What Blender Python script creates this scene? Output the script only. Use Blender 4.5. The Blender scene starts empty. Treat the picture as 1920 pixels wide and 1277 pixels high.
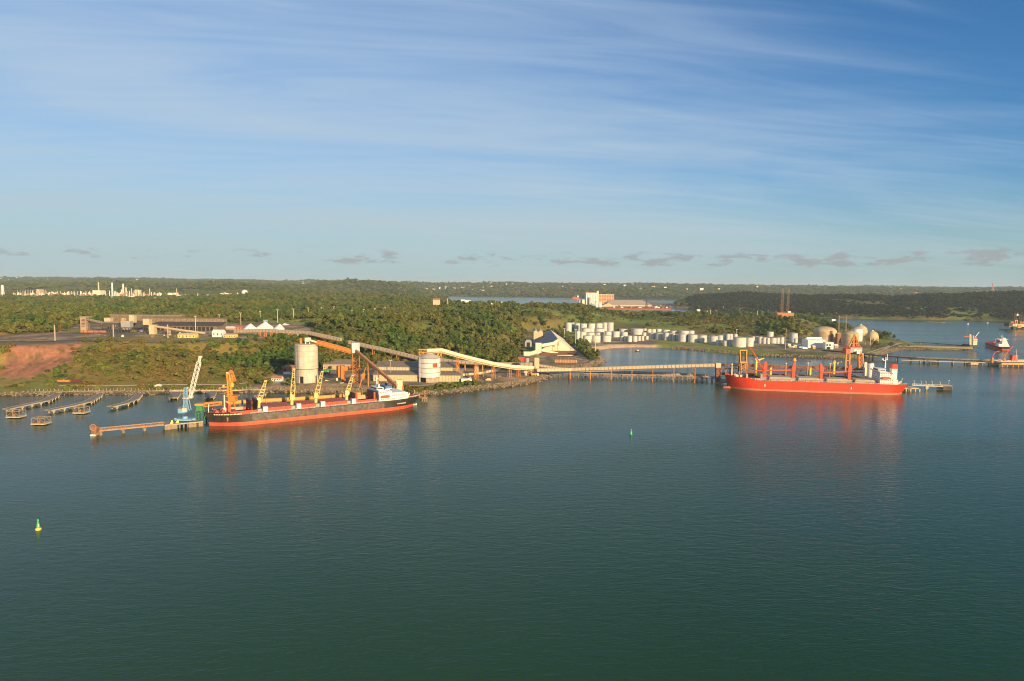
import bpy, math, random
import numpy as np
from mathutils import Vector, Matrix

random.seed(7)
RNG = np.random.default_rng(11)
S = bpy.context.scene
C = S.collection

# ------------------------------------------------------------------ camera
CAMZ = 115.0
FPX = 1280.0                      # 24 mm lens on a 36 mm sensor, photograph 1920 px wide
PITCH = math.atan(106.5 / FPX)
ROLL = 0.0086
F_ = Vector((0, math.cos(PITCH), -math.sin(PITCH)))
U0 = Vector((0, math.sin(PITCH), math.cos(PITCH)))
R0 = Vector((1, 0, 0))
R_ = (R0 * math.cos(ROLL) + U0 * math.sin(ROLL)).normalized()
U_ = (U0 * math.cos(ROLL) - R0 * math.sin(ROLL)).normalized()
EYE = Vector((0, 0, CAMZ))
cd = bpy.data.cameras.new('camera')
cam = bpy.data.objects.new('camera', cd)
C.objects.link(cam)
m = Matrix((R_, U_, -F_)).transposed().to_4x4()
m.translation = EYE
cam.matrix_world = m
cd.sensor_width = 36
cd.lens = 24
cd.clip_start = 1
cd.clip_end = 90000
S.camera = cam

# ------------------------------------------------------------------ exposure
S.view_settings.view_transform = 'Standard'
S.view_settings.look = 'None'
S.view_settings.exposure = 0.62
S.view_settings.gamma = 1
S.render.film_transparent = False
S.cycles.max_bounces = 6
S.cycles.diffuse_bounces = 2
S.cycles.glossy_bounces = 3
S.cycles.volume_bounces = 0
S.cycles.transparent_max_bounces = 6
S.cycles.use_denoising = True
S.cycles.pixel_filter_type = 'BLACKMAN_HARRIS'
S.cycles.filter_width = 1.05

# ------------------------------------------------------------------ sun and sky
SUN_EL = math.radians(14.0)
SUN_AZ = math.radians(146.0)      # clockwise from +Y: behind the camera, to the right
sd = bpy.data.lights.new('sun', 'SUN')
sd.energy = 5.0
sd.angle = math.radians(0.5)
sd.color = (1.0, 0.71, 0.355)
sun = bpy.data.objects.new('sun', sd)
C.objects.link(sun)
sv = Vector((math.sin(SUN_AZ) * math.cos(SUN_EL), math.cos(SUN_AZ) * math.cos(SUN_EL), math.sin(SUN_EL)))
sun.rotation_euler = (-sv).to_track_quat('-Z', 'Y').to_euler()
sun.location = (200, -300, 400)

def nd(nt, typ, **kw):
    n = nt.nodes.new(typ)
    for k, v in kw.items():
        if k in n.inputs.keys() if hasattr(n.inputs, 'keys') else False:
            n.inputs[k].default_value = v
        else:
            setattr(n, k, v)
    return n

def math_(nt, op, a, b=None, c=None, clamp=False):
    n = nt.nodes.new('ShaderNodeMath'); n.operation = op; n.use_clamp = clamp
    for i, v in enumerate((a, b, c)):
        if v is None: continue
        if isinstance(v, (int, float)): n.inputs[i].default_value = v
        else: nt.links.new(v, n.inputs[i])
    return n.outputs[0]

def mixc(nt, fac, a, b, blend='MIX'):
    n = nt.nodes.new('ShaderNodeMix'); n.data_type = 'RGBA'; n.blend_type = blend
    n.clamp_factor = True
    for s, v in ((n.inputs[0], fac), (n.inputs[6], a), (n.inputs[7], b)):
        if isinstance(v, (int, float)): s.default_value = v
        elif isinstance(v, tuple): s.default_value = (v[0], v[1], v[2], 1)
        else: nt.links.new(v, s)
    return n.outputs[2]

def ramp(nt, fac, lo, hi):
    n = nt.nodes.new('ShaderNodeMapRange'); n.interpolation_type = 'SMOOTHSTEP'; n.clamp = True
    nt.links.new(fac, n.inputs[0]); n.inputs[1].default_value = lo; n.inputs[2].default_value = hi
    return n.outputs[0]

def noise(nt, vec, scale, detail=4, rough=0.55, dist=0.0, dims='3D'):
    n = nt.nodes.new('ShaderNodeTexNoise'); n.noise_dimensions = dims
    n.inputs['Scale'].default_value = scale; n.inputs['Detail'].default_value = detail
    n.inputs['Roughness'].default_value = rough; n.inputs['Distortion'].default_value = dist
    if vec is not None: nt.links.new(vec, n.inputs['Vector'])
    return n.outputs['Fac']

def comb(nt, x, y, z):
    n = nt.nodes.new('ShaderNodeCombineXYZ')
    for i, v in enumerate((x, y, z)):
        if isinstance(v, (int, float)): n.inputs[i].default_value = v
        else: nt.links.new(v, n.inputs[i])
    return n.outputs[0]

world = bpy.data.worlds.new('World')
S.world = world
world.use_nodes = True
wt = world.node_tree
wt.nodes.clear()
wo = wt.nodes.new('ShaderNodeOutputWorld')
bg = wt.nodes.new('ShaderNodeBackground')
bg.inputs['Strength'].default_value = 0.063
sky = wt.nodes.new('ShaderNodeTexSky')
sky.sky_type = 'NISHITA'
sky.sun_disc = False
sky.sun_elevation = SUN_EL
sky.sun_rotation = SUN_AZ
sky.altitude = 100
sky.air_density = 1.0
sky.dust_density = 0.6
sky.ozone_density = 1.6
tc = wt.nodes.new('ShaderNodeTexCoord')
sep = wt.nodes.new('ShaderNodeSeparateXYZ')
wt.links.new(tc.outputs['Generated'], sep.inputs[0])
dx, dy, dz = sep.outputs
zc = math_(wt, 'MAXIMUM', dz, 0.02)
# high cirrus: a flat layer far above, drawn out along its wind
den = math_(wt, 'ADD', zc, 0.10)
cx = math_(wt, 'DIVIDE', dx, den)
cy = math_(wt, 'DIVIDE', dy, den)
a = math_(wt, 'ADD', math_(wt, 'MULTIPLY', cx, 0.42), math_(wt, 'MULTIPLY', cy, 0.10))
b = math_(wt, 'SUBTRACT', math_(wt, 'MULTIPLY', cy, 1.25), math_(wt, 'MULTIPLY', cx, 0.22))
v1 = comb(wt, a, b, 3.7)
n_big = noise(wt, v1, 0.62, 6, 0.52, 0.7)
v2 = comb(wt, math_(wt, 'MULTIPLY', a, 1.1), math_(wt, 'MULTIPLY', b, 2.2), 9.1)
n_fine = noise(wt, v2, 1.7, 8, 0.55, 1.2)
v3 = comb(wt, math_(wt, 'MULTIPLY', a, 2.5), math_(wt, 'MULTIPLY', b, 9.0), 1.3)
n_rip = noise(wt, v3, 3.0, 4, 0.6, 0.3)
az = math_(wt, 'ARCTAN2', dx, dy)
# the veil is thickest left of the middle and thins towards the upper right
side = math_(wt, 'SUBTRACT', 1.0, ramp(wt, math_(wt, 'ADD', az, math_(wt, 'MULTIPLY', dz, 0.55)), 0.10, 0.80))
cir = math_(wt, 'ADD', math_(wt, 'MULTIPLY', n_big, 0.74), math_(wt, 'MULTIPLY', n_fine, 0.30))
cir = math_(wt, 'ADD', cir, math_(wt, 'MULTIPLY', n_rip, 0.02))
cir = math_(wt, 'ADD', cir, math_(wt, 'MULTIPLY', side, 0.25))
cirf = ramp(wt, cir, 0.45, 0.98)
cirf = math_(wt, 'MULTIPLY', cirf, 0.80)
tint = mixc(wt, 1.0, sky.outputs[0], (0.45, 0.93, 1.42), 'MULTIPLY')
cloudc = (5.3, 6.5, 7.9)
skyc = mixc(wt, cirf, tint, cloudc)
# pale band above the horizon
hz = math_(wt, 'SUBTRACT', 1.0, ramp(wt, dz, -0.06, 0.17))
veil = math_(wt, 'MULTIPLY', math_(wt, 'MULTIPLY', side, math_(wt, 'SUBTRACT', 1.0, ramp(wt, dz, 0.05, 0.42))), math_(wt, 'ADD', 0.25, math_(wt, 'MULTIPLY', n_big, 0.5)))
skyc = mixc(wt, veil, skyc, (5.0, 6.1, 6.6))
skyc = mixc(wt, math_(wt, 'MULTIPLY', hz, 0.90), skyc, (4.6, 5.8, 5.7))
# a band of small fair-weather cumulus low over the land
v4 = comb(wt, math_(wt, 'MULTIPLY', az, 1.0), math_(wt, 'MULTIPLY', dz, 3.4), 5.5)
n_cu = noise(wt, v4, 24.0, 6, 0.60, 0.2)
bnd = math_(wt, 'MULTIPLY', ramp(wt, dz, 0.016, 0.030), math_(wt, 'SUBTRACT', 1.0, ramp(wt, dz, 0.036, 0.062)))
cuf = ramp(wt, math_(wt, 'MULTIPLY', math_(wt, 'ADD', n_cu, math_(wt, 'MULTIPLY', math_(wt, 'MINIMUM', az, 0.3), 0.12)), math_(wt, 'ADD', 0.55, math_(wt, 'MULTIPLY', bnd, 0.45))), 0.475, 0.62)
skyc = mixc(wt, math_(wt, 'MULTIPLY', math_(wt, 'MULTIPLY', cuf, bnd), 0.62), skyc, (3.6, 3.35, 3.5))
wt.links.new(skyc, bg.inputs['Color'])
wt.links.new(bg.outputs[0], wo.inputs['Surface'])

# ------------------------------------------------------------------ where things stand
def ray(px, py):
    return (F_ + R_ * ((px - 960) / FPX) + U_ * ((638.5 - py) / FPX))
def W(px, py, z=0.0):                    # where the sight line of the survey photograph meets height z
    d = ray(px, py)
    t = (z - CAMZ) / d.z
    return Vector((d.x * t, d.y * t, z))
def P(px, py, D):                        # the point of that sight line at distance y = D
    d = ray(px, py)
    t = D / d.y
    return Vector((d.x * t, D, CAMZ + d.z * t))
def proj(v):
    d = Vector(v) - EYE
    w = d.dot(F_)
    return (960 + FPX * d.dot(R_) / w, 638.5 - FPX * d.dot(U_) / w)
def hy(px):
    return 638.5 - 106.5 + (px - 960) * ROLL

# ------------------------------------------------------------------ numpy noise and polygons
def _hash(ix, iy, s):
    h = (ix * 374761393 + iy * 668265263 + s * 1442695041) & 0xffffffff
    h = ((h ^ (h >> 13)) * 1274126177) & 0xffffffff
    return ((h ^ (h >> 16)) & 0xffff) / 65535.0
def vnoise(x, y, s=0):
    ix = np.floor(x).astype(np.int64); iy = np.floor(y).astype(np.int64)
    fx = x - ix; fy = y - iy
    fx = fx * fx * (3 - 2 * fx); fy = fy * fy * (3 - 2 * fy)
    a = _hash(ix, iy, s); b = _hash(ix + 1, iy, s); c = _hash(ix, iy + 1, s); d = _hash(ix + 1, iy + 1, s)
    return (a * (1 - fx) + b * fx) * (1 - fy) + (c * (1 - fx) + d * fx) * fy
def fbm(x, y, s=0, o=4):
    r = 0; amp = 0.5
    for k in range(o):
        r = r + amp * vnoise(x * 2 ** k + 17.3 * k, y * 2 ** k - 9.1 * k, s + k)
        amp *= 0.5
    return r / (1 - 0.5 ** o)
def sdist(x, y, poly):                   # signed distance, positive inside
    n = len(poly); inside = np.zeros(x.shape, bool); best = np.full(x.shape, 1e18)
    for i in range(n):
        x1, y1 = poly[i]; x2, y2 = poly[(i + 1) % n]
        ex, ey = x2 - x1, y2 - y1
        t = np.clip(((x - x1) * ex + (y - y1) * ey) / (ex * ex + ey * ey + 1e-9), 0, 1)
        d = (x - x1 - t * ex) ** 2 + (y - y1 - t * ey) ** 2
        best = np.minimum(best, d)
        if abs(ey) > 1e-9:
            cr = ((y1 > y) != (y2 > y)) & (x < (x2 - x1) * (y - y1) / ey + x1)
            inside ^= cr
    s = np.sqrt(best)
    return np.where(inside, s, -s)
def sstep(t, a, b):
    t = np.clip((t - a) / (b - a), 0, 1)
    return t * t * (3 - 2 * t)
def PG(pts, z=0.0):
    return [tuple(W(px, py, z)[:2]) for px, py in pts]
def UD(px, D):                            # plan position from column and distance
    v = P(px, hy(px), D)
    return (v.x, D)

# ------------------------------------------------------------------ coastlines
near = [(-330, 748), (-60, 743), (40, 742), (100, 741), (190, 740), (260, 741), (330, 738), (420, 738), (500, 736), (560, 737),
        (620, 738), (680, 738), (720, 742), (770, 747), (800, 741), (850, 738), (900, 731), (940, 728), (980, 722), (1010, 716),
        (1028, 710), (1032, 704), (1022, 697), (1040, 694), (1080, 692), (1110, 688), (1128, 683), (1134, 677), (1126, 671),
        (1112, 665), (1100, 658), (1120, 656), (1150, 652.5), (1190, 651), (1240, 652), (1300, 656.5), (1360, 662), (1420, 667),
        (1480, 670), (1550, 672), (1600, 672), (1640, 669), (1670, 660), (1690, 656), (1760, 656), (1800, 656), (1822, 654), (1822, 651),
        (1760, 650), (1720, 648), (1700, 642), (1650, 633), (1620, 628), (1585, 620), (1560, 612), (1535, 605), (1518, 602), (1505, 597), (1490, 594)]
main = PG(near) + [UD(1420, 2450), UD(1300, 2550), UD(1150, 2450), UD(1080, 2600), UD(980, 2700), UD(900, 2800), UD(850, 3200),
                   UD(842, 4500), UD(838, 6300), (-1500, 14500), (-16000, 14500), (-16000, 3000), (-2500, 500)]
far = [UD(700, 6600), UD(838, 6250), UD(940, 6100), UD(1060, 5900), UD(1180, 5700), UD(1290, 5500), UD(1420, 5400), UD(1600, 5600), UD(2400, 5600),
       (16000, 14500), (-1500, 14500)]
port = PG([(1086, 575), (1140, 577.5), (1200, 578), (1260, 578.5), (1330, 582), (1400, 586), (1440, 588), (1470, 589)]) + \
       [UD(1500, 3050), UD(1500, 3500), UD(1340, 4100), UD(1230, 4400), UD(1140, 4500), UD(1086, 4300)]
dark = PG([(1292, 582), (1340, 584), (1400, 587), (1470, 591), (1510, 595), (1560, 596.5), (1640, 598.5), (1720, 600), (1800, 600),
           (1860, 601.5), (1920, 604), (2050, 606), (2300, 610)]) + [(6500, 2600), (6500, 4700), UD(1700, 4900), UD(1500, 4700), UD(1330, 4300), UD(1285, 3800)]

# ------------------------------------------------------------------ terrain profiles, one per direction: (distance, height)
PROF = {
 -500: [(640, 3), (760, 20), (860, 34), (1000, 40), (1800, 42), (3300, 40), (4200, 30), (5600, 80), (6600, 60), (9000, 142), (10500, 120), (13000, 60)],
 -100: [(680, 3), (760, 16), (850, 34), (1000, 40), (1300, 44), (1800, 40), (3300, 34), (4200, 30), (5500, 74), (6600, 60), (9000, 136), (10500, 120), (13000, 60)],
 100: [(690, 3), (730, 6), (790, 19), (850, 33), (960, 37), (1100, 40), (1300, 44), (1800, 40), (3300, 34), (4200, 28), (5500, 74), (6600, 62), (9000, 134), (10500, 110), (13000, 60)],
 220: [(700, 3), (740, 6), (800, 20), (865, 33), (960, 38), (1150, 39), (1300, 42), (1800, 40), (3300, 34), (4200, 30), (5200, 84), (6500, 60), (9000, 126), (10500, 110), (13000, 60)],
 350: [(705, 3), (740, 6), (800, 17), (870, 31), (930, 37), (1150, 38), (1300, 42), (1900, 44), (3300, 36), (4000, 32), (4900, 78), (6500, 60), (9000, 124), (10500, 110), (13000, 60)],
 440: [(710, 3), (750, 6), (820, 16), (900, 31), (1000, 37), (1150, 38), (1300, 40), (1900, 46), (3400, 44), (4000, 44), (4800, 90), (6500, 60), (9000, 114), (10500, 100), (13000, 60)],
 520: [(715, 3), (790, 5), (850, 12), (930, 30), (1050, 37), (1200, 38), (1500, 38), (2200, 42), (3300, 60), (3900, 54), (4600, 78), (6500, 50), (9000, 112), (10500, 100), (13000, 60)],
 640: [(720, 3), (780, 5), (880, 5.5), (960, 20), (1060, 38), (1180, 50), (1350, 46), (1700, 36), (2300, 38), (2900, 46), (3500, 55), (4500, 20), (5600, 96), (7000, 60), (9000, 116), (10500, 100), (13000, 60)],
 740: [(725, 3), (780, 5), (900, 5.5), (990, 20), (1090, 38), (1190, 49), (1400, 44), (1800, 36), (2400, 40), (2900, 48), (3500, 56), (4500, 20), (5600, 100), (7000, 60), (9000, 113), (10500, 100), (13000, 60)],
 840: [(725, 3), (780, 5), (950, 5.5), (1060, 18), (1180, 38), (1300, 46), (1600, 44), (1900, 42), (2300, 44), (2600, 34), (3200, 12), (4500, 5), (6200, 4), (7200, 60), (8800, 106), (10500, 100), (13000, 60)],
 920: [(760, 3), (800, 5), (1000, 6), (1100, 14), (1250, 34), (1500, 44), (1800, 44), (2200, 46), (2500, 36), (3000, 5), (5900, 4), (7000, 60), (8600, 104), (10500, 100), (13000, 60)],
 1000: [(790, 3), (830, 5), (1150, 6), (1250, 10), (1450, 32), (1650, 44), (1850, 50), (2200, 40), (2700, 5), (5900, 4), (6800, 50), (8400, 104), (10500, 100), (13000, 60)],
 1085: [(900, 4), (1100, 5), (1350, 6), (1600, 12), (1750, 36), (1900, 50), (2200, 42), (2700, 5), (5800, 4), (6600, 56), (8000, 104), (10500, 100), (13000, 60)],
 1125: [(900, 4), (1100, 5), (1500, 6), (1680, 12), (1850, 26), (2050, 32), (2300, 18), (2700, 5), (5700, 4), (6400, 56), (8000, 103), (10500, 100), (13000, 60)],
 1180: [(900, 4), (1100, 5), (1550, 6), (1720, 12), (1900, 19), (2080, 20), (2300, 10), (2700, 5), (5600, 4), (6400, 60), (8000, 104), (10500, 100), (13000, 60)],
 1260: [(900, 4), (1100, 5), (1500, 7), (1700, 18), (1950, 26), (2200, 12), (2700, 5), (3600, 5), (5500, 4), (6200, 60), (7800, 104), (10500, 100), (13000, 60)],
 1310: [(900, 4), (1100, 5), (1450, 8), (1650, 20), (1950, 28), (2200, 12), (2700, 5), (3300, 6), (3500, 34), (3750, 60), (4000, 30), (4300, 5), (5500, 4), (6200, 60), (7800, 102), (10500, 100), (13000, 60)],
 1400: [(900, 4), (1100, 5), (1380, 8), (1600, 20), (1900, 28), (2200, 14), (2700, 5), (3150, 8), (3350, 42), (3650, 74), (4000, 40), (4400, 5), (5500, 4), (6500, 60), (7800, 98), (10500, 96), (13000, 60)],
 1480: [(900, 4), (1100, 5), (1330, 8), (1600, 22), (1850, 32), (2050, 22), (2500, 5), (2900, 10), (3200, 44), (3500, 66), (3900, 40), (4500, 5), (5500, 4), (6500, 60), (7800, 96), (10500, 94), (13000, 60)],
 1540: [(900, 4), (1100, 5), (1330, 6), (1600, 12), (1850, 14), (2100, 8), (2500, 5), (2800, 14), (3100, 50), (3450, 68), (3900, 40), (4500, 5), (5500, 4), (6500, 60), (7800, 96), (10500, 94), (13000, 60)],
 1700: [(900, 4), (1330, 4), (2300, 4), (2600, 16), (3000, 52), (3400, 66), (3900, 40), (4500, 10), (5500, 4), (6500, 60), (7800, 96), (10500, 94), (13000, 60)],
 1800: [(900, 4), (1330, 4), (2300, 4), (2600, 18), (2950, 62), (3300, 84), (3900, 40), (4500, 10), (5500, 4), (6500, 60), (7800, 97), (10500, 94), (13000, 60)],
 1920: [(900, 4), (1330, 4), (2300, 4), (2600, 22), (2900, 66), (3200, 90), (3900, 40), (4500, 10), (5500, 4), (6500, 60), (7800, 96), (10500, 94), (13000, 60)],
 2300: [(900, 4), (1330, 4), (2300, 4), (2600, 22), (2900, 66), (3200, 92), (3900, 40), (4500, 10), (5500, 4), (6500, 60), (7800, 96), (10500, 94), (13000, 60)],
}
NU, NR = 760, 430
UMIN, UMAX = -1.12, 1.12
YMIN, YMAX = 560.0, 13000.0
us = np.linspace(UMIN, UMAX, NU)
ys = YMIN * np.exp(np.linspace(0, math.log(YMAX / YMIN), NR))
GY, GU = np.meshgrid(ys, us, indexing='ij')
GX = GU * GY
cols = sorted(PROF)
ucol = np.array([(c - 960) / FPX for c in cols])
tab = np.array([np.interp(np.log(ys), [math.log(d) for d, z in PROF[c]], [z for d, z in PROF[c]]) for c in cols])   # (cols, NR)
GZ = np.empty_like(GX)
for r in range(NR):
    GZ[r] = np.interp(us, ucol, tab[:, r])
nz = fbm(GX / 700, GY / 700, 3, 4) - 0.5
n2 = fbm(GX / 160, GY / 160, 8, 3) - 0.5
n3 = fbm(GX / 40, GY / 40, 21, 3) - 0.5
farw = sstep(GY, 1300, 6000)
GZ = GZ * (1 + 0.62 * nz * farw + 0.10 * (fbm(GX / 240, GY / 500, 71, 3) - .5) * sstep(GY, 4500, 7000)) + n2 * np.minimum(GZ, 40) * (0.26 + 0.3 * farw) + n3 * np.minimum(GZ, 30) * 0.10 * sstep(GZ, 6, 15)
vall = np.abs(fbm(GX / 420, GY / 420, 33, 3) - 0.5)        # gullies
GZ -= sstep(0.08 - vall, 0, 0.08) * np.minimum(GZ, 60) * 0.22 * sstep(GY, 2200, 3000)

# flat yards: (outline in the survey photo, height, blend)
YARD = PG([(-40, 650), (100, 645), (160, 640), (330, 640), (420, 640), (560, 634), (620, 628), (560, 604), (420, 606), (330, 604), (230, 604), (150, 606), (120, 622), (-60, 630)], 37)
QUAY = PG([(470, 728), (560, 728), (700, 732), (820, 728), (950, 718), (1030, 702), (960, 690), (900, 688), (800, 690), (700, 690), (600, 694), (530, 694), (500, 706)], 4.5)
TRI = PG([(965, 704), (1000, 706), (1090, 692), (1120, 680), (1105, 660), (1080, 646), (1045, 622), (990, 622), (974, 645), (962, 680)], 4.8)
TANKS = PG([(1040, 660), (1100, 652), (1240, 648), (1360, 655), (1500, 665), (1600, 668), (1650, 650), (1650, 636), (1590, 626), (1500, 632), (1380, 628), (1200, 622), (1060, 620)], 4.5)
for poly, z, w in ((YARD, 37.0, 30), (QUAY, 4.5, 14), (TRI, 4.8, 30), (TANKS, 4.5, 30)):
    s = sdist(GX, GY, poly)
    k = sstep(s, -w, 0)
    GZ = GZ * (1 - k) + z * k
sdm = {}
land = np.full(GX.shape, -1e9)
for nm, poly in (('main', main), ('far', far), ('port', port), ('dark', dark)):
    sdm[nm] = sdist(GX, GY, poly) + (fbm(GX / 25, GY / 25, 5, 2) - 0.5) * np.clip(GY / 250, 3, 40)
    land = np.maximum(land, sdm[nm])
wr = np.clip(GY * 0.012, 9, 120)
top = np.maximum(GZ, 2.2)
GZ = np.where(land > 0, top * sstep(land, -0.35 * wr, wr) , -3.0 + 3.0 * sstep(land, -wr * 0.6, 0))
GZ = np.where((land > -wr * 0.35) & (land <= 0), np.maximum(GZ, top * sstep(land, -0.35 * wr, wr)) - 0.6, GZ)

def hgt(x, y):
    u = (x / y - UMIN) / (UMAX - UMIN) * (NU - 1)
    r = math.log(max(y, YMIN) / YMIN) / math.log(YMAX / YMIN) * (NR - 1)
    u = min(max(u, 0), NU - 1.001); r = min(max(r, 0), NR - 1.001)
    i, j = int(r), int(u); a, b = r - i, u - j
    return float((GZ[i, j] * (1 - b) + GZ[i, j + 1] * b) * (1 - a) + (GZ[i + 1, j] * (1 - b) + GZ[i + 1, j + 1] * b) * a)
def grid_at(A, x, y):
    u = np.clip((x / y - UMIN) / (UMAX - UMIN) * (NU - 1), 0, NU - 1.001)
    r = np.clip(np.log(y / YMIN) / math.log(YMAX / YMIN) * (NR - 1), 0, NR - 1.001)
    i = r.astype(int); j = u.astype(int); a = r - i; b = u - j
    return (A[i, j] * (1 - b) + A[i, j + 1] * b) * (1 - a) + (A[i + 1, j] * (1 - b) + A[i + 1, j + 1] * b) * a
def G(px, py, z0=5.0):                    # where that sight line meets the ground
    z = z0
    for _ in range(12):
        v = W(px, py, z)
        z = 0.5 * z + 0.5 * hgt(v.x, v.y)
    v = W(px, py, z); v.z = hgt(v.x, v.y)
    return v

# ------------------------------------------------------------------ ground cover
lum = fbm(GX / 55, GY / 55, 41, 4)
l2 = fbm(GX / 14, GY / 14, 47, 3)
l3 = fbm(GX / 260, GY / 260, 52, 3)
def colr(c): return np.array(c)[None, None, :]
grass = colr((0.115, 0.160, 0.025)); dry = colr((0.27, 0.200, 0.050)); scrub = colr((0.065, 0.080, 0.020)); brown = colr((0.165, 0.105, 0.040))
k = lambda t: t[..., None]
COV = grass * (1 - k(sstep(lum, 0.42, 0.62))) + dry * k(sstep(lum, 0.42, 0.62))
COV = COV * (1 - k(sstep(l2, 0.5, 0.68)) * 0.7) + brown * k(sstep(l2, 0.5, 0.68)) * 0.7
COV = COV * (1 - k(sstep(l3, 0.42, 0.55)) * 0.55) + scrub * k(sstep(l3, 0.42, 0.55)) * 0.55
fw = sstep(GY, 2300, 3400)
COV = COV * (1 - k(fw) * 0.7) + colr((0.040, 0.056, 0.018)) * k(fw) * 0.7
def paint(poly, c, blend=6.0, jitter=10.0, amt=1.0, sc=18.0):
    global COV
    s = sdist(GX, GY, poly) + (fbm(GX / sc, GY / sc, 77, 3) - 0.5) * jitter * 2
    t = sstep(s, -blend, blend) * amt
    COV = COV * (1 - k(t)) + colr(c) * k(t)
    return t
NOTREE = np.zeros(GX.shape)
def bare(poly, w=4.0):
    global NOTREE
    NOTREE = np.maximum(NOTREE, sstep(sdist(GX, GY, poly), -w, w))
def ribbon(pts, width):                   # a strip of ground along a line of plan points
    L = []; Rr = []
    for i, p in enumerate(pts):
        a = Vector(pts[max(i - 1, 0)][:2]); b = Vector(pts[min(i + 1, len(pts) - 1)][:2])
        d = (b - a).normalized(); n = Vector((-d.y, d.x)) * width / 2
        q = Vector(p[:2]); L.append(tuple(q + n)); Rr.append(tuple(q - n))
    return L + Rr[::-1]
# red cut face, left of the shore
RED = PG([(18, 668), (60, 655), (150, 646), (155, 662), (132, 676), (60, 684), (25, 694), (-20, 698)], 22)
RED2 = PG([(-20, 697), (15, 700), (60, 690), (100, 681), (80, 691), (50, 697), (0, 705)], 15)
for p_, c_ in ((RED, (0.44, 0.185, 0.105)), (RED2, (0.42, 0.18, 0.10))):
    paint(p_, c_, 4, 9, 0.9, 12); bare(p_, 8)
    gl = sstep(fbm(GX / 3.2 + GY / 60, GY / 30, 131, 3), .50, .62) * sstep(sdist(GX, GY, p_), -3, 6); COV = COV * (1 - k(gl) * .6) + colr((.27, .12, .07)) * k(gl) * .6
    gl = sstep(fbm(GX / 9, GY / 7, 133, 3), .58, .66) * sstep(sdist(GX, GY, p_), -3, 6); COV = COV * (1 - k(gl) * .8) + colr((.12, .11, .035)) * k(gl) * .8
ORANGE = PG([(-20, 636), (100, 632), (170, 630), (158, 622), (108, 621), (60, 625), (-20, 622)], 39)
paint(ORANGE, (0.58, 0.25, 0.065), 4, 5, 0.95); bare(ORANGE)
paint(PG([(105, 622), (150, 622), (145, 612), (112, 612)], 38), (0.55, 0.2, 0.1), 3, 5)
paint(YARD, (0.27, 0.185, 0.115), 8, 8, 0.9); bare(YARD, 8)
paint(QUAY, (0.33, 0.235, 0.145), 6, 8, 0.9); bare(QUAY, 6)
GREENQ = PG([(740, 735), (800, 737), (880, 728), (905, 721), (870, 716), (800, 722), (740, 722)], 4.5)
paint(GREENQ, (0.075, 0.12, 0.02), 4, 5, 0.95)
paint(PG([(560, 738), (700, 738), (690, 726), (600, 722), (540, 728)], 4.5), (0.09, 0.11, 0.03), 4, 6, 0.8)
paint(TRI, (0.30, 0.215, 0.14), 8, 8, 0.85); bare(TRI, 8)
paint(TANKS, (0.30, 0.225, 0.15), 8, 8, 0.85); bare(TANKS, 8)
SAND = PG([(1100, 661), (1150, 655), (1200, 652), (1255, 652.5), (1255, 649.5), (1190, 648), (1140, 649), (1095, 656)], 1.5)
GRS = PG([(1100, 653), (1190, 648.5), (1300, 653), (1420, 664), (1550, 669), (1550, 661), (1420, 657), (1300, 648), (1190, 643), (1100, 646)], 4.5)
paint(GRS, (0.12, 0.13, 0.03), 5, 5, 0.9)
bare(GRS, 3)
MEAD = PG([(1105, 612), (1190, 612), (1250, 606), (1240, 590), (1170, 588), (1110, 593)], 16)
paint(MEAD, (0.14, 0.19, 0.025), 20, 30, 0.85)
MEAD2 = PG([(1250, 622), (1400, 624), (1450, 612), (1440, 596), (1300, 592), (1240, 600)], 18)
paint(MEAD2, (0.13, 0.115, 0.03), 20, 40, 0.7)
for yp, sd0 in ((YARD, 101), (QUAY, 102), (TRI, 103), (TANKS, 104)):
    yn = fbm(GX / 26, GY / 34, sd0, 4); ym_ = sstep(sdist(GX, GY, yp), -6, 6); y2 = fbm(GX / 11, GY / 16, sd0 + 9, 3)
    for cc_, tt_ in ((( .46, .32, .18), sstep(yn, .52, .64)), ((.19, .15, .11), sstep(1 - yn, .54, .66)), ((.10, .12, .03), sstep(y2, .58, .66) * .8)):
        COV = COV * (1 - k(ym_ * tt_) * .85) + colr(cc_) * k(ym_ * tt_) * .85
GREENT = PG([(1195, 652), (1420, 663), (1560, 669), (1560, 657), (1420, 652), (1200, 646)], 4.5)
paint(GREENQ, (0.085, 0.14, 0.02), 4, 5, 0.95)
CLIFF = PG([(1455, 588), (1490, 586), (1520, 600), (1505, 604), (1480, 592)], 20)
paint(CLIFF, (0.5, 0.28, 0.12), 8, 12, 0.9); bare(CLIFF, 10)
paint(PG([(1560, 606), (1585, 606), (1590, 616), (1560, 614)], 5), (0.4, 0.25, 0.12), 8, 10, 0.8)
SPIT = PG([(1640, 664), (1680, 652), (1830, 653), (1830, 646), (1700, 640), (1650, 636)], 3)
paint(SPIT, (0.15, 0.14, 0.05), 8, 8, 0.7); bare(SPIT, 10)
LOWG = PG([(-200, 738), (60, 737), (260, 736), (470, 730), (480, 715), (300, 718), (100, 716), (-200, 712)], 4.5)
paint(LOWG, (0.23, 0.24, 0.045), 5, 10, 0.65, 30)
BELT = PG([(-60, 716), (60, 712), (200, 712), (330, 714), (440, 708), (470, 690), (430, 684), (330, 692), (200, 694), (150, 690), (120, 700), (60, 704), (-60, 712)], 10)
TOPB = PG([(130, 652), (250, 650), (400, 646), (520, 640), (520, 634), (400, 640), (250, 642), (120, 646)], 34)
LEFTC = PG([(-60, 645), (12, 648), (22, 668), (18, 690), (-60, 698)], 24)
SLOPE = PG([(150, 700), (330, 702), (440, 690), (420, 650), (300, 648), (180, 652)], 22)
paint(SLOPE, (0.27, 0.19, 0.045), 15, 40, 0.65, 40)
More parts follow.
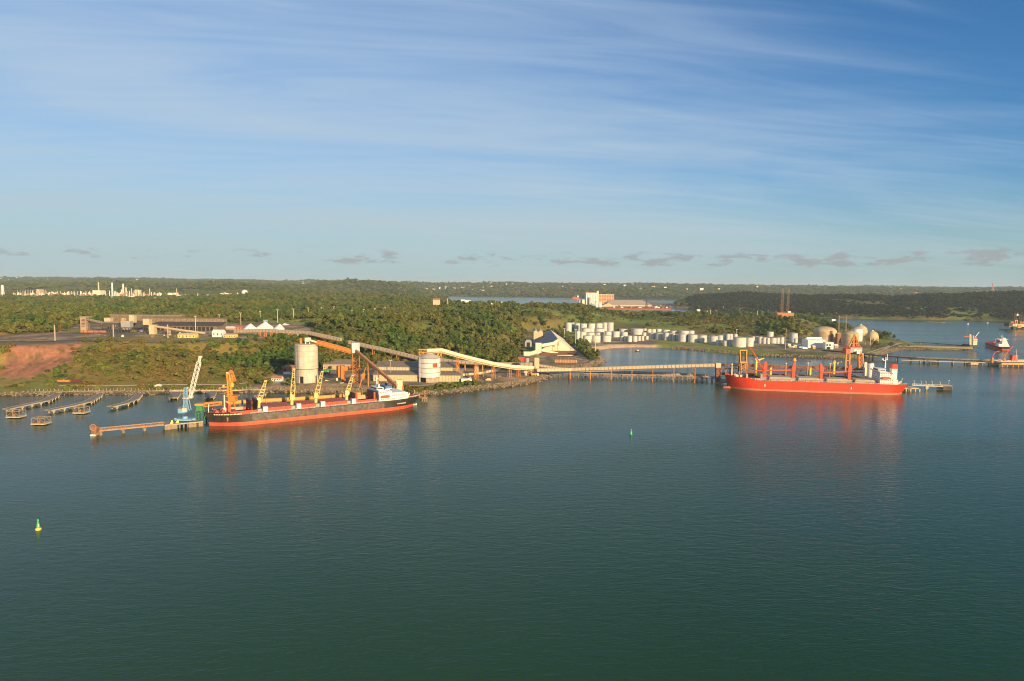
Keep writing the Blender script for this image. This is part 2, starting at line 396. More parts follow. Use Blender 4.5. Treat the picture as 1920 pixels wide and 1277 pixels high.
paint(PG([(700, 622), (760, 622), (762, 640), (700, 642)], 32), (0.36, 0.18, 0.05), 8, 14, 0.85)
CLR = PG([(770, 640), (860, 650), (880, 642), (820, 632)], 30)
paint(CLR, (0.13, 0.16, 0.03), 12, 20, 0.85)
PORTG = port
pk = sstep(sdist(GX, GY, port), -15, 15) * (1 - sstep(GZ, 9, 13))
COV = COV * (1 - k(pk) * .9) + colr((0.30, 0.19, 0.125)) * k(pk) * .9
NOTREE = np.maximum(NOTREE, pk); pass
for q in [(400, 540, 75), (1000, 540, 30), (690, 573, 45)]:
    pass
# shore: rock where embanked, sand at the beach
shore = sstep(-np.abs(sdm['main'] - 1), -9, -3)
COV = COV * (1 - k(shore)) + colr((0.20, 0.145, 0.085)) * k(shore)
wet = sstep(1.6 - GZ, 0, 0.8) * (GY < 2200)
COV = COV * (1 - k(wet)) + colr((0.055, 0.040, 0.028)) * k(wet)
ss = sdist(GX, GY, SAND)
sm = sstep(ss, -4, 3)
COV = COV * (1 - k(sm)) + colr((0.62, 0.42, 0.24)) * k(sm)
bare(SAND)
REF = [UD(-60, 2860), UD(120, 2900), UD(360, 2880), UD(480, 3050), UD(490, 3420), UD(-60, 3300)]
paint(REF, (0.33, 0.24, 0.13), 15, 15, 0.8); bare(REF, 12)
# bare scars and clearings among the far woods
sc1 = sstep(fbm(GX / 260, GY / 300, 91, 4), 0.60, 0.70) * sstep(GY, 1300, 1700)
sc2 = sstep(fbm(GX / 75, GY / 95, 93, 3), 0.545, 0.62) * sstep(GY, 900, 1050) * (1 - sstep(GY, 2600, 3200))
COV = COV * (1 - k(sc1) * 0.75) + colr((0.17, 0.14, 0.05)) * k(sc1) * 0.75
COV = COV * (1 - k(sc2) * 0.8) + colr((0.22, 0.26, 0.04)) * k(sc2) * 0.8
CLEAR = np.maximum(sc1, sc2)

def mat_nodes(name):
    m = bpy.data.materials.new(name); m.use_nodes = True
    nt = m.node_tree
    bs = nt.nodes['Principled BSDF']
    return m, nt, bs

m_ground, nt, bs = mat_nodes('ground')
at = nt.nodes.new('ShaderNodeAttribute'); at.attribute_name = 'cover'
geo = nt.nodes.new('ShaderNodeNewGeometry')
g1 = noise(nt, geo.outputs['Position'], 0.9, 5, 0.6)
g2 = noise(nt, geo.outputs['Position'], 0.11, 5, 0.65)
f = math_(nt, 'ADD', math_(nt, 'MULTIPLY', g1, 0.7), math_(nt, 'MULTIPLY', g2, 1.3))
hsv = nt.nodes.new('ShaderNodeHueSaturation')
nt.links.new(at.outputs['Color'], hsv.inputs['Color']); nt.links.new(f, hsv.inputs['Value'])
nt.links.new(hsv.outputs[0], bs.inputs['Base Color'])
bs.inputs['Roughness'].default_value = 0.95
bs.inputs['Specular IOR Level'].default_value = 0.15
bp = nt.nodes.new('ShaderNodeBump'); bp.inputs['Strength'].default_value = 0.6; bp.inputs['Distance'].default_value = 1.2
nt.links.new(g1, bp.inputs['Height']); nt.links.new(bp.outputs[0], bs.inputs['Normal'])

def np_mesh(name, V, Fc, mat, smooth=False):
    me = bpy.data.meshes.new(name)
    V = np.asarray(V, dtype=np.float32); Fc = np.asarray(Fc, dtype=np.int32)
    n = Fc.shape[1]
    me.vertices.add(len(V)); me.vertices.foreach_set('co', V.ravel())
    me.loops.add(Fc.size); me.loops.foreach_set('vertex_index', Fc.ravel())
    me.polygons.add(len(Fc))
    me.polygons.foreach_set('loop_start', np.arange(0, Fc.size, n, dtype=np.int32))
    me.polygons.foreach_set('loop_total', np.full(len(Fc), n, dtype=np.int32))
    if smooth: me.polygons.foreach_set('use_smooth', np.ones(len(Fc), bool))
    me.update(calc_edges=True)
    me.materials.append(mat)
    return me

idx = np.arange(NU * NR).reshape(NR, NU)
q = np.stack([idx[:-1, :-1], idx[:-1, 1:], idx[1:, 1:], idx[1:, :-1]], -1).reshape(-1, 4)
zf = GZ.ravel()
keep = (zf[q].max(1) > -2.6)
q = q[keep]
used = np.unique(q)
remap = np.full(NU * NR, -1, np.int64); remap[used] = np.arange(len(used))
V = np.stack([GX.ravel()[used], GY.ravel()[used], zf[used]], -1)
me = np_mesh('terrain', V, remap[q], m_ground, True)
ca = me.color_attributes.new('cover', 'FLOAT_COLOR', 'POINT')
cc = np.concatenate([COV.reshape(-1, 3)[used], np.ones((len(used), 1))], 1).astype(np.float32)
ca.data.foreach_set('color', cc.ravel())
terrain = bpy.data.objects.new('terrain', me); C.objects.link(terrain); terrain['kind'] = 'structure'

# ------------------------------------------------------------------ water
m_water, nt, bs = mat_nodes('water')
bs.inputs['IOR'].default_value = 1.333
geo = nt.nodes.new('ShaderNodeNewGeometry')
pos = geo.outputs['Position']
mp = nt.nodes.new('ShaderNodeMapping'); mp.inputs['Rotation'].default_value = (0, 0, math.radians(-14)); mp.inputs['Scale'].default_value = (0.42, 1.0, 1)
nt.links.new(pos, mp.inputs['Vector'])
w1 = noise(nt, mp.outputs[0], 0.30, 3, 0.55, 0.4)
w2 = noise(nt, mp.outputs[0], 1.05, 3, 0.6, 0.3)
mp2 = nt.nodes.new('ShaderNodeMapping'); mp2.inputs['Rotation'].default_value = (0, 0, math.radians(20)); mp2.inputs['Scale'].default_value = (0.35, 1.0, 1)
nt.links.new(pos, mp2.inputs['Vector'])
w3 = noise(nt, mp2.outputs[0], 0.085, 3, 0.5, 0.3)
hsum = math_(nt, 'ADD', math_(nt, 'ADD', math_(nt, 'MULTIPLY', w1, 0.75), math_(nt, 'MULTIPLY', w2, 0.36)), math_(nt, 'MULTIPLY', w3, 0.16))
bp = nt.nodes.new('ShaderNodeBump'); bp.inputs['Distance'].default_value = 1.0
# slicks: broad patches where the wind touches the water less
slick = ramp(nt, noise(nt, mp2.outputs[0], 0.0045, 5, 0.62, 1.0), 0.30, 0.70)
nt.links.new(math_(nt, 'MULTIPLY', math_(nt, 'ADD', slick, 0.75), 0.28), bp.inputs['Strength'])
nt.links.new(hsum, bp.inputs['Height'])
nt.links.new(bp.outputs[0], bs.inputs['Normal'])
nt.links.new(math_(nt, 'ADD', 0.11, math_(nt, 'MULTIPLY', slick, 0.07)), bs.inputs['Roughness'])
big = noise(nt, pos, 0.0035, 3, 0.5)
nt.links.new(mixc(nt, ramp(nt, big, 0.35, 0.65), (0.013, 0.056, 0.016), (0.016, 0.058, 0.024)), bs.inputs['Base Color'])
bs.inputs['Specular IOR Level'].default_value = 0.31
R = 40000
me = bpy.data.meshes.new('water')
me.from_pydata([(-R, -3000, 0), (R, -3000, 0), (R, R, 0), (-R, R, 0)], [], [(0, 1, 2, 3)])
me.materials.append(m_water)
water = bpy.data.objects.new('water', me); C.objects.link(water); water['kind'] = 'structure'

# ------------------------------------------------------------------ haze
m_haze = bpy.data.materials.new('haze'); m_haze.use_nodes = True
nt = m_haze.node_tree; nt.nodes.clear()
out = nt.nodes.new('ShaderNodeOutputMaterial'); pv = nt.nodes.new('ShaderNodeVolumePrincipled')
pv.inputs['Color'].default_value = (0.70, 0.86, 1.0, 1)
pv.inputs['Density'].default_value = 0.000042
pv.inputs['Anisotropy'].default_value = 0.0
nt.links.new(pv.outputs[0], out.inputs['Volume'])
me = bpy.data.meshes.new('haze')
x0, x1, y0, y1, z0, z1 = -15500, 15500, -400, 15000, -4, 190
vs = [(x, y, z) for z in (z0, z1) for y in (y0, y1) for x in (x0, x1)]
me.from_pydata(vs, [], [(0, 2, 3, 1), (4, 5, 7, 6), (0, 1, 5, 4), (2, 6, 7, 3), (0, 4, 6, 2), (1, 3, 7, 5)])
me.materials.append(m_haze)
haze = bpy.data.objects.new('haze', me); C.objects.link(haze); haze['kind'] = 'stuff'

# ------------------------------------------------------------------ vegetation
def foliage_mat(name, c1, c2, c3):
    m, nt, bs = mat_nodes(name)
    oi = nt.nodes.new('ShaderNodeObjectInfo')
    geo = nt.nodes.new('ShaderNodeNewGeometry')
    n1 = noise(nt, geo.outputs['Position'], 0.011, 4, 0.65)
    n2_ = noise(nt, geo.outputs['Position'], 0.8, 3, 0.6)
    a = mixc(nt, oi.outputs['Random'], c1, c2)
    a = mixc(nt, ramp(nt, n1, 0.40, 0.62), a, c3)
    h = nt.nodes.new('ShaderNodeHueSaturation')
    nt.links.new(a, h.inputs['Color'])
    rnd2 = math_(nt, 'FRACT', math_(nt, 'MULTIPLY', oi.outputs['Random'], 37.7))
    nt.links.new(math_(nt, 'ADD', 0.42, math_(nt, 'ADD', math_(nt, 'MULTIPLY', n2_, 0.65), math_(nt, 'MULTIPLY', rnd2, 0.5))), h.inputs['Value'])
    nt.links.new(h.outputs[0], bs.inputs['Base Color'])
    bs.inputs['Roughness'].default_value = 0.8
    bs.inputs['Specular IOR Level'].default_value = 0.2
    return m
m_leaf = foliage_mat('leaf', (0.032, 0.074, 0.013), (0.095, 0.145, 0.019), (0.142, 0.134, 0.025))
m_bush = foliage_mat('bush_leaf', (0.060, 0.100, 0.016), (0.125, 0.145, 0.024), (0.160, 0.110, 0.030))
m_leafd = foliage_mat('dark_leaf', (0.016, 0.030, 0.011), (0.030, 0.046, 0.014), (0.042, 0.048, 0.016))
m_bark, nt, bs = mat_nodes('bark')
bs.inputs['Base Color'].default_value = (0.16, 0.11, 0.07, 1); bs.inputs['Roughness'].default_value = 0.9

def crown_mesh(name, seed, blobs, nq, cs, mat, squash=0.75):
    rg = np.random.default_rng(seed)
    V = []; Fq = []
    w = np.array([b[3] ** 2 for b in blobs]); w = w / w.sum()
    pick = rng_choice = rg.choice(len(blobs), nq, p=w)
    for i in pick:
        bx, by, bz, br = blobs[i]
        d = rg.normal(size=3); d /= np.linalg.norm(d)
        if d[2] < -0.35: d[2] = -d[2]
        c = np.array([bx, by, bz]) + d * br * rg.uniform(0.78, 1.05) * np.array([1, 1, squash])
        n = d + rg.normal(size=3) * 0.45; n /= np.linalg.norm(n)
        t = np.cross(n, rg.normal(size=3)); t /= np.linalg.norm(t); b2 = np.cross(n, t)
        s = cs * rg.uniform(0.6, 1.35)
        k0 = len(V)
        for (p_, q_) in ((-1, -0.8), (1, -0.6), (0.8, 1), (-0.7, 0.8)):
            V.append(c + t * s * p_ * rg.uniform(0.7, 1.1) + b2 * s * q_ * rg.uniform(0.7, 1.1) - d * s * 0.25 * (p_ * q_ > 0))
        Fq.append((k0, k0 + 1, k0 + 2, k0 + 3))
    for bx, by, bz, br in blobs:                  # leafy core
        k0 = len(V); na, nb = 6, 4
        for j in range(nb):
            ph = math.pi * (j + 0.5) / nb
            for i in range(na):
                th = 2 * math.pi * i / na
                rr = br * 0.74 * rg.uniform(0.85, 1.12)
                V.append(np.array([bx + rr * math.sin(ph) * math.cos(th), by + rr * math.sin(ph) * math.sin(th), bz + rr * math.cos(ph) * squash]))
        for j in range(nb - 1):
            for i in range(na):
                a_ = k0 + j * na + i; b_ = k0 + j * na + (i + 1) % na
                Fq.append((a_, a_ + na, b_ + na, b_))
        Fq.append((k0, k0 + 1, k0 + 2, k0 + 3)); Fq.append((k0 + 3, k0 + 4, k0 + 5, k0))
    return np_mesh(name, np.array(V), np.array(Fq), mat)
def trunk_data(h, r, limbs, seed):
    rg = np.random.default_rng(seed); V = []; Fq = []
    def limb(p, q_, r0, r1):
        d = (q_ - p); L = np.linalg.norm(d); d = d / L
        t = np.cross(d, [0.3, 1, 0.2]); t /= np.linalg.norm(t); b2 = np.cross(d, t); k0 = len(V)
        for (c, rr) in ((p, r0), (q_, r1)):
            for i in range(5):
                a_ = 2 * math.pi * i / 5
                V.append(c + (t * math.cos(a_) + b2 * math.sin(a_)) * rr)
        for i in range(5):
            Fq.append((k0 + i, k0 + (i + 1) % 5, k0 + 5 + (i + 1) % 5, k0 + 5 + i))
    top_ = np.array([rg.normal() * 0.03, rg.normal() * 0.03, h])
    limb(np.array([0, 0, -0.12]), top_, r, r * 0.6)
    for i in range(limbs):
        a_ = 2 * math.pi * (i + rg.uniform()) / limbs
        limb(top_, top_ + np.array([math.cos(a_) * 0.3, math.sin(a_) * 0.3, 0.3 + 0.15 * rg.uniform()]), r * 0.5, r * 0.2)
    return np.array(V), np.array(Fq)
# unit trees: crown radius about 1
KIND = []
def add_kind(name, crown, trunk):
    tv, tf = trunk
    tm = np_mesh(name + '_trunk', tv, tf, m_bark)
    KIND.append((name, crown, tm))
rr = np.random.default_rng(5)
for s_ in range(5):
    nb = 4 + s_ % 3
    bl = [(0, 0, 1.35, 0.62)]
    for i in range(nb):
        a_ = 2 * math.pi * (i + rr.uniform(-.3, .3)) / nb
        bl.append((math.cos(a_) * rr.uniform(0.35, 0.6), math.sin(a_) * rr.uniform(0.35, 0.6), 0.95 + rr.uniform(-0.25, 0.45), rr.uniform(0.36, 0.55)))
    add_kind('tree', crown_mesh('tree_crown', 40 + s_, bl, 240, 0.115, m_leaf), trunk_data(0.85, 0.06, 4, s_))
add_kind('tree', crown_mesh('tall_crown', 61, [(0, 0, 1.9, 0.5), (0.25, 0.1, 1.4, 0.5), (-0.3, 0.1, 1.35, 0.45), (0, -0.25, 1.0, 0.42)], 220, 0.11, m_leaf), trunk_data(1.0, 0.055, 3, 9))
add_kind('bush', crown_mesh('bush_crown', 71, [(0, 0, 0.25, 0.62), (0.5, 0.1, 0.2, 0.42), (-0.45, 0.25, 0.22, 0.45), (0.05, -0.5, 0.15, 0.4)], 150, 0.14, m_bush), trunk_data(0.2, 0.05, 2, 11))
add_kind('bush', crown_mesh('bush_crown', 72, [(0, 0, 0.3, 0.5), (0.4, 0.4, 0.25, 0.42), (-0.5, -0.15, 0.12, 0.4), (0.3, -0.5, 0.1, 0.38), (-0.2, 0.55, 0.15, 0.35)], 150, 0.13, m_bush), trunk_data(0.2, 0.05, 2, 12))
# palm: a crown of drooping fronds on a slim trunk
V = []; Fq = []
for i in range(11):
    a_ = 2 * math.pi * i / 11; L = 0.75
    c0 = np.array([0, 0, 1.9]); dr = np.array([math.cos(a_), math.sin(a_), 0]); sd_ = np.array([-math.sin(a_), math.cos(a_), 0])
    pts = [(0, 0.03, 0), (0.3, 0.13, 0.16), (0.6, 0.12, 0.06), (0.85, 0.02, -0.22)]
    k0 = len(V)
    for (t_, w_, z_) in pts:
        V.append(c0 + dr * t_ * L + sd_ * w_ * L + np.array([0, 0, z_])); V.append(c0 + dr * t_ * L - sd_ * w_ * L + np.array([0, 0, z_]))
    for j in range(3):
        Fq.append((k0 + 2 * j, k0 + 2 * j + 1, k0 + 2 * j + 3, k0 + 2 * j + 2))
add_kind('palm', np_mesh('palm_crown', np.array(V), np.array(Fq), m_leaf), trunk_data(1.9, 0.04, 0, 3))

TREECOL = bpy.data.collections.new('tree_kinds')
for i, (nm, cm, tm) in enumerate(KIND):
    # whole plant in one mesh for the massed woods
    cv = np.empty(len(cm.vertices) * 3); cm.vertices.foreach_get('co', cv); cv = cv.reshape(-1, 3)
    cf = np.empty(len(cm.loops), np.int32); cm.loops.foreach_get('vertex_index', cf); cf = cf.reshape(-1, 4)
    tv = np.empty(len(tm.vertices) * 3); tm.vertices.foreach_get('co', tv); tv = tv.reshape(-1, 3)
    tf = np.empty(len(tm.loops), np.int32); tm.loops.foreach_get('vertex_index', tf); tf = tf.reshape(-1, 4)
    me = np_mesh('%s_kind' % nm, np.concatenate([cv, tv]), np.concatenate([cf, tf + len(cv)]), cm.materials[0])
    me.materials.append(m_bark)
    mi = np.zeros(len(me.polygons), np.int32); mi[len(cf):] = 1
    me.polygons.foreach_set('material_index', mi)
    o = bpy.data.objects.new('k%02d_%s' % (i, nm), me); TREECOL.objects.link(o)

DARKCOL = bpy.data.collections.new('dark_leaf_trees')
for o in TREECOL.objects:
    me = o.data.copy(); me.materials[0] = m_leafd; DARKCOL.objects.link(bpy.data.objects.new('d' + o.name, me))  # same tree meshes, given a darker leaf colour
def instancer(name, pts, scl, rot, ix, coll):
    me = bpy.data.meshes.new(name)
    me.vertices.add(len(pts)); me.vertices.foreach_set('co', np.asarray(pts, np.float32).ravel())
    for nm, dat, tp in (('scl', scl, 'FLOAT_VECTOR'), ('rot', rot, 'FLOAT_VECTOR')):
        at_ = me.attributes.new(nm, tp, 'POINT'); at_.data.foreach_set('vector', np.asarray(dat, np.float32).ravel())
    at_ = me.attributes.new('ix', 'INT', 'POINT'); at_.data.foreach_set('value', np.asarray(ix, np.int32))
    o = bpy.data.objects.new(name, me); C.objects.link(o)
    ng = bpy.data.node_groups.new(name, 'GeometryNodeTree')
    ng.interface.new_socket('Geometry', in_out='INPUT', socket_type='NodeSocketGeometry')
    ng.interface.new_socket('Geometry', in_out='OUTPUT', socket_type='NodeSocketGeometry')
    gi = ng.nodes.new('NodeGroupInput'); go = ng.nodes.new('NodeGroupOutput')
    ip = ng.nodes.new('GeometryNodeInstanceOnPoints'); ci = ng.nodes.new('GeometryNodeCollectionInfo')
    ci.inputs['Collection'].default_value = coll; ci.inputs['Separate Children'].default_value = True; ci.inputs['Reset Children'].default_value = True
    ng.links.new(gi.outputs[0], ip.inputs['Points']); ng.links.new(ci.outputs[0], ip.inputs['Instance'])
    ip.inputs['Pick Instance'].default_value = True
    for nm, tp, tgt in (('scl', 'FLOAT_VECTOR', 'Scale'), ('rot', 'FLOAT_VECTOR', 'Rotation'), ('ix', 'INT', 'Instance Index')):
        na = ng.nodes.new('GeometryNodeInputNamedAttribute'); na.data_type = tp; na.inputs['Name'].default_value = nm
        ng.links.new(na.outputs[0], ip.inputs[tgt])
    ng.links.new(ip.outputs[0], go.inputs[0])
    md = o.modifiers.new('scatter', 'NODES'); md.node_group = ng
    o['kind'] = 'stuff'
    return o

# tree cover
lowg = sdist(GX, GY, LOWG)
cover = np.ones(GX.shape)
pn = fbm(GX / 34, GY / 34, 63, 3)
ph_ = fbm(GX / 90, GY / 90, 67, 3)
nearleft = sstep(-GU, 0.33, 0.45) * (1 - sstep(GY, 900, 1000))
patch = sstep(pn, 0.46, 0.60) * sstep(ph_, 0.40, 0.5)
cover = cover * (1 - nearleft) + nearleft * (0.42 + 0.58 * patch)
cover = np.where((GY > 1000) & (GY < 2600), cover * (0.28 + 0.72 * sstep(fbm(GX / 70, GY / 70, 64, 3), 0.43, 0.53)), cover)
for poly, f_ in ((BELT, .95), (TOPB, .75), (LEFTC, .95), (MEAD, 0.10), (MEAD2, 0.5), (CLR, 0.15), (LOWG, 0.22), (SPIT, 0.08)):
    t = sstep(sdist(GX, GY, poly), -8, 8); cover = cover * (1 - t) + cover * f_ * t
cover *= (1 - NOTREE) * (1 - 0.85 * CLEAR)
for fp_ in ([(1080, 640), (1098, 648), (1116, 668), (1124, 684), (1112, 684), (1096, 668), (1082, 655)], [(1052, 634), (1074, 640), (1074, 652), (1056, 648)], [(1036, 622), (1056, 624), (1058, 634), (1044, 632)], [(742, 734), (800, 736), (880, 727), (900, 720), (860, 719), (800, 727), (744, 726)], [(955, 690), (968, 690), (976, 660), (984, 636), (960, 640)], [(538, 722), (556, 724), (552, 731), (530, 730)], [(498, 722), (512, 723), (508, 730), (492, 729)]):
    t = sstep(sdist(GX, GY, PG(fp_, 4.5)), -3, 3); cover = np.maximum(cover, t * .8)
lowq = sstep(sdist(GX, GY, GREENQ), -3, 3)
cover = np.where(land > np.where(GY < 2000, 9, 4), cover, 0)
cover = np.where(GZ > 2.0, cover, 0)
bushy = np.clip(nearleft * 0.85 + sstep(sdist(GX, GY, MEAD2), -8, 8) * 0.8 + sstep(lowg, -5, 5) * 0.7 + CLEAR * 0.8, 0, 0.95)
bushy = np.maximum(bushy, lowq)

slope = (GZ - CAMZ) / GY
runmax = np.maximum.accumulate(slope, axis=0)
KEEP_OUT = []          # (x, y, r) discs that structures clear, filled before scattering
def scatter_zone(y0, y1, n, r0, r1, umax=0.84):
    u = RNG.uniform(-umax, umax, n); y = np.sqrt(RNG.uniform(y0 * y0, y1 * y1, n)); x = u * y
    c = grid_at(cover, x, y); z = grid_at(GZ, x, y); b = grid_at(bushy, x, y)
    ok = RNG.uniform(size=n) < c
    rm = grid_at(runmax, x, y)
    rad = r0 * .8 + (r1 * 1.25 - r0 * .8) * RNG.uniform(0, 1, n) ** 1.8
    ok &= (z + rad * 2.6 + 5 - CAMZ) / y > rm - 0.004
    return x[ok], y[ok], z[ok], rad[ok], b[ok]

# ------------------------------------------------------------------ building kit
def pmat(name, c, rough=0.6, var=0.25, streak=0.0, rust=0.0, scale=0.35, metal=0.0, lines=None):
    m, nt, bs = mat_nodes(name)
    geo = nt.nodes.new('ShaderNodeNewGeometry'); pos = geo.outputs['Position']
    n1 = noise(nt, pos, scale, 5, 0.62)
    col = mixc(nt, ramp(nt, n1, 0.25, 0.75), tuple(x * (1 - var) for x in c), tuple(min(x * (1 + var * 0.6), 1) for x in c))
    if streak:
        mp = nt.nodes.new('ShaderNodeMapping'); mp.inputs['Scale'].default_value = (1, 1, 0.08)
        nt.links.new(pos, mp.inputs['Vector'])
        s = noise(nt, mp.outputs[0], 0.9, 4, 0.6)
        col = mixc(nt, math_(nt, 'MULTIPLY', ramp(nt, s, 0.48, 0.72), streak), col, tuple(x * 0.32 + 0.01 for x in c))
    if rust:
        r = noise(nt, pos, 0.22, 5, 0.7)
        col = mixc(nt, math_(nt, 'MULTIPLY', ramp(nt, r, 0.50, 0.70), rust), col, (0.22, 0.085, 0.03))
    if lines:                     # seams every so many metres up the wall, or along x
        sp = nt.nodes.new('ShaderNodeSeparateXYZ'); nt.links.new(pos, sp.inputs[0])
        step, width, dark, axis = lines
        fr = math_(nt, 'FRACT', math_(nt, 'MULTIPLY', sp.outputs[axis], 1.0 / step))
        lt = math_(nt, 'LESS_THAN', fr, width / step)
        col = mixc(nt, math_(nt, 'MULTIPLY', lt, dark), col, tuple(x * 0.25 for x in c))
    nt.links.new(col, bs.inputs['Base Color'])
    bs.inputs['Roughness'].default_value = rough
    bs.inputs['Metallic'].default_value = metal
    return m
M = {}
M['conc'] = pmat('concrete', (0.42, 0.34, 0.25), 0.85, 0.2, 0.35, 0, 0.3)
M['silo'] = pmat('silo_concrete', (0.60, 0.52, 0.42), 0.85, 0.18, 0.40, 0, 0.15, lines=(5.6, 0.22, 0.55, 2))
M['steel'] = pmat('galvanised', (0.66, 0.63, 0.58), 0.5, 0.15, 0.25, 0.12, 0.2)
M['cream'] = pmat('cream_cladding', (0.80, 0.70, 0.48), 0.6, 0.10, 0.12, 0, 0.2)
M['creamroof'] = pmat('cream_tube', (0.78, 0.66, 0.43), 0.6, 0.12, 0.2, 0.08, 0.3)
M['white'] = pmat('white_paint', (0.80, 0.78, 0.72), 0.5, 0.08, 0.12, 0.03, 0.5)
M['tank'] = pmat('tank_white', (0.64, 0.60, 0.54), 0.55, 0.14, 0.3, 0.14, 0.12)
M['tank2'] = pmat('tank_silver', (0.54, 0.53, 0.52), 0.42, 0.14, 0.2, 0.05, 0.25)
M['roofw'] = pmat('tank_roof', (0.46, 0.40, 0.35), 0.7, 0.2, 0, 0.2, 0.4)
M['beige'] = pmat('beige_wall', (0.58, 0.46, 0.28), 0.8, 0.15, 0.3, 0, 0.3)
M['corr'] = pmat('corrugated_wall', (0.55, 0.45, 0.26), 0.7, 0.15, 0.3, 0.05, 0.4, lines=(3.4, 0.5, 0.55, 0))
M['corrroof'] = pmat('corrugated_roof', (0.20, 0.165, 0.135), 0.8, 0.2, 0.1, 0.1, 0.3)
M['bluegrey'] = pmat('shaded_roof', (0.155, 0.165, 0.20), 0.6, 0.06, 0, 0, 0.2, lines=(2.2, 0.15, 0.15, 0))  # roof slope turned from the sun, its shade put into the colour
M['orange'] = pmat('orange_steel', (0.62, 0.215, 0.035), 0.6, 0.22, 0.15, 0.15, 0.6)
M['yellowo'] = pmat('yellow_orange_steel', (0.72, 0.34, 0.05), 0.6, 0.2, 0.1, 0.12, 0.6)
M['rust'] = pmat('rusty_steel', (0.34, 0.125, 0.05), 0.85, 0.3, 0.2, 0.4, 0.6)
M['pier'] = pmat('pier_concrete', (0.30, 0.225, 0.155), 0.9, 0.25, 0.4, 0.15, 0.4)
M['pierl'] = pmat('pier_edge', (0.50, 0.41, 0.28), 0.9, 0.2, 0.3, 0, 0.5)
M['deckc'] = pmat('deck_concrete', (0.23, 0.20, 0.165), 0.9, 0.25, 0, 0, 0.5)
M['dark'] = pmat('dark_opening', (0.022, 0.020, 0.018), 0.9, 0.2)
M['shade'] = pmat('dark_steel', (0.07, 0.062, 0.055), 0.8, 0.3, 0.1, 0.2, 0.5)
M['browncl'] = pmat('brown_cladding', (0.20, 0.15, 0.10), 0.9, 0.35, 0.5, 0.3, 0.3)
M['tanor'] = pmat('tan_orange_steel', (0.46, 0.24, 0.11), 0.7, 0.25, 0.3, 0.3, 0.5)
M['dimgal'] = pmat('dim_cladding', (0.25, 0.19, 0.125), 0.85, 0.3, 0.45, 0.2, 0.3)
M['glass'] = pmat('window_glass', (0.03, 0.04, 0.05), 0.15, 0.2)
M['gal'] = pmat('gallery_panel', (0.42, 0.32, 0.235), 0.8, 0.15, 0.25, 0.1, 0.5)
M['redhull'] = pmat('red_hull', (0.76, 0.055, 0.018), 0.42, 0.16, 0.35, 0.10, 0.12)
M['galrib'] = pmat('gallery_rib', (0.17, 0.125, 0.09), 0.8, 0.2)
M['galpale'] = pmat('pale_gallery_panel', (0.60, 0.47, 0.29), 0.8, 0.15, 0.25, 0.1, 0.5)
M['pinkboot'] = pmat('faded_boot', (0.60, 0.17, 0.10), 0.6, 0.15, 0.1, 0, 0.3)
M['blackhull'] = pmat('black_hull', (0.036, 0.036, 0.034), 0.5, 0.5, 0.0, 0.25, 0.35)
M['scuffed'] = pmat('scuffed_black', (0.125, 0.11, 0.09), 0.65, 0.6, 0.6, 0.25, 0.3)
M['orboot'] = pmat('orange_red_boot', (0.66, 0.10, 0.040), 0.55, 0.22, 0.35, 0.2, 0.2)
M['redoxide'] = pmat('red_oxide_deck', (0.42, 0.095, 0.05), 0.7, 0.2, 0.1, 0.1, 0.4)
M['redcoam'] = pmat('red_coaming', (0.62, 0.085, 0.035), 0.6, 0.2, 0.1, 0, 0.5)
M['maroon'] = pmat('maroon_hatch', (0.13, 0.03, 0.022), 0.7, 0.25, 0.1, 0, 0.5)
M['cryel'] = pmat('crane_yellow', (0.70, 0.54, 0.19), 0.55, 0.15, 0.2, 0.12, 0.6)
M['crred'] = pmat('crane_red', (0.80, 0.085, 0.025), 0.5, 0.12, 0.1, 0.0, 0.5)
M['hatch'] = pmat('hatch_beige', (0.42, 0.36, 0.27), 0.7, 0.15, 0.1, 0.1, 0.3)
M['blue'] = pmat('blue_paint', (0.04, 0.16, 0.45), 0.5, 0.12, 0.1)
M['skyblue'] = pmat('pale_blue_paint', (0.22, 0.42, 0.62), 0.5, 0.18, 0.15, 0.15, 0.6)
M['green'] = pmat('green_paint', (0.06, 0.25, 0.09), 0.5, 0.2, 0.1, 0.05, 0.6)
M['buoyg'] = pmat('buoy_green', (0.04, 0.46, 0.14), 0.4, 0.12)
M['yellow'] = pmat('yellow_paint', (0.80, 0.58, 0.10), 0.6, 0.12, 0.1)
M['redp'] = pmat('red_paint', (0.72, 0.05, 0.03), 0.5, 0.12, 0.1)
M['brick'] = pmat('brick_red_wall', (0.48, 0.17, 0.085), 0.85, 0.2, 0.1)
M['tile'] = pmat('clay_roof', (0.42, 0.16, 0.08), 0.85, 0.2)
M['grey'] = pmat('grey_paint', (0.33, 0.33, 0.33), 0.6, 0.15, 0.2, 0.05)
M['tarp'] = pmat('white_tarpaulin', (0.80, 0.77, 0.72), 0.7, 0.12, 0.1, 0, 0.12)
M['domec'] = pmat('dome_tank', (0.56, 0.42, 0.24), 0.7, 0.2, 0.4, 0.4, 0.12)
M['rock'] = pmat('rock', (0.27, 0.20, 0.13), 0.95, 0.4, 0, 0, 0.6)
M['asph'] = pmat('asphalt', (0.085, 0.078, 0.07), 0.9, 0.2, 0, 0, 0.2)

class Fr:                               # a local frame standing in the world
    def __init__(s, o, xd=(1, 0)):
        s.o = Vector(o); x = Vector((xd[0], xd[1])).normalized(); s.x = x; s.y = Vector((-x.y, x.x))
    def p(s, v):
        return Vector((s.o.x + s.x.x * v[0] + s.y.x * v[1], s.o.y + s.x.y * v[0] + s.y.y * v[1], s.o.z + v[2]))

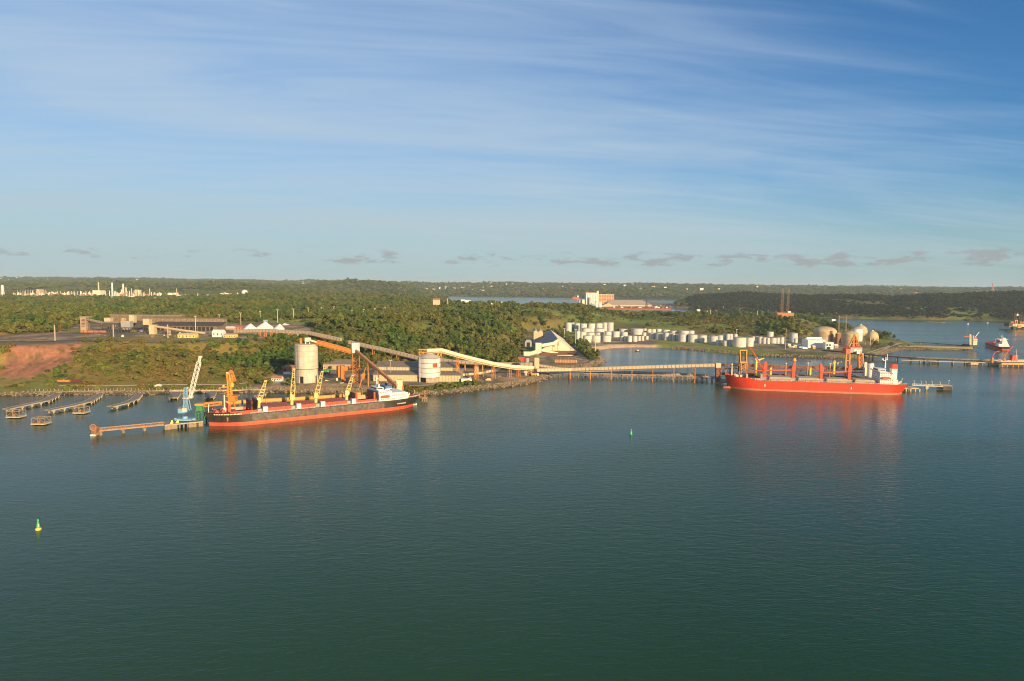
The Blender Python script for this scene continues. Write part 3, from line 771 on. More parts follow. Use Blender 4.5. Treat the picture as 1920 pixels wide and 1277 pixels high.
ORG = {}
def setmats(me, mat, fm):
    for k_ in (mat if isinstance(mat, (list, tuple)) else [mat]): me.materials.append(M[k_] if isinstance(k_, str) else k_)
    me.polygons.foreach_set('material_index', fm)
def thing(name, label, cat, loc=(0, 0, 0), group=None):
    o = bpy.data.objects.new(name, None); C.objects.link(o); o.empty_display_size = 2
    o.location = loc; o['label'] = label; o['category'] = cat
    if group: o['group'] = group
    ORG[o] = Vector(loc)
    return o

class MB:
    def __init__(s, fr=None): s.v = []; s.f = []; s.fr = fr; s.m = 0; s.fm = []
    def add(s, pts, faces):
        k0 = len(s.v)
        s.v += [(s.fr.p(p) if s.fr else Vector(p)) for p in pts]
        s.f += [tuple(i + k0 for i in f) for f in faces]; s.fm += [s.m] * len(faces)
        return s
    def box(s, lo, hi, taper=0):
        x0, y0, z0 = lo; x1, y1, z1 = hi; t = taper
        return s.add([(x0, y0, z0), (x1, y0, z0), (x1, y1, z0), (x0, y1, z0), (x0 + t, y0 + t, z1), (x1 - t, y0 + t, z1), (x1 - t, y1 - t, z1), (x0 + t, y1 - t, z1)],
                     [(0, 3, 2, 1), (4, 5, 6, 7), (0, 1, 5, 4), (1, 2, 6, 5), (2, 3, 7, 6), (3, 0, 4, 7)])
    def beam(s, p, q, w, h=None):       # square bar between two points
        h = w if h is None else h
        p = Vector(p); q = Vector(q); d = (q - p)
        if d.length < 1e-6: return s
        d.normalize()
        sd_ = d.cross(Vector((0, 0, 1)))
        if sd_.length < 0.05: sd_ = Vector((1, 0, 0))
        sd_.normalize(); up = sd_.cross(d).normalized()
        a = sd_ * w / 2; b = up * h / 2
        return s.add([p - a - b, p + a - b, p + a + b, p - a + b, q - a - b, q + a - b, q + a + b, q - a + b],
                     [(0, 1, 2, 3), (4, 7, 6, 5), (0, 4, 5, 1), (1, 5, 6, 2), (2, 6, 7, 3), (3, 7, 4, 0)])
    def tube(s, p, q, r, r2=None, n=8):
        r2 = r if r2 is None else r2
        p = Vector(p); q = Vector(q); d = (q - p).normalized()
        t = d.cross(Vector((0.1, 0.2, 1)));
        if t.length < 0.23: t = d.cross(Vector((1, 0, 0)))
        t.normalize(); b = d.cross(t)
        pts = [p + (t * math.cos(2 * math.pi * i / n) + b * math.sin(2 * math.pi * i / n)) * r for i in range(n)]
        pts += [q + (t * math.cos(2 * math.pi * i / n) + b * math.sin(2 * math.pi * i / n)) * r2 for i in range(n)]
        return s.add(pts, [(i, (i + 1) % n, n + (i + 1) % n, n + i) for i in range(n)] + [tuple(range(n))[::-1], tuple(range(n, 2 * n))])
    def lathe(s, c, prof, n=28):
        pts = []
        for r, z in prof:
            pts += [(c[0] + r * math.cos(2 * math.pi * i / n), c[1] + r * math.sin(2 * math.pi * i / n), c[2] + z) for i in range(n)]
        fs = []
        for j in range(len(prof) - 1):
            fs += [(j * n + i, j * n + (i + 1) % n, (j + 1) * n + (i + 1) % n, (j + 1) * n + i) for i in range(n)]
        fs += [tuple(range(n))[::-1], tuple(range((len(prof) - 1) * n, len(prof) * n))]
        return s.add(pts, fs)
    def loft(s, rings, closed=True, caps=True):
        n = len(rings[0]); pts = [p for r in rings for p in r]; fs = []
        for j in range(len(rings) - 1):
            for i in range(n if closed else n - 1):
                fs.append((j * n + i, j * n + (i + 1) % n, (j + 1) * n + (i + 1) % n, (j + 1) * n + i))
        if caps:
            fs += [tuple(range(n))[::-1], tuple(range((len(rings) - 1) * n, len(rings) * n))]
        return s.add(pts, fs)
    def gable(s, x0, x1, y0, y1, z0, ze, zr, roof=None, t=0.4, axis='x', over=0.6):
        """walls with gable ends; ridge along the axis; roof goes to a second builder"""
        if axis == 'x':
            ym = (y0 + y1) / 2
            s.add([(x0, y0, z0), (x1, y0, z0), (x1, y1, z0), (x0, y1, z0), (x0, y0, ze), (x1, y0, ze), (x1, y1, ze), (x0, y1, ze), (x0, ym, zr), (x1, ym, zr)],
                  [(0, 1, 5, 4), (2, 3, 7, 6), (1, 2, 6, 9, 5), (3, 0, 4, 8, 7)])
            if roof is not None:
                a, b = x0 - over, x1 + over; g = (zr - ze) / (ym - y0) * over
                for (ya, yb, za) in ((y0 - over, ym, ze - g), (y1 + over, ym, ze - g)):
                    roof.add([(a, ya, za + .05), (b, ya, za + .05), (b, yb, zr + .05), (a, yb, zr + .05), (a, ya, za + t), (b, ya, za + t), (b, yb, zr + t), (a, yb, zr + t)],
                             [(0, 1, 2, 3), (4, 5, 6, 7), (0, 1, 5, 4), (1, 2, 6, 5), (3, 0, 4, 7)])
        else:
            xm = (x0 + x1) / 2
            s.add([(x0, y0, z0), (x1, y0, z0), (x1, y1, z0), (x0, y1, z0), (x0, y0, ze), (x1, y0, ze), (x1, y1, ze), (x0, y1, ze), (xm, y0, zr), (xm, y1, zr)],
                  [(0, 1, 5, 8, 4), (2, 3, 7, 9, 6), (1, 2, 6, 5), (3, 0, 4, 7)])
            if roof is not None:
                a, b = y0 - over, y1 + over; g = (zr - ze) / (xm - x0) * over
                for (xa, xb, za) in ((x0 - over, xm, ze - g), (x1 + over, xm, ze - g)):
                    roof.add([(xa, a, za + .05), (xa, b, za + .05), (xb, b, zr + .05), (xb, a, zr + .05), (xa, a, za + t), (xa, b, za + t), (xb, b, zr + t), (xb, a, zr + t)],
                             [(0, 1, 2, 3), (4, 5, 6, 7), (0, 1, 5, 4), (1, 2, 6, 5), (3, 0, 4, 7)])
        return s
    def truss(s, p, q, w, h, n, t):     # box girder of four chords with zigzag webs
        p = Vector(p); q = Vector(q); d = (q - p).normalized()
        sd_ = d.cross(Vector((0, 0, 1)))
        if sd_.length < 0.05: sd_ = Vector((1, 0, 0))
        sd_.normalize(); up = sd_.cross(d).normalized()
        cs = [sd_ * (i * w / 2) + up * (j * h / 2) for i, j in ((-1, -1), (1, -1), (1, 1), (-1, 1))]
        for c in cs: s.beam(p + c, q + c, t)
        for k_ in range(n):
            a = p.lerp(q, k_ / n); b = p.lerp(q, (k_ + 1) / n)
            for e in range(4):
                c1, c2 = cs[e], cs[(e + 1) % 4]
                if k_ % 2: c1, c2 = c2, c1
                s.beam(a + c1, b + c2, t * 0.6)
        for e in range(4): s.beam(q + cs[e], q + cs[(e + 1) % 4], t * 0.7)
        return s
    def build(s, name, mat, parent=None, smooth=False, label=None):
        me = bpy.data.meshes.new(name)
        o_ = ORG.get(parent, Vector((0, 0, 0))) if parent else Vector((0, 0, 0))
        me.from_pydata([tuple(v - o_) for v in s.v], [], s.f)
        setmats(me, mat, s.fm)
        if smooth:
            me.polygons.foreach_set('use_smooth', np.ones(len(me.polygons), bool))
            if hasattr(me, 'set_sharp_from_angle'): me.set_sharp_from_angle(angle=math.radians(35))
        ob = bpy.data.objects.new(name, me); C.objects.link(ob)
        if parent: ob.parent = parent
        ORG[ob] = o_
        if label: ob['label'] = label
        return ob
    def single(s, name, mat, label, cat, group=None, smooth=False, origin=None):   # a thing that is one mesh
        if origin is None:
            zs = min(v.z for v in s.v); n = len(s.v)
            origin = Vector((sum(v.x for v in s.v) / n, sum(v.y for v in s.v) / n, zs))
        me = bpy.data.meshes.new(name)
        me.from_pydata([tuple(v - origin) for v in s.v], [], s.f); setmats(me, mat, s.fm)
        if smooth:
            me.polygons.foreach_set('use_smooth', np.ones(len(me.polygons), bool)); me.set_sharp_from_angle(angle=math.radians(35))
        ob = bpy.data.objects.new(name, me); C.objects.link(ob); ob.location = origin
        ob['label'] = label; ob['category'] = cat
        if group: ob['group'] = group
        return ob
def copy_tree(o, loc=None, scale=None, rz=None, label=None, group=None):
    c = o.copy(); C.objects.link(c)
    if loc is not None: c.location = loc
    if scale is not None: c.scale = scale
    if rz is not None: c.rotation_euler = (0, 0, rz)
    if label: c['label'] = label
    if group: c['group'] = group
    for ch in list(o.children):
        d = ch.copy(); C.objects.link(d); d.parent = c
        for g in list(ch.children):
            e = g.copy(); C.objects.link(e); e.parent = d
    return c
def H(px, py, D): return P(px, py, D).z          # height of a sighted point at distance D
def dist_of(px, py, z): return W(px, py, z).y

def sbox(mb, px0, px1, pyt, pyb, D, dep, taper=0):     # upright box whose front shows between these columns and rows at distance D
    x0 = P(px0, pyb, D).x; x1 = P(px1, pyb, D).x
    mb.box((x0, D, H((px0 + px1) / 2, pyb, D)), (x1, D + dep, H((px0 + px1) / 2, pyt, D)), taper)
    return mb
def gallery(name, label, pts, w, h, mats, step, supports=(), sup_mat='orange', sup_w=2.2, group=None, bottom=None, tube=False, grp=None, cat='conveyor'):
    """covered conveyor: pts along its axis; supports: (fraction or point, foot z, kind)"""
    pts = [Vector(p) for p in pts]
    t = thing(name, label, cat, (pts[0].x, pts[0].y, pts[0].z), grp)
    mb = MB()
    for a, b in zip(pts[:-1], pts[1:]):
        d = (b - a).normalized(); sd_ = d.cross(Vector((0, 0, 1))).normalized(); up = sd_.cross(d)
        mb.m = 0
        if tube:
            def ring(c): return [c + sd_ * (w / 2 * math.cos(q_)) + up * (h / 2 * math.sin(q_)) for q_ in [2 * math.pi * i / 12 for i in range(12)]]
            mb.loft([ring(a - d * .5), ring(b + d * .5)])
        else:
            def ring(c): return [c - sd_ * w / 2 - up * h / 2, c + sd_ * w / 2 - up * h / 2, c + sd_ * w / 2 + up * h * .34, c + up * h * .5, c - sd_ * w / 2 + up * h * .34]
            mb.loft([ring(a - d * .3), ring(b + d * .3)])
        n = max(1, int((b - a).length / step)); mb.m = 1
        for k_ in range(n + 1):
            c = a.lerp(b, k_ / n)
            for sg in (-1, 1):
                e = c + sd_ * sg * (w / 2 + (.12 if not tube else .05))
                mb.beam(e - up * h * .52, e + up * h * .36, .35 if not tube else .12)
    mb.build('gallery_housing', mats, t, smooth=False)
    mb = MB()
    for a, b in zip(pts[:-1], pts[1:]):
        d = (b - a).normalized(); sd_ = d.cross(Vector((0, 0, 1))).normalized(); up = sd_.cross(d)
        for sg in (-1, 1): mb.beam(a + sd_ * sg * w * .46 - up * (h / 2 + .45), b + sd_ * sg * w * .46 - up * (h / 2 + .45), .35, .8)
    mb.build('girder', mats[1], t)
    for c, zf_, kind in supports:
        c = Vector(c); a, b = min(zip(pts[:-1], pts[1:]), key=lambda s_: abs((s_[0].x + s_[1].x) / 2 - c.x) / max(1, abs(s_[1].x - s_[0].x)))
        d = (b - a).normalized(); sd_ = d.cross(Vector((0, 0, 1))).normalized(); dd = Vector((d.x, d.y, 0)).normalized()
        top_ = Vector((c.x, c.y, c.z - h / 2 - .8)); mb = MB()
        if kind == 'tower':
            for i, j in ((-1, -1), (1, -1), (1, 1), (-1, 1)):
                o_ = sd_ * i * w * .55 + dd * j * sup_w; mb.beam(top_ + o_ * .7, Vector((c.x, c.y, zf_)) + o_, .42)
            n = max(2, int((top_.z - zf_) / 5))
            for k_ in range(n):
                for j in (-1, 1):
                    f0_, f1_ = k_ / n, (k_ + 1) / n
                    def q_(i, f_): return Vector((c.x, c.y, zf_)).lerp(top_, f_) + (sd_ * i * w * .55 + dd * j * sup_w) * (1 - .3 * f_)
                    mb.beam(q_(-1, f0_), q_(1, f1_), .2); mb.beam(q_(-1, f1_), q_(1, f1_), .2)
                for i in (-1, 1):
                    def q2(j, f_): return Vector((c.x, c.y, zf_)).lerp(top_, f_) + (sd_ * i * w * .55 + dd * j * sup_w) * (1 - .3 * f_)
                    mb.beam(q2(-1, f0_), q2(1, f1_), .2); mb.beam(q2(-1, f1_), q2(1, f1_), .2)
        else:
            for i in (-1, 1):
                mb.tube(Vector((c.x, c.y, zf_)) + sd_ * i * w * .5, top_ + sd_ * i * w * .4, .55, .45, 8)
            mb.beam(top_ - sd_ * w * .5, top_ + sd_ * w * .5, .6); mb.beam(Vector((c.x, c.y, (zf_ + top_.z) / 2)) - sd_ * w * .5, Vector((c.x, c.y, (zf_ + top_.z) / 2)) + sd_ * w * .5, .35)
        mb.build('support', sup_mat, t)
    return t

# ================================================================== the two bulk carriers
def hull_rings(stations):
    """stations: (x, half beam at water, half beam at deck, deck height); ring of (y, z) at the given levels"""
    return stations
def ship_hull(fr, L, B, st, zb, root, top_mat, boot_mat, top_name='hull', boot_label=None):
    """st: list of (x, bw, bk, zd); bw at waterline, bk at deck"""
    def yy(bw, bk, zd, z): return bw + (bk - bw) * max(0.0, min(1.0, (z - zb * 0.5) / (zd - zb * 0.5))) ** 0.8
    up = MB(fr); lo = MB(fr); dk = MB(fr)
    lv = 5
    R1 = []; R2 = []; edge = []
    for x, bw, bk, zd, xs in st:
        zs = [zb + (zd - zb) * i / lv for i in range(lv + 1)]
        left = [(x + xs * (z / zd), -yy(bw, bk, zd, z), z) for z in zs]
        right = [(x + xs * (z / zd), yy(bw, bk, zd, z), z) for z in zs]
        R1.append(left[::-1] + right)
        R2.append([(x + xs * zb / zd, -yy(bw, bk, zd, zb), zb), (x, -bw, 0), (x - 0.3 * xs, -bw * 0.96, -3), (x - 0.3 * xs, bw * 0.96, -3), (x, bw, 0), (x + xs * zb / zd, yy(bw, bk, zd, zb), zb)])
        edge.append((left[-1], right[-1]))
    up.loft(R1, closed=False, caps=True); lo.loft(R2, closed=False, caps=True)
    hull = up.build(top_name, top_mat, root, smooth=True); lo.build('boot_topping', boot_mat, root, smooth=True)
    return hull, edge

# ---- black and orange ship -------------------------------------------------
pA1 = W(500, 794); pA2 = W(740, 769.5)
BA = 27.0
dA = Vector((pA2.x - pA1.x, pA2.y - pA1.y)).normalized()
nA = Vector((-dA.y, dA.x))                         # away from the camera
# stem: the point of the centre line seen in column 393
best = None
for s_ in np.arange(-160, 60, 0.25):
    q_ = Vector((pA1.x, pA1.y)) + dA * s_ + nA * BA / 2
    e_ = abs(proj((q_.x, q_.y, 0))[0] - 393)
    if best is None or e_ < best[0]: best = (e_, q_)
stemA = best[1]
best = None
for s_ in np.arange(80, 260, 0.25):
    q_ = stemA + dA * s_
    e_ = abs(proj((q_.x, q_.y, 11))[0] - 777)
    if best is None or e_ < best[0]: best = (e_, s_)
LA = best[1]
print('ship A length', LA)
fA = Fr((stemA.x, stemA.y, 0), dA)
A = thing('cargo_ship', 'bulk carrier with scuffed black hull, orange waterline band and yellow deck cranes', 'ship', fA.p((0, 0, 0)))
hb = BA / 2
zdA = 9.0
stA = []
for t_, bw, bk, zd, xs in ((0.0, 0.15, 1.2, 11.5, -3.0), (0.015, 1.8, 5.0, 11.4, -2.4), (0.04, 5.0, 9.2, 11.2, -1.2), (0.075, 9.2, 12.4, 11.1, -0.4), (0.115, 12.3, 13.4, 11.0, 0), (0.117, 12.4, 13.4, zdA, 0),
                          (0.16, hb, hb, zdA, 0), (0.5, hb, hb, zdA, 0), (0.82, hb, hb, zdA + .2, 0), (0.88, 12.2, hb, zdA + .6, 0), (0.93, 9.0, 12.9, zdA + 1.0, 0.4), (0.965, 4.5, 12.0, zdA + 1.4, 2.0), (0.985, 1.0, 10.8, zdA + 1.7, 3.0)):
    stA.append((t_ * LA, bw, bk, zd, xs))
hullA, edA = ship_hull(fA, LA, BA, stA, 3.0, A, 'blackhull', 'orboot')
# scuffed plating along the parallel body, a hand's breadth proud of the side
mb = MB(fA); mb.box((0.165 * LA, -hb - 0.06, 3.2), (0.80 * LA, -hb - 0.005, zdA - 0.35)); mb.build('scuffed_plating', 'scuffed', A)
mb = MB(fA)
pts = [(a[0], a[1] + 0.2, a[2] - 0.8) for a, b in edA] + [(b[0], b[1] - 0.2, b[2] - 0.8) for a, b in edA][::-1]
n_ = len(edA)
mb.add([(a[0], a[1] + 0.2, a[2] - 0.5) for a, b in edA] + [(b[0], b[1] - 0.2, b[2] - 0.5) for a, b in edA], [(i, i + 1, n_ + i + 1, n_ + i) for i in range(n_ - 1)])
mb.build('deck', 'redoxide', A)
def near_x(px, y=-hb, z=zdA, fr=fA, L=LA):          # distance along the ship seen in a column
    b_ = None
    for s_ in np.arange(-5, L + 10, 0.25):
        e_ = abs(proj(fr.p((s_, y, z)))[0] - px)
        if b_ is None or e_ < b_[0]: b_ = (e_, s_)
    return b_[1]
# railings and bulwark line
mb = MB(fA)
for i in range(6, n_ - 1):
    a, b = edA[i][0], edA[i + 1][0]
    for h_ in (0.55, 1.1): mb.beam((a[0], a[1] + .25, a[2] + h_), (b[0], b[1] + .25, b[2] + h_), 0.12)
    N_ = max(1, int((b[0] - a[0]) / 3))
    for k_ in range(N_):
        x_ = a[0] + (b[0] - a[0]) * k_ / N_; mb.beam((x_, a[1] + .25, a[2]), (x_, a[1] + .25, a[2] + 1.1), 0.12)
mb.build('railing', 'white', A)
# hatches
x0h, x1h = near_x(432, -9), near_x(706, -9)
cranesA = [near_x(485, 0, 14), near_x(547, 0, 14), near_x(592, 0, 14), near_x(650, 0, 14)]
edgesA = [x0h] + cranesA + [x1h]
hw = 9.2
for i in range(5):
    a, b = edgesA[i] + (2.8 if i else 0), edgesA[i + 1] - 2.8
    if i == 4: b = x1h
    mb = MB(fA)
    mb.box((a, -hw, zdA - 0.6), (b, -hw + 0.5, zdA + 2.3)); mb.box((a, hw - 0.5, zdA - 0.6), (b, hw, zdA + 2.3))
    mb.box((a, -hw + 0.5, zdA - 0.6), (a + 0.5, hw - 0.5, zdA + 2.3)); mb.box((b - 0.5, -hw + 0.5, zdA - 0.6), (b, hw - 0.5, zdA + 2.3))
    x_ = a + 1
    while x_ < b - 0.5:
        mb.box((x_, -hw - 0.45, zdA - 0.5), (x_ + 0.3, -hw - 0.003, zdA + 2.1)); x_ += 1.9
    co = mb.build('hatch_coaming', 'redcoam', A)
    if i in (1, 2, 3):                              # shut
        mb = MB(fA); x_ = a - 0.3; step = (b - a + 0.6) / 5
        for j in range(5):
            mb.box((x_ + 0.1, -hw - 0.3, zdA + 2.32), (x_ + step - 0.1, hw + 0.3, zdA + 3.2)); x_ += step
        mb.build('hatch_cover', 'redoxide', A)
    elif i == 0:                                    # folded open
        for xa, lean in ((b - 1.0, 0.8), (b - 4.6, -1.0), (b - 5.6, 1.0)):
            mb = MB(fA); mb.add([(xa, -hw, zdA + 2.4), (xa + .7, -hw, zdA + 2.4), (xa + .7 + lean, -hw, zdA + 9.6), (xa + lean, -hw, zdA + 9.6),
                    (xa, hw, zdA + 2.4), (xa + .7, hw, zdA + 2.4), (xa + .7 + lean, hw, zdA + 9.6), (xa + lean, hw, zdA + 9.6)],
                   [(0, 1, 2, 3), (4, 7, 6, 5), (0, 4, 5, 1), (1, 5, 6, 2), (2, 6, 7, 3), (3, 7, 4, 0)]); mb.build('folded_cover', 'maroon', A)
        mb = MB(fA); mb.box((a - 1.5, -hw, zdA + 2.4), (a - 0.6, hw, zdA + 8.5)); mb.beam((a - .2, -hw, zdA + 2.4), (a - .2, -hw, zdA + 7.5), .9); mb.build('folded_cover', 'redcoam', A)
        mb = MB(fA); mb.box((a + .7, -hw + .6, zdA - .3), (b - .7, hw - .6, zdA + .2)); mb.build('hold', 'dark', A)
        mb = MB(fA); mb.box((a + .7, hw - 1.0, zdA + .25), (b - 8, hw - .55, zdA + 2.9)); mb.build('hold_wall', 'hatch', A)
    else:
        for xa in (a + 1.5, b - 1.6):
            mb = MB(fA); mb.box((xa, -hw, zdA + 2.4), (xa + 1.1, hw, zdA + 8.6)); mb.build('folded_cover', 'maroon', A)
        for xa in (a + 2.7, b - 2.8):
            mb = MB(fA); mb.box((xa, -hw - .2, zdA + 2.4), (xa + 1.1, -hw + 1.0, zdA + 8.6)); mb.build('cover_frame', 'redcoam', A)
        mb = MB(fA); mb.box((a + .7, -hw + .6, zdA - .3), (b - .7, hw - .6, zdA + .2)); mb.build('hold', 'dark', A)
        mb = MB(fA); mb.box((a + 4, hw - 1.2, zdA + .25), (b - 4, hw - .55, zdA + 3.9)); mb.build('hold_wall', 'hatch', A)
# deck cranes
tipsA = [(498, 714.5), (551, 692.5), (604, 697), (661, 704)]
for i, x_ in enumerate(cranesA):
    mb = MB(fA); mb.tube((x_, 0, zdA - .5), (x_, 0, zdA + 6.2), 1.45, 1.35, 14); mb.tube((x_, 0, zdA + 6.2), (x_, 0, zdA + 6.8), 2.0, 2.0, 14)
    ped = mb.build('crane_pedestal', 'cryel', A, smooth=True)
    base = fA.p((x_ + .5, 0, zdA + 7.6))
    D_ = base.y - 3
    tip = P(tipsA[i][0], tipsA[i][1], D_)
    mb = MB(fA); mb.box((x_ - 1.9, -1.7, zdA + 6.8), (x_ + 1.9, 1.7, zdA + 10.6), 0.5); mb.tube((x_ - .3, -0.4, zdA + 10.5), (x_ - .6, -.4, zdA + 13.2), 0.3, .25)
    mb.build('crane_house', 'cryel', A)
    mb = MB(); d_ = (tip - base).normalized(); sdv = Vector((dA.x, dA.y, 0)); up_ = sdv
    a0, a1 = base + sdv * 2.1, base - sdv * 1.9
    mid = base.lerp(tip, 0.45)
    for sgn in (1, -1):
        o1 = sdv * 1.9 * sgn
        mb.beam(base + o1, mid + sdv * 1.6 * sgn, .62); mb.beam(mid + sdv * 1.6 * sgn, tip + sdv * .7 * sgn, .55)
    for j in range(1, 7):
        t_ = j / 7; w_ = 1.9 - 1.1 * t_; c_ = base.lerp(tip, t_)
        mb.beam(c_ - sdv * w_, c_ + sdv * w_, .4)
        if j % 2: mb.beam(c_ - sdv * w_, base.lerp(tip, t_ + .14) + sdv * (w_ - .15), .28)
    mb.tube(tip - sdv * 1.1, tip + sdv * 1.1, .7, .7, 8)
    mb.build('crane_jib', 'cryel', A)
    mb = MB()
    mb.beam(base + Vector((0, 0, 6.5)), tip, .10); mb.build('hoist_wire', 'shade', A)
    mb = MB(fA); mb.box((x_ + 1.0, -hw - 1.9, zdA), (x_ + 4.6, -hw + 1.6, zdA + 4.3)); mb.build('winch_cabin', 'white', A)
    mb = MB(fA); mb.box((x_ - 2.3, -7, zdA), (x_ + 2.3, 7, zdA + 2.2)); mb.build('mast_house', 'grey', A)
# forecastle gear
mb = MB(fA)
fx = near_x(421, 0, 14)
mb.tube((fx, 0, 9.0), (fx, 0, 24.0), .75, .45, 10); mb.beam((fx - .2, -2.2, 22), (fx - .2, 2.2, 22), .35); mb.box((fx - 1.6, -1.6, 10.4), (fx + 1.6, 1.6, 13.5))
mb.build('foremast', 'cream', A)
for xx in (4, 9, 13):
    for yy_ in (-3.2, 3.2): mb = MB(fA); mb.box((xx - .6, yy_ - 1.6, 10.5), (xx + 2.2, yy_ + 1.6, 12.0)); mb.tube((xx + .8, yy_ - 1.7, 12), (xx + .8, yy_ + 1.7, 12), .9, .9, 8); mb.build('windlass', 'redoxide', A)
mb = MB(fA); mb.beam((-.6, -.2, 10.8), (-.6, 0, 17.5), .35); mb.build('jackstaff', 'white', A)
# anchors, names as pale strips of lettering
mb = MB(fA); mb.box((10.5, -12.6, 4.6), (11.7, -11.4, 7.8)); mb.build('anchor', 'rust', A)
def on_side(t, z):                                   # point on the near topside
    for i in range(len(stA) - 1):
        if stA[i][0] <= t <= stA[i + 1][0] or i == len(stA) - 2:
            f_ = (t - stA[i][0]) / (stA[i + 1][0] - stA[i][0]); q0, q1 = stA[i], stA[i + 1]
            bw = q0[1] + (q1[1] - q0[1]) * f_; bk = q0[2] + (q1[2] - q0[2]) * f_; zd = q0[3] + (q1[3] - q0[3]) * f_; xs = q0[4] + (q1[4] - q0[4]) * f_
            y_ = bw + (bk - bw) * max(0, min(1, (z - 1.7) / (zd - 1.7))) ** .8
            return Vector((t + xs * z / zd, -y_ - .08, z))
mb = MB(fA)
for t0, n__ in ((4.0, 8), (10.5, 12)):
    for k_ in range(n__):
        a = on_side(t0 + k_ * .95, 9.3); b = on_side(t0 + k_ * .95 + .62, 9.3)
        a2 = on_side(t0 + k_ * .95, 10.3); b2 = on_side(t0 + k_ * .95 + .62, 10.3)
        mb.add([a, b, b2, a2], [(0, 1, 2, 3)])
mb.build('name_lettering', 'cream', A)
mb = MB(fA)
for k_ in range(9):
    t0 = .872 * LA + k_ * 1.0
    a = on_side(t0, 5.2); b = on_side(t0 + .62, 5.2); a2 = on_side(t0, 6.2); b2 = on_side(t0 + .62, 6.2)
    mb.add([a, b, b2, a2], [(0, 1, 2, 3)])
mb.build('stern_lettering', 'cream', A)
# superstructure
sx0 = near_x(712, -hb, 14); sx1 = near_x(764, -hb + 2, 14)
zt = lambda py, x_, y_=-hb: H(proj(fA.p((x_, y_, 10)))[0], py, fA.p((x_, y_, 0)).y)
zb_ = zdA + .3
smid = near_x(736, -hb, 14)
deck_h = 2.7
mb = MB(fA); mb.box((sx0, -hb + .8, zb_), (sx1, hb - .8, zb_ + 2 * deck_h + .6)); mb.box((sx0 + 8, -hb + 1.0, zb_ + 2 * deck_h + .6), (sx1 - 3, hb - 1.0, zb_ + 2 * deck_h + 1.4)); mb.build('aft_house', 'white', A)
mb = MB(fA)
for k_ in range(1): mb.box((sx0 + .2 * k_, -hb + 2.0, zb_ + (2 + k_) * deck_h + .62), (smid - k_ * .7, hb - 2.0, zb_ + (3 + k_) * deck_h + .5))
mb.build('accommodation', 'white', A)
zbr = zb_ + 3 * deck_h + .52
mb = MB(fA); mb.box((sx0 - .8, -hb - .2, zbr), (sx0 + 6.5, hb + .2, zbr + .35)); mb.box((sx0 - .2, -7.5, zbr + .36), (sx0 + 6.2, 7.5, zbr + 3.0)); mb.box((sx0 - .9, -hb - .2, zbr + .36), (sx0 - .7, hb + .2, zbr + 1.4)); mb.box((sx0 - .6, -hb - .2, zbr + .36), (sx0 + 5.5, -hb + .05, zbr + 1.3))
mb.build('bridge', 'white', A)
def win(fr, root, lo, hi, nm='window'): mb = MB(fr); mb.box(lo, hi); mb.build(nm, 'glass', root)
win(fA, A, (sx0 - .26, -7.2, zbr + 1.5), (sx0 - .21, 7.2, zbr + 2.5), 'bridge_window'); win(fA, A, (sx0, -7.56, zbr + 1.5), (sx0 + 5.5, -7.51, zbr + 2.5), 'bridge_window')
for k_ in range(1):
    z_ = zb_ + (2 + k_) * deck_h + 1.9
    for j in range(5):
        xa = sx0 + 1.6 + .2 * k_ + j * 2.2
        if xa + 1 < smid - k_ * .7 - .5: win(fA, A, (xa, -hb + 1.95, z_), (xa + .9, -hb + 1.99, z_ + .9))
for k_ in range(2):
    for j in range(12):
        xa = sx0 + 1.5 + j * (sx1 - sx0 - 3) / 12; win(fA, A, (xa, -hb + .74, zb_ + k_ * deck_h + 1.3), (xa + .8, -hb + .78, zb_ + k_ * deck_h + 2.0))
fx0, fx1 = near_x(722, -4, 22), near_x(734, -4, 22)
mb = MB(fA); mb.box((fx0, -5.0, zb_ + 2 * deck_h), (fx1, 5.0, zbr + 1.0)); fn = mb.build('funnel', 'white', A)
mb = MB(fA); mb.box((fx0 - .05, -5.05, zbr + 1.0), (fx1 + .05, 5.05, zbr + 3.4)); mb.box((fx0 + 4.2, -5.08, zbr - 2.2), (fx1 + .08, 5.08, zbr + .6)); mb.build('funnel_band', 'blue', fn)
mb = MB(fA)
for yy_ in (-2, 0, 2): mb.tube((fx0 + 3, yy_, zbr + 3.4), (fx0 + 3, yy_, zbr + 5.6), .55, .55)
mb.build('exhaust_pipe', 'shade', fn)
mb = MB(fA); mx = sx0 + 3
mb.truss((mx, 0, zbr + 3), (mx, 0, zbr + 11.5), 1.4, 1.4, 5, .3); mb.beam((mx, -3, zbr + 9), (mx, 3, zbr + 9), .3); mb.box((mx - 1.2, -1.2, zbr + 10), (mx + 1.2, 1.2, zbr + 10.5)); mb.tube((mx, -5, zbr + 3), (mx, -5, zbr + 6), .9, .9)
mb.build('radar_mast', 'white', A)
lx = near_x(722.5, -hb, 16)
mb = MB(fA); mb.lathe((0, 0, 0), [(0, 0)], 3); mb = MB(fA)
mb.loft([[(lx - 4.6, -hb + .4, 12.8), (lx - 4.6, -hb + .5, 13.1), (lx - 4.6, -hb + .3, 13.1)], [(lx - 3.4, -hb - .9, 12.2), (lx - 3.4, -hb + .3, 14.5), (lx - 3.4, -hb + 1.3, 12.2)], [(lx + 3.4, -hb - .9, 12.2), (lx + 3.4, -hb + .3, 14.5), (lx + 3.4, -hb + 1.3, 12.2)], [(lx + 4.4, -hb + .2, 12.8), (lx + 4.4, -hb + .3, 13.4), (lx + 4.4, -hb + .4, 12.8)]])
mb.build('lifeboat', 'crred', A)
mb = MB(fA)
for i in range(n_ - 5, n_ - 1):
    a, b = edA[i][0], edA[i + 1][0]; mb.beam((a[0], a[1] + .3, a[2] + 1.0), (b[0], b[1] + .3, b[2] + 1.0), .15)
xe = edA[-1][0][0]
mb.build('stern_rail', 'cream', A)
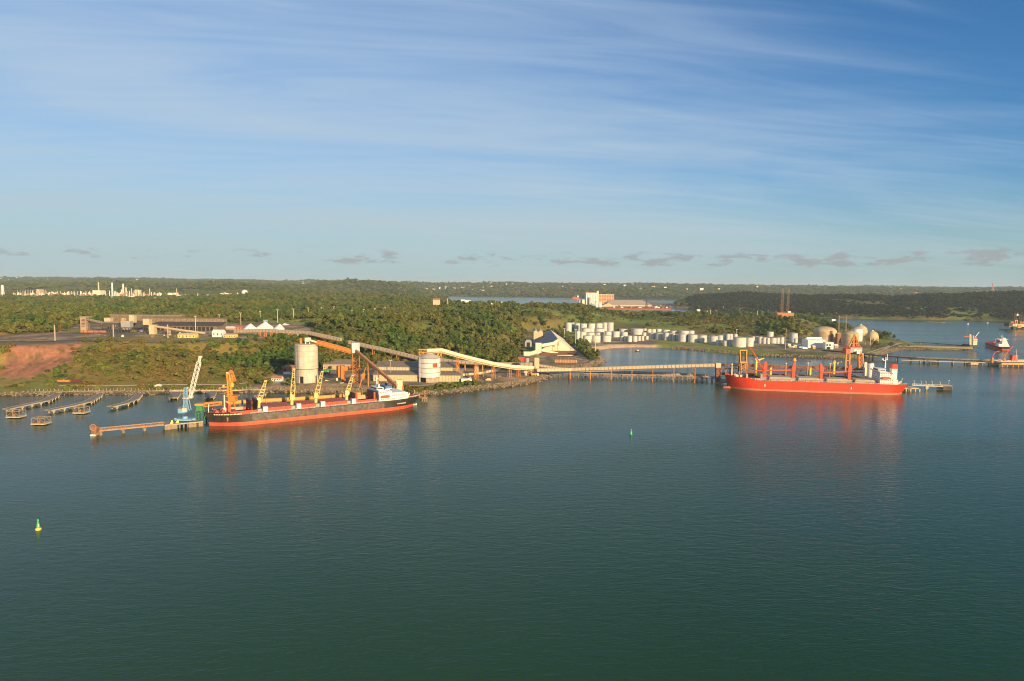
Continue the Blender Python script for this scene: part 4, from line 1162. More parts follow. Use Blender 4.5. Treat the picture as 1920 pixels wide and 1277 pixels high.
for k_ in range(6): mb = MB(fA); mb.box((sx1 + 1.5 + k_ * 1.6, -8 + 2.8 * k_, zdA + 1.0), (sx1 + 2.5 + k_ * 1.6, -6.6 + 2.8 * k_, zdA + 2.4)); mb.build('mooring_winch', 'cream', A)
mb = MB(fA); mb.beam((xe - 1, 0, zdA + 1), (xe, 0, zdA + 6), .2); mb.build('ensign_staff', 'cream', A)
mb = MB(fA); mb.box((.95 * LA, -.5, -2.5), (.975 * LA, .5, 3.3)); mb.build('rudder', 'orboot', A)

# ---- red ship ----------------------------------------------------------------
pB1 = W(1450, 733.5); pB2 = W(1640, 740)
BB = 29.0
dB = Vector((pB2.x - pB1.x, pB2.y - pB1.y)).normalized(); nB = Vector((-dB.y, dB.x))
best = None
for s_ in np.arange(-160, 60, 0.25):
    q_ = Vector((pB1.x, pB1.y)) + dB * s_ + nB * BB / 2
    e_ = abs(proj((q_.x, q_.y, 0))[0] - 1366)
    if best is None or e_ < best[0]: best = (e_, q_)
stemB = best[1]
best = None
for s_ in np.arange(80, 260, 0.25):
    q_ = stemB + dB * s_ - nB * BB * .35
    e_ = abs(proj((q_.x, q_.y, 8))[0] - 1698)
    if best is None or e_ < best[0]: best = (e_, s_)
LB = best[1]
print('ship B length', LB)
fB = Fr((stemB.x, stemB.y, 0), dB)
Bs = thing('cargo_ship', 'bright red bulk carrier with white superstructure, red crane posts and beige hatches', 'ship', fB.p((0, 0, 0)))
hB = BB / 2; zdB = 11.3
stB = []
for t_, bw, bk, zd, xs in ((0.0, .15, .8, 15.2, -5.0), (.015, 2.2, 4.8, 15.0, -4.0), (.04, 5.8, 9.5, 14.4, -2.2), (.075, 10.2, 13.2, 13.9, -.8), (.115, 13.2, 14.3, 13.5, 0), (.135, 13.8, 14.5, zdB + .6, 0), (.16, hB, hB, zdB, 0), (.5, hB, hB, zdB, 0),
                          (.86, hB, hB, zdB, 0), (.91, 13.4, hB, zdB, 0), (.95, 10.0, 14.2, zdB + .1, .3), (.98, 5.5, 13.2, zdB + .2, 1.0), (.995, 2.0, 12.0, zdB + .3, 1.6)):
    stB.append((t_ * LB, bw, bk, zd, xs))
hullB, edB = ship_hull(fB, LB, BB, stB, 2.1, Bs, 'redhull', 'pinkboot')
nb_ = len(edB)
mb = MB(fB); mb.add([(a[0], a[1] + .2, a[2] - .5) for a, b in edB] + [(b[0], b[1] - .2, b[2] - .5) for a, b in edB], [(i, i + 1, nb_ + i + 1, nb_ + i) for i in range(nb_ - 1)]); mb.build('deck', 'shade', Bs)
mb = MB(fB); mb.loft([[(-6.5, -.2, -1), (-6.5, .2, -1), (-6.5, .2, .6), (-6.5, -.2, .6)], [(-4.5, -1.5, -2), (-4.5, 1.5, -2), (-4.5, 1.3, 1.6), (-4.5, -1.3, 1.6)], [(2.5, -2.2, -2), (2.5, 2.2, -2), (2.5, 1.6, 1.9), (2.5, -1.6, 1.9)]]); mb.build('bulbous_bow', 'pinkboot', Bs, smooth=True)
mb = MB(fB)
for i in range(6, nb_ - 1):
    a, b = edB[i][0], edB[i + 1][0]
    for h_ in (.55, 1.1): mb.beam((a[0], a[1] + .25, a[2] + h_), (b[0], b[1] + .25, b[2] + h_), .13)
    N_ = max(1, int((b[0] - a[0]) / 2.6))
    for k_ in range(N_):
        x_ = a[0] + (b[0] - a[0]) * k_ / N_; mb.beam((x_, a[1] + .25, a[2]), (x_, a[1] + .25, a[2] + 1.1), .15)
mb.build('railing', 'cream', Bs)
nxB = lambda px, y=0, z=16: near_x(px, y, z, fB, LB)
crB = [nxB(1433.6), nxB(1487), nxB(1539), nxB(1592)]
topsB = [678.3, 679.5, 681.5, 684.5]
edgesB = [nxB(1398, -8)] + crB + [nxB(1646, -8)]
for i in range(5):
    a, b = edgesB[i] + (3.5 if i else 0), edgesB[i + 1] - 3.2
    mb = MB(fB); mb.box((a, -9.8, zdB - .5), (b, 9.8, zdB + 1.9))
    x_ = a + 1
    while x_ < b: mb.box((x_, -10.3, zdB - .5), (x_ + .35, -9.803, zdB + 1.7)); x_ += 2.1
    mb.build('hatch_coaming', 'hatch', Bs)
    mb = MB(fB)
    if i == 0:
        mb.box((b - 2.6, -9.6, zdB + 1.92), (b - .4, 9.6, zdB + 6.5)); mb.build('folded_cover', 'hatch', Bs); mb = MB(fB); mb.box((a + .4, -9.6, zdB + 1.92), (a + 2.4, 9.6, zdB + 6.3)); mb.build('folded_cover', 'hatch', Bs)
        mb = MB(fB); mb.box((a + 2.6, -8.8, zdB + 1.91), (b - 2.8, 8.8, zdB + 2.0)); mb.build('hold', 'dark', Bs)
    else:
        mb.add([(a - .3, -10, zdB + 1.92), (b + .3, -10, zdB + 1.92), (b + .3, 10, zdB + 1.92), (a - .3, 10, zdB + 1.92), (a + 1.0, -9.0, zdB + 3.6), (b - 1.0, -9.0, zdB + 3.6), (b - 1.0, 9, zdB + 3.6), (a + 1.0, 9, zdB + 3.6)],
               [(4, 5, 6, 7), (0, 1, 5, 4), (1, 2, 6, 5), (2, 3, 7, 6), (3, 0, 4, 7)])
        mb.build('hatch_cover', 'hatch', Bs)
jibs = {0: (1406.7, 651.4), 1: (1418, 694.5), 3: (1541, 698.2), 2: None}
for i, x_ in enumerate(crB):
    zt_ = H(proj(fB.p((x_, 0, 20)))[0], topsB[i], fB.p((x_, 0, 0)).y)
    mb = MB(fB); mb.box((x_ - 1.5, -1.5, zdB - .5), (x_ + 1.5, 1.5, zdB + 9.5)); mb.tube((x_, 0, zdB + 9.5), (x_, 0, zdB + 10.3), 2.0, 2.0, 14)
    mb.build('crane_pedestal', 'crred', Bs)
    lean = -1.2 if i == 2 else .6
    mb = MB(fB); mb.loft([[(x_ - 1.7, -1.7, zdB + 10.3), (x_ + 1.9, -1.7, zdB + 10.3), (x_ + 1.9, 1.7, zdB + 10.3), (x_ - 1.7, 1.7, zdB + 10.3)],
                          [(x_ - 1.5, -1.5, zdB + 14), (x_ + 2.4, -1.5, zdB + 14), (x_ + 2.4, 1.5, zdB + 14), (x_ - 1.5, 1.5, zdB + 14)],
                          [(x_ - 1.0 + lean, -1.2, zt_), (x_ + 1.1 + lean, -1.2, zt_), (x_ + 1.1 + lean, 1.2, zt_), (x_ - 1.0 + lean, 1.2, zt_)]])
    mb.build('crane_house', 'crred', Bs)
    if jibs[i]:
        a = fB.p((x_ - 1.5, 0, zdB + 10.9)); tip = P(jibs[i][0], jibs[i][1], a.y + (6 if i == 0 else (fB.p((nxB(jibs[i][0]), 0, 0)).y - a.y)))
        mb = MB()
        for w_ in (-.9, .9):
            o1 = Vector((nB.x, nB.y, 0)) * w_
            mb.beam(a + o1, tip + o1 * .5, .55, 1.1)
        for k_ in range(1, 8): c_ = a.lerp(tip, k_ / 8); o1 = Vector((nB.x, nB.y, 0)) * .8; mb.beam(c_ - o1, c_ + o1, .5)
        mb.build('crane_jib', 'crred', Bs)
        mb = MB(); tp = fB.p((x_ + lean, 0, zt_)); mb.beam(tp, tip, .1); mb.build('hoist_wire', 'shade', Bs)
    mb = MB(fB); mb.box((x_ - 3, -7, zdB), (x_ + 3, 7, zdB + 2.6)); mb.build('mast_house', 'grey', Bs)
rgB = np.random.default_rng(8)
for k_ in range(22):
    x_ = rgB.uniform(edgesB[0], edgesB[-1]); y_ = -12.3 if k_ % 3 else 12.3; mb = MB(fB); mb.box((x_, y_ - .5, zdB - .4), (x_ + rgB.uniform(.6, 2.2), y_ + .5, zdB + rgB.uniform(.8, 2.0))); mb.build('deck_locker', ('cream', 'shade', 'redcoam')[k_ % 3], Bs)
# forward mast and gear
fx = nxB(1372, 0, 18)
mb = MB(fB); mb.tube((fx, 0, 14), (fx, 0, 28), .8, .45, 10); mb.beam((fx, -2.4, 25), (fx, 2.4, 25), .5); mb.box((fx - 1.3, -1.3, 26), (fx + 1.3, 1.3, 26.4)); mb.build('foremast', 'cream', Bs)
mb = MB(fB); mb.beam((-3.5, 0, 15), (-3.5, 0, 20), .4); mb.build('jackstaff', 'cream', Bs)
for xx in (7, 12):
    for yy_ in (-4, 4): mb = MB(fB); mb.box((xx - 1, yy_ - 1.8, 13.6), (xx + 2.4, yy_ + 1.8, 15.4)); mb.tube((xx, yy_ - 2, 15), (xx, yy_ + 2, 15), 1.0, 1.0); mb.build('windlass', 'cream', Bs)
# load-line marks
def side_marks(fr, hbm, xs_, z0, z1, mat, root, name):
    for x_ in xs_: mb = MB(fr); mb.box((x_ - .45, -hbm - .06, z0), (x_ + .45, -hbm - .005, z1)); mb.build(name, mat, root)
side_marks(fB, hB, [nxB(1434.5, -hB, 8), nxB(1596, -hB, 6)], 4.6, 7.6, 'white', Bs, 'draught_mark')
# superstructure
sb0, sb1 = nxB(1650, -hB + 1, 14), nxB(1684, -hB + 1, 14)
zb_ = zdB; dh = 2.5
sm_ = nxB(1669, -hB + 1, 18)
mb = MB(fB); mb.box((sb0, -hB + 1, zb_), (sb1, hB - 1, zb_ + 2 * dh)); mb.add([(sb1 - 7, -hB + 1, zb_ + 2 * dh), (sb1, -hB + 1, zb_ + 2 * dh), (sb1 - 7, -hB + 1, zb_ + 3 * dh), (sb1 - 7, hB - 1, zb_ + 2 * dh), (sb1, hB - 1, zb_ + 2 * dh), (sb1 - 7, hB - 1, zb_ + 3 * dh)], [(0, 1, 2), (3, 5, 4), (0, 3, 4, 1), (1, 4, 5, 2), (2, 5, 3, 0)])
mb.build('aft_house', 'white', Bs)
mb = MB(fB)
for k_ in range(3): mb.box((sb0 + .1 * k_, -hB + 1.5 + .25 * k_, zb_ + (2 + k_) * dh + .02), (sm_ + (2.5 - k_), hB - 1.5 - .25 * k_, zb_ + (3 + k_) * dh))
mb.build('accommodation', 'white', Bs)
zbr = zb_ + 5 * dh
mb = MB(fB); mb.box((sb0 - 1, -hB - .4, zbr), (sb0 + 6, hB + .4, zbr + .35)); mb.box((sb0 - 1.1, -hB - .4, zbr + .36), (sb0 - .9, hB + .4, zbr + 1.4)); mb.box((sb0 - .5, -8, zbr + .36), (sb0 + 7, 8, zbr + 3.1)); mb.box((sb0 - .9, -8.4, zbr + 3.12), (sb0 + 7.4, 8.4, zbr + 3.4))
mb.build('bridge', 'white', Bs)
win(fB, Bs, (sb0 - .56, -7.7, zbr + 1.5), (sb0 - .51, 7.7, zbr + 2.6), 'bridge_window'); win(fB, Bs, (sb0 - .3, -8.06, zbr + 1.5), (sb0 + 6.5, -8.01, zbr + 2.6), 'bridge_window')
for k_ in range(5):
    for j in range(6):
        xa = sb0 + 1.5 + j * 2.1; inset = 1.0 if k_ < 2 else 1.5 + .25 * (k_ - 2)
        win(fB, Bs, (xa, -hB + inset - .06, zb_ + k_ * dh + 1.2), (xa + .8, -hB + inset - .01, zb_ + k_ * dh + 2.0))
    for j in range(9):
        ya = -10.5 + j * 2.4; xx = sb0 + (0 if k_ < 2 else .1 * (k_ - 2)); win(fB, Bs, (xx - .06, ya, zb_ + k_ * dh + 1.2), (xx - .01, ya + .8, zb_ + k_ * dh + 2.0))
f0, f1 = nxB(1672.5, -3, 24), nxB(1682, -3, 24)
zf0, zf1 = H(1677, 690.8, fB.p((f0, 0, 0)).y), H(1677, 682.0, fB.p((f0, 0, 0)).y)
mb = MB(fB); mb.box((f0, -4, zb_ + 2 * dh), (f1, 4, zf0)); fn = mb.build('funnel', 'white', Bs)
mb = MB(fB); mb.box((f0 - .04, -4.04, zf0), (f1 + .04, 4.04, zf1)); mb.build('funnel_top', 'redp', fn)
mb = MB(fB)
for yy_ in (-1.5, 1.5): mb.tube((f0 + 2.6, yy_, zf1), (f0 + 2.6, yy_, zf1 + 1.8), .6, .6)
mb.build('exhaust_pipe', 'shade', fn)
mx = nxB(1660, 0, 30); zm = H(1660, 664.4, fB.p((mx, 0, 0)).y)
mb = MB(fB); mb.tube((mx, 0, zbr + 3.4), (mx, 0, zm - 3), .75, .5); mb.beam((mx - 2.4, 0, zm - 7), (mx + 2.4, 0, zm - 5.6), .5); mb.beam((mx + 1.6, 0, zm - 6), (mx + 1.6, 0, zm), .4); mb.beam((mx, -3, zm - 4.5), (mx, 3, zm - 4.5), .4); mb.box((mx - 3.4, -.8, zm - 6.2), (mx - 2.2, .8, zm - 4.6)); mb.build('radar_mast', 'white', Bs)
lx = nxB(1661, -hB, 17); zl = zb_ + 2 * dh + .6
mb = MB(fB); mb.loft([[(lx - 4.6, -hB + .4, zl + .6), (lx - 4.6, -hB + .5, zl + .9), (lx - 4.6, -hB + .3, zl + .9)], [(lx - 3.4, -hB - .9, zl), (lx - 3.4, -hB + .3, zl + 2.6), (lx - 3.4, -hB + 1.3, zl)], [(lx + 3.4, -hB - .9, zl), (lx + 3.4, -hB + .3, zl + 2.6), (lx + 3.4, -hB + 1.3, zl)], [(lx + 4.4, -hB + .2, zl + .6), (lx + 4.4, -hB + .3, zl + 1.2), (lx + 4.4, -hB + .4, zl + .6)]]); mb.build('lifeboat', 'crred', Bs)
for k_ in range(5): mb = MB(fB); mb.box((sb1 + 2 + k_ * 1.5, -9 + 3.2 * k_, zdB), (sb1 + 3.2 + k_ * 1.5, -7.4 + 3.2 * k_, zdB + 1.6)); mb.build('mooring_winch', 'cream', Bs)
xe = LB - 1; mb = MB(fB); mb.beam((xe, 0, zdB), (xe + 1.2, 0, zdB + 5.5), .3); mb.build('ensign_staff', 'cream', Bs)
mb = MB(fB); mb.box((.955 * LB, -.5, -2.5), (.985 * LB, .5, 1.8)); mb.build('rudder', 'pinkboot', Bs)

# ================================================================== silos and conveyors on the quay
QZ = 4.5
D1 = dist_of(575, 719, QZ) + 12
sx = P(575, 700, D1).x; r1 = 21.3 * D1 / FPX; zt1 = H(575, 645, D1)
t = thing('concrete_silo', 'tall weathered concrete silo with open bays at its foot, black ship in front', 'silo', (sx, D1, QZ))
zm1 = H(575, 690.5, D1)
mb = MB(); mb.lathe((sx, D1, 0), [(r1, zm1), (r1, zt1), (r1 - .5, zt1 + .1)], 48); mb.build('silo_shell', 'silo', t, smooth=True)
mb = MB(); mb.lathe((sx, D1, 0), [(r1 * .965, QZ + 7.5), (r1 * .965, zm1 + .2)], 48); mb.build('lower_shell', 'silo', t, smooth=True)
mb = MB()
for k_ in range(16):
    a = 2 * math.pi * (k_ + .5) / 16
    if k_ % 4 != 3:
        a0, a1 = a - .19, a + .19
        ring = [(sx + r1 * .963 * math.cos(q_), D1 + r1 * .963 * math.sin(q_)) for q_ in (a0, a, a1)] + [(sx + r1 * .88 * math.cos(q_), D1 + r1 * .88 * math.sin(q_)) for q_ in (a1, a, a0)]
        mb.loft([[(x_, y_, QZ - .5) for x_, y_ in ring], [(x_, y_, QZ + 7.5) for x_, y_ in ring]])
mb.build('pier_ring', 'silo', t)
mb = MB(); mb.lathe((sx, D1, 0), [(r1 * .8, QZ - .3), (r1 * .8, QZ + 7.4)], 24); mb.build('loading_bay', 'dark', t)
mb = MB(); mb.lathe((sx, D1, 0), [(r1 + .35, zm1 - .25), (r1 + .35, zm1 + .35)], 48); mb.build('rust_band', 'rust', t)
mb = MB()
for k_ in range(40):
    a = 2 * math.pi * k_ / 40; mb.beam((sx + (r1 - .3) * math.cos(a), D1 + (r1 - .3) * math.sin(a), zt1), (sx + (r1 - .3) * math.cos(a), D1 + (r1 - .3) * math.sin(a), zt1 + 1.2), .12)
    b = 2 * math.pi * (k_ + 1) / 40; mb.beam((sx + (r1 - .3) * math.cos(a), D1 + (r1 - .3) * math.sin(a), zt1 + 1.2), (sx + (r1 - .3) * math.cos(b), D1 + (r1 - .3) * math.sin(b), zt1 + 1.2), .12)
mb.build('railing', 'rust', t)
mb = MB(); sbox(mb, 571.5, 580, 633.5, 640.5, D1 - 4, 6); mb.beam((P(573, 642, D1 - 3).x, D1 - 3, zt1), (P(573, 642, D1 - 3).x, D1 - 3, zt1 + 3), .9); mb.beam((P(578.5, 642, D1 - 3).x, D1 + 1, zt1), (P(578.5, 642, D1 - 3).x, D1 + 1, zt1 + 3), .9); mb.build('head_house', 'white', t)
mb = MB(); sbox(mb, 562.3, 565.8, 634.5, 645, D1 - 3, 2.4); mb.build('dust_filter', 'orange', t)
mb = MB(); xl = P(565, 690, D1).x
mb.beam((xl - .4, D1 - r1 * .93, QZ), (xl - .4, D1 - r1 * .93, zt1), .16); mb.beam((xl + .4, D1 - r1 * .93, QZ), (xl + .4, D1 - r1 * .93, zt1), .16)
mb.build('ladder', 'shade', t)

# orange truss gallery from the silo to the transfer tower
DT = D1 - 4
g0, g1_, g2_ = P(579, 637, DT), P(594, 641.5, DT), P(662.5, 660, DT)
t = thing('truss_conveyor', 'orange truss conveyor sloping from the concrete silo top to the lattice tower', 'conveyor', g2_)
mb = MB(); mb.beam(g0, g1_, 2.2, 1.7); mb.build('chute', 'creamroof', t)
mb = MB(); mb.truss(g1_, g2_, 3.4, 4.6, 16, .5); mb.build('truss', 'orange', t)
mb = MB(); mb.beam(g1_, g2_, 2.6, 3.2); mb.build('belt_cover', 'orange', t)

# transfer tower
tx0, tx1 = P(662.5, 700, DT).x, P(673.5, 700, DT).x
t = thing('transfer_tower', 'orange lattice tower with a white box house on top', 'tower', ((tx0 + tx1) / 2, DT, QZ))
mb = MB(); mb.box((tx0 - .6, DT - 3.6, H(668, 661, DT)), (tx1 + .2, DT + 3.2, H(668, 643, DT))); mb.build('top_house', 'white', t)
mb = MB(); zt_ = H(668, 661, DT); c0 = ((tx0 + tx1) / 2, DT, QZ); c1 = ((tx0 + tx1) / 2, DT, zt_)
mb.truss(c0, c1, tx1 - tx0 - .5, 6.0, 9, .62); mb.build('lattice_frame', 'orange', t)
mb = MB()
for k_ in range(1, 6): z_ = QZ + (zt_ - QZ) * k_ / 6; mb.box((tx0 - .5, DT - 3.8, z_), (tx1 + .5, DT + 3.4, z_ + .3))
mb.build('landing', 'rust', t)
# middle gallery box through the tower
t = thing('elevated_gallery', 'short orange gallery on twin shafts left of the lattice tower', 'conveyor', (P(640, 700, DT).x, DT + 8, QZ))
mb = MB(); sbox(mb, 639.5, 644.5, 686, 711, DT + 8, 6); sbox(mb, 633.5, 638, 686.5, 708, DT + 9, 7); mb.build('shaft', 'orange', t)
mb = MB(); a, b = P(645, 691.5, DT + 10), P(675, 688, DT + 10); mb.beam(a, b, 3.5, 4.2); mb.build('gallery_housing', 'orange', t)
mb = MB(); sbox(mb, 631, 633.2, 686.5, 706, DT + 12, 6); mb.build('stair_shaft', 'shade', t)

# steep conveyor down to the loading box
e0, e1 = P(668.5, 656.5, DT - 5), P(744, 722, D1 - 70)
t = thing('sloping_conveyor', 'steep orange conveyor descending from the lattice tower towards the stern of the black ship', 'conveyor', (e1.x, e1.y, 3))
mb = MB(); mb.tube(e0, e1, 1.15, 1.15, 8); mb.build('belt_tube', 'tanor', t)
mb = MB(); mb.beam(e0 - Vector((0, 1.2, 1.9)), e1 - Vector((0, 1.2, 1.9)), 1.2, 1.4); mb.beam(e0 - Vector((0, -1.2, 2.2)), e1 - Vector((0, -1.2, 2.2)), .5); mb.build('girder', 'rust', t)
for f_ in (.31, .56, .78):
    c = e0.lerp(e1, f_); mb = MB()
    for k_ in (-1.4, 1.4): mb.beam((c.x, c.y + k_, c.z - 1.5), (c.x + .2, c.y + k_ * 1.6, max(1.0, hgt(c.x, c.y)) - .3), .8)
    mb.build('support', 'orange', t)
# hopper arm
t = thing('raised_hopper', 'orange raised hopper arm leaning beside the lattice tower', 'chute', P(675, 728, D1 - 45))
DH = D1 - 45
mb = MB(); mb.beam(P(674, 727, DH), P(680, 706, DH), .9); mb.beam(P(682, 700, DH), P(686.5, 688, DH), .7); mb.build('arm', 'orange', t)
mb = MB(); a = [P(678, 712, DH), P(677.5, 702, DH), P(682, 699, DH), P(684.5, 702, DH), P(682.5, 711, DH)]; mb.loft([[p for p in a], [p + Vector((0, 3, 0)) for p in a]]); mb.build('hopper', 'orange', t)
# white loading box over the ship's stern
DL = D1 - 62
t = thing('loading_house', 'tall white box house at the foot of the steep conveyor by the ship stern', 'building', (P(748, 731, DL).x, DL, 3))
mb = MB(); sbox(mb, 743.5, 753.5, 712.5, 733, DL, 6.5); mb.build('wall', 'cream', t)
mb = MB()
for px_ in (744.5, 752.5):
    for q_ in (1, 5.5): v = P(px_, 733, DL); mb.beam((v.x, DL + q_, v.z), (v.x, DL + q_, -1), .6)
mb.build('leg_frame', 'rust', t)
mb = MB(); a, b = P(732, 725.5, DL + 1), P(742.5, 722.5, DL + 1); mb.tube(a, b, 1.9, 1.9, 10); mb.build('drum', 'yellowo', t)
mb = MB(); a = P(754, 728, DL + 2); mb.box((a.x, DL, a.z - 2), (a.x + 1.6, DL + 3, a.z + 2)); mb.build('motor', 'orange', t)

# steel silo with cone roof
D2 = dist_of(805, 717.5, QZ) + 12
sx2 = P(805, 700, D2).x; r2_ = 21 * D2 / FPX; zw = H(805, 670.5, D2); za_ = H(805, 661.5, D2); zs_ = H(805, 706, D2)
t = thing('steel_silo', 'squat pale steel silo with cone roof and a red square panel', 'silo', (sx2, D2, QZ))
mb = MB(); mb.lathe((sx2, D2, 0), [(r2_, zs_), (r2_, zw)], 48); mb.build('silo_shell', 'steel', t, smooth=True)
for k_ in range(5):
    z_ = zs_ + (zw - zs_) * (k_ + 0.0) / 4; mb = MB(); mb.lathe((sx2, D2, 0), [(r2_ + .16, z_ - .18), (r2_ + .16, z_ + .18)], 48); mb.build('band', 'shade', t)
mb = MB(); mb.lathe((sx2, D2, 0), [(r2_ + .2, zw + .2), (r2_ * .62, zw + (za_ - zw) * .55), (r2_ * .16, za_), (.3, za_ + .4)], 32); mb.build('cone_roof', 'roofw', t)
mb = MB()
for k_ in range(16):
    a = 2 * math.pi * k_ / 16
    if k_ in (10, 11): continue
    a0, a1 = a - .19, a + .19
    ring = [(sx2 + r2_ * .985 * math.cos(q_), D2 + r2_ * .985 * math.sin(q_)) for q_ in (a0, a, a1)] + [(sx2 + r2_ * .9 * math.cos(q_), D2 + r2_ * .9 * math.sin(q_)) for q_ in (a1, a, a0)]
    mb.loft([[(x_, y_, QZ - .5) for x_, y_ in ring], [(x_, y_, zs_ - .2) for x_, y_ in ring]])
mb.build('base_wall', 'conc', t)
mb = MB(); mb.lathe((sx2, D2, 0), [(r2_ * .8, QZ - .3), (r2_ * .8, zs_ - .3)], 24); mb.build('loading_bay', 'dark', t)
# panel curved with the shell
mb = MB(); R3 = r2_ + .12; cam_dir = math.atan2(-D2, -sx2)
angs = [cam_dir + math.asin(max(-.99, min(.99, ((px_ - 805) / 21)))) for px_ in (811, 813, 815.5, 817.5, 819.5)]
z0_, z1_ = H(815, 689.5, D2 - 11), H(815, 681.5, D2 - 11)
mb.loft([[(sx2 + R3 * math.cos(a), D2 + R3 * math.sin(a), z) for a in angs] for z in (z0_, z1_)], closed=False, caps=False); mb.build('red_panel', 'redp', t)
mb = MB(); a = cam_dir + math.asin(-17 / 21)
for q_ in (-.05, .05): mb.beam((sx2 + (R3 + .4) * math.cos(a + q_), D2 + (R3 + .4) * math.sin(a + q_), QZ), (sx2 + (R3 + .4) * math.cos(a + q_), D2 + (R3 + .4) * math.sin(a + q_), zw + 1), .3)
mb.build('ladder', 'white', t)
# cream gallery
S2z = lambda px, py, D: P(px, py, D)
DG = D2
pts = [P(801, 657.5, DG), P(828, 656.5, DG + 2), P(866, 667.5, DG + 10), P(925, 682, DG + 26), P(965, 688, DG + 38), P(999, 689.5, DG + 48)]
sup = []
for px_, py_, fD in ((858, 665, DG + 8), (893, 674, DG + 17), (925, 682, DG + 26), (955.5, 686.8, DG + 35), (972, 688.5, DG + 40)):
    sup.append((P(px_, py_, fD), QZ - .3, 'tower'))
gallery('cream_conveyor', 'long cream conveyor tube bending over the steel silo and down to the pier', pts, 4.6, 4.4, ['creamroof', 'galpale'], 14, sup, 'orange', 1.6, tube=True)
t = thing('silo_head_frame', 'yellow orange lattice platform over the steel silo roof', 'frame', P(790, 670, DG))
mb = MB(); mb.truss(P(785, 658.5, DG), P(801, 658, DG), 4, 3.6, 4, .45); mb.build('walkway', 'yellowo', t)
for px_ in (786, 793, 822, 828):
    mb = MB(); b_ = P(px_, 661, DG); e_ = Vector((sx2 + (b_.x - sx2) * .78, DG, zw - .5 if abs(b_.x - sx2) > r2_ * .6 else zw + 2)); mb.beam(b_, e_, .7); mb.beam(b_ + Vector((1.5, 1.5, 0)), e_ + Vector((0, 2, 0)), .5); mb.beam(b_, (b_.x, DG, zw), .4); mb.build('bracket', 'yellowo', t)
# warehouses
def shed(name, label, x0, x1, y0, y1, z0, ze, zr, wall, roof, axis='x', group=None, cat='warehouse', over=.6, door=None):
    t = thing(name, label, cat, ((x0 + x1) / 2, (y0 + y1) / 2, z0), group)
    w_, r_ = MB(), MB(); w_.gable(x0, x1, y0, y1, z0 - .6, ze, zr, r_, axis=axis, over=over)
    w_.build('wall', wall, t); r_.build('roof', roof, t)
    if door:
        for a, b, h_ in door:
            mb = MB(); mb.box((a, y0 - .08, z0), (b, y0 - .01, z0 + h_)); mb.build('door', 'dark', t)
    return t
yF = dist_of(700, 714.5, QZ); xa = P(700, 714, yF).x; yR = yF + 66
xb = P(866, 709, yF + 20).x
t = thing('long_warehouse', 'long corrugated two tier warehouse behind the steel silo', 'warehouse', ((xa + xb) / 2, yF, QZ))
ze = H(700, 702.5, yF); zu0 = H(690, 694.5, yF + 16); zu1 = H(690, 687.5, yF + 16)
mb = MB(); mb.box((xa, yF, QZ - .6), (xb, yR, ze)); mb.build('wall', 'corr', t)
mb = MB(); mb.add([(xa - 1, yF - .8, ze - .1), (xb + 1, yF - .8, ze - .1), (xb - 4, yF + 16, zu0), (xa - 1, yF + 16, zu0), (xa - 1, yF - .8, ze + .4), (xb + 1, yF - .8, ze + .4), (xb - 4, yF + 16, zu0 + .4), (xa - 1, yF + 16, zu0 + .4)], [(0, 1, 2, 3), (4, 5, 6, 7), (0, 1, 5, 4), (1, 2, 6, 5), (3, 0, 4, 7)]); mb.build('lower_roof', 'corrroof', t)
mb = MB(); mb.add([(xa, yF, ze), (xa, yF + 16, zu0), (xa, yF + 16, QZ), (xa, yF, QZ)], [(0, 1, 2, 3)]); mb.box((xa + .3, yF + 16.2, ze - 1), (xb - 6, yR - 16, zu1)); mb.build('upper_wall', 'corr', t)
mb = MB(); ym = (yF + 16 + yR - 16) / 2; zr_ = zu1 + 4.2
for ya in (yF + 15, yR - 15): mb.add([(xa - 1, ya, zu1 - .1), (xb - 5, ya, zu1 - .1), (xb - 5, ym, zr_), (xa - 1, ym, zr_), (xa - 1, ya, zu1 + .3), (xb - 5, ya, zu1 + .3), (xb - 5, ym, zr_ + .4), (xa - 1, ym, zr_ + .4)], [(0, 1, 2, 3), (4, 5, 6, 7), (0, 1, 5, 4), (1, 2, 6, 5), (3, 0, 4, 7)])
mb.add([(xa, yF + 16.2, zu1), (xa, yR - 16, zu1), (xa, ym, zr_)], [(0, 1, 2)]); mb.add([(xb - 6, yF + 16.2, zu1), (xb - 6, yR - 16, zu1), (xb - 6, ym, zr_)], [(0, 1, 2)])
mb.build('upper_roof', 'corrroof', t)
mb = MB(); mb.box((xa - .08, yF + 6, QZ), (xa - .01, yF + 14, QZ + 6)); mb.box((xa - .08, yF + 22, QZ), (xa - .01, yF + 30, QZ + 6)); mb.build('side_door', 'dark', t)
yb_ = dist_of(620, 697, QZ)
shed('grey_shed', 'low grey roofed shed between the concrete silo and the lattice tower', P(598, 697, yb_).x, P(650, 697, yb_).x, yb_ + 20, yb_ + 46, QZ, QZ + 7, QZ + 11.5, 'gal', 'corrroof')
y_ = dist_of(585, 702, QZ) + 28
t = shed('red_shed', 'long low red roofed shed left of the concrete silo', P(522, 697, y_).x, P(552, 697, y_).x, y_, y_ + 14, QZ, QZ + 4.5, QZ + 6.5, 'brick', 'tile', door=[(P(533, 697, y_).x, P(536, 697, y_).x, 3)])
y_ = dist_of(510, 703, QZ) + 20
shed('dark_red_shed', 'small dark red shed in the shade of the concrete silo', P(500, 699, y_).x, P(517, 699, y_).x, y_, y_ + 10, QZ, QZ + 4, QZ + 6, 'maroon', 'tile')
y_ = dist_of(518, 715, QZ)
t = shed('quay_cabin', 'small white cabin with orange tiled roof near the quay', P(509, 715, y_).x, P(527, 715, y_).x, y_, y_ + 8, QZ, QZ + 3.4, QZ + 5.4, 'white', 'tile', door=[(P(514, 715, y_).x, P(515.5, 715, y_).x, 2.2)], cat='cabin')
mb = MB()
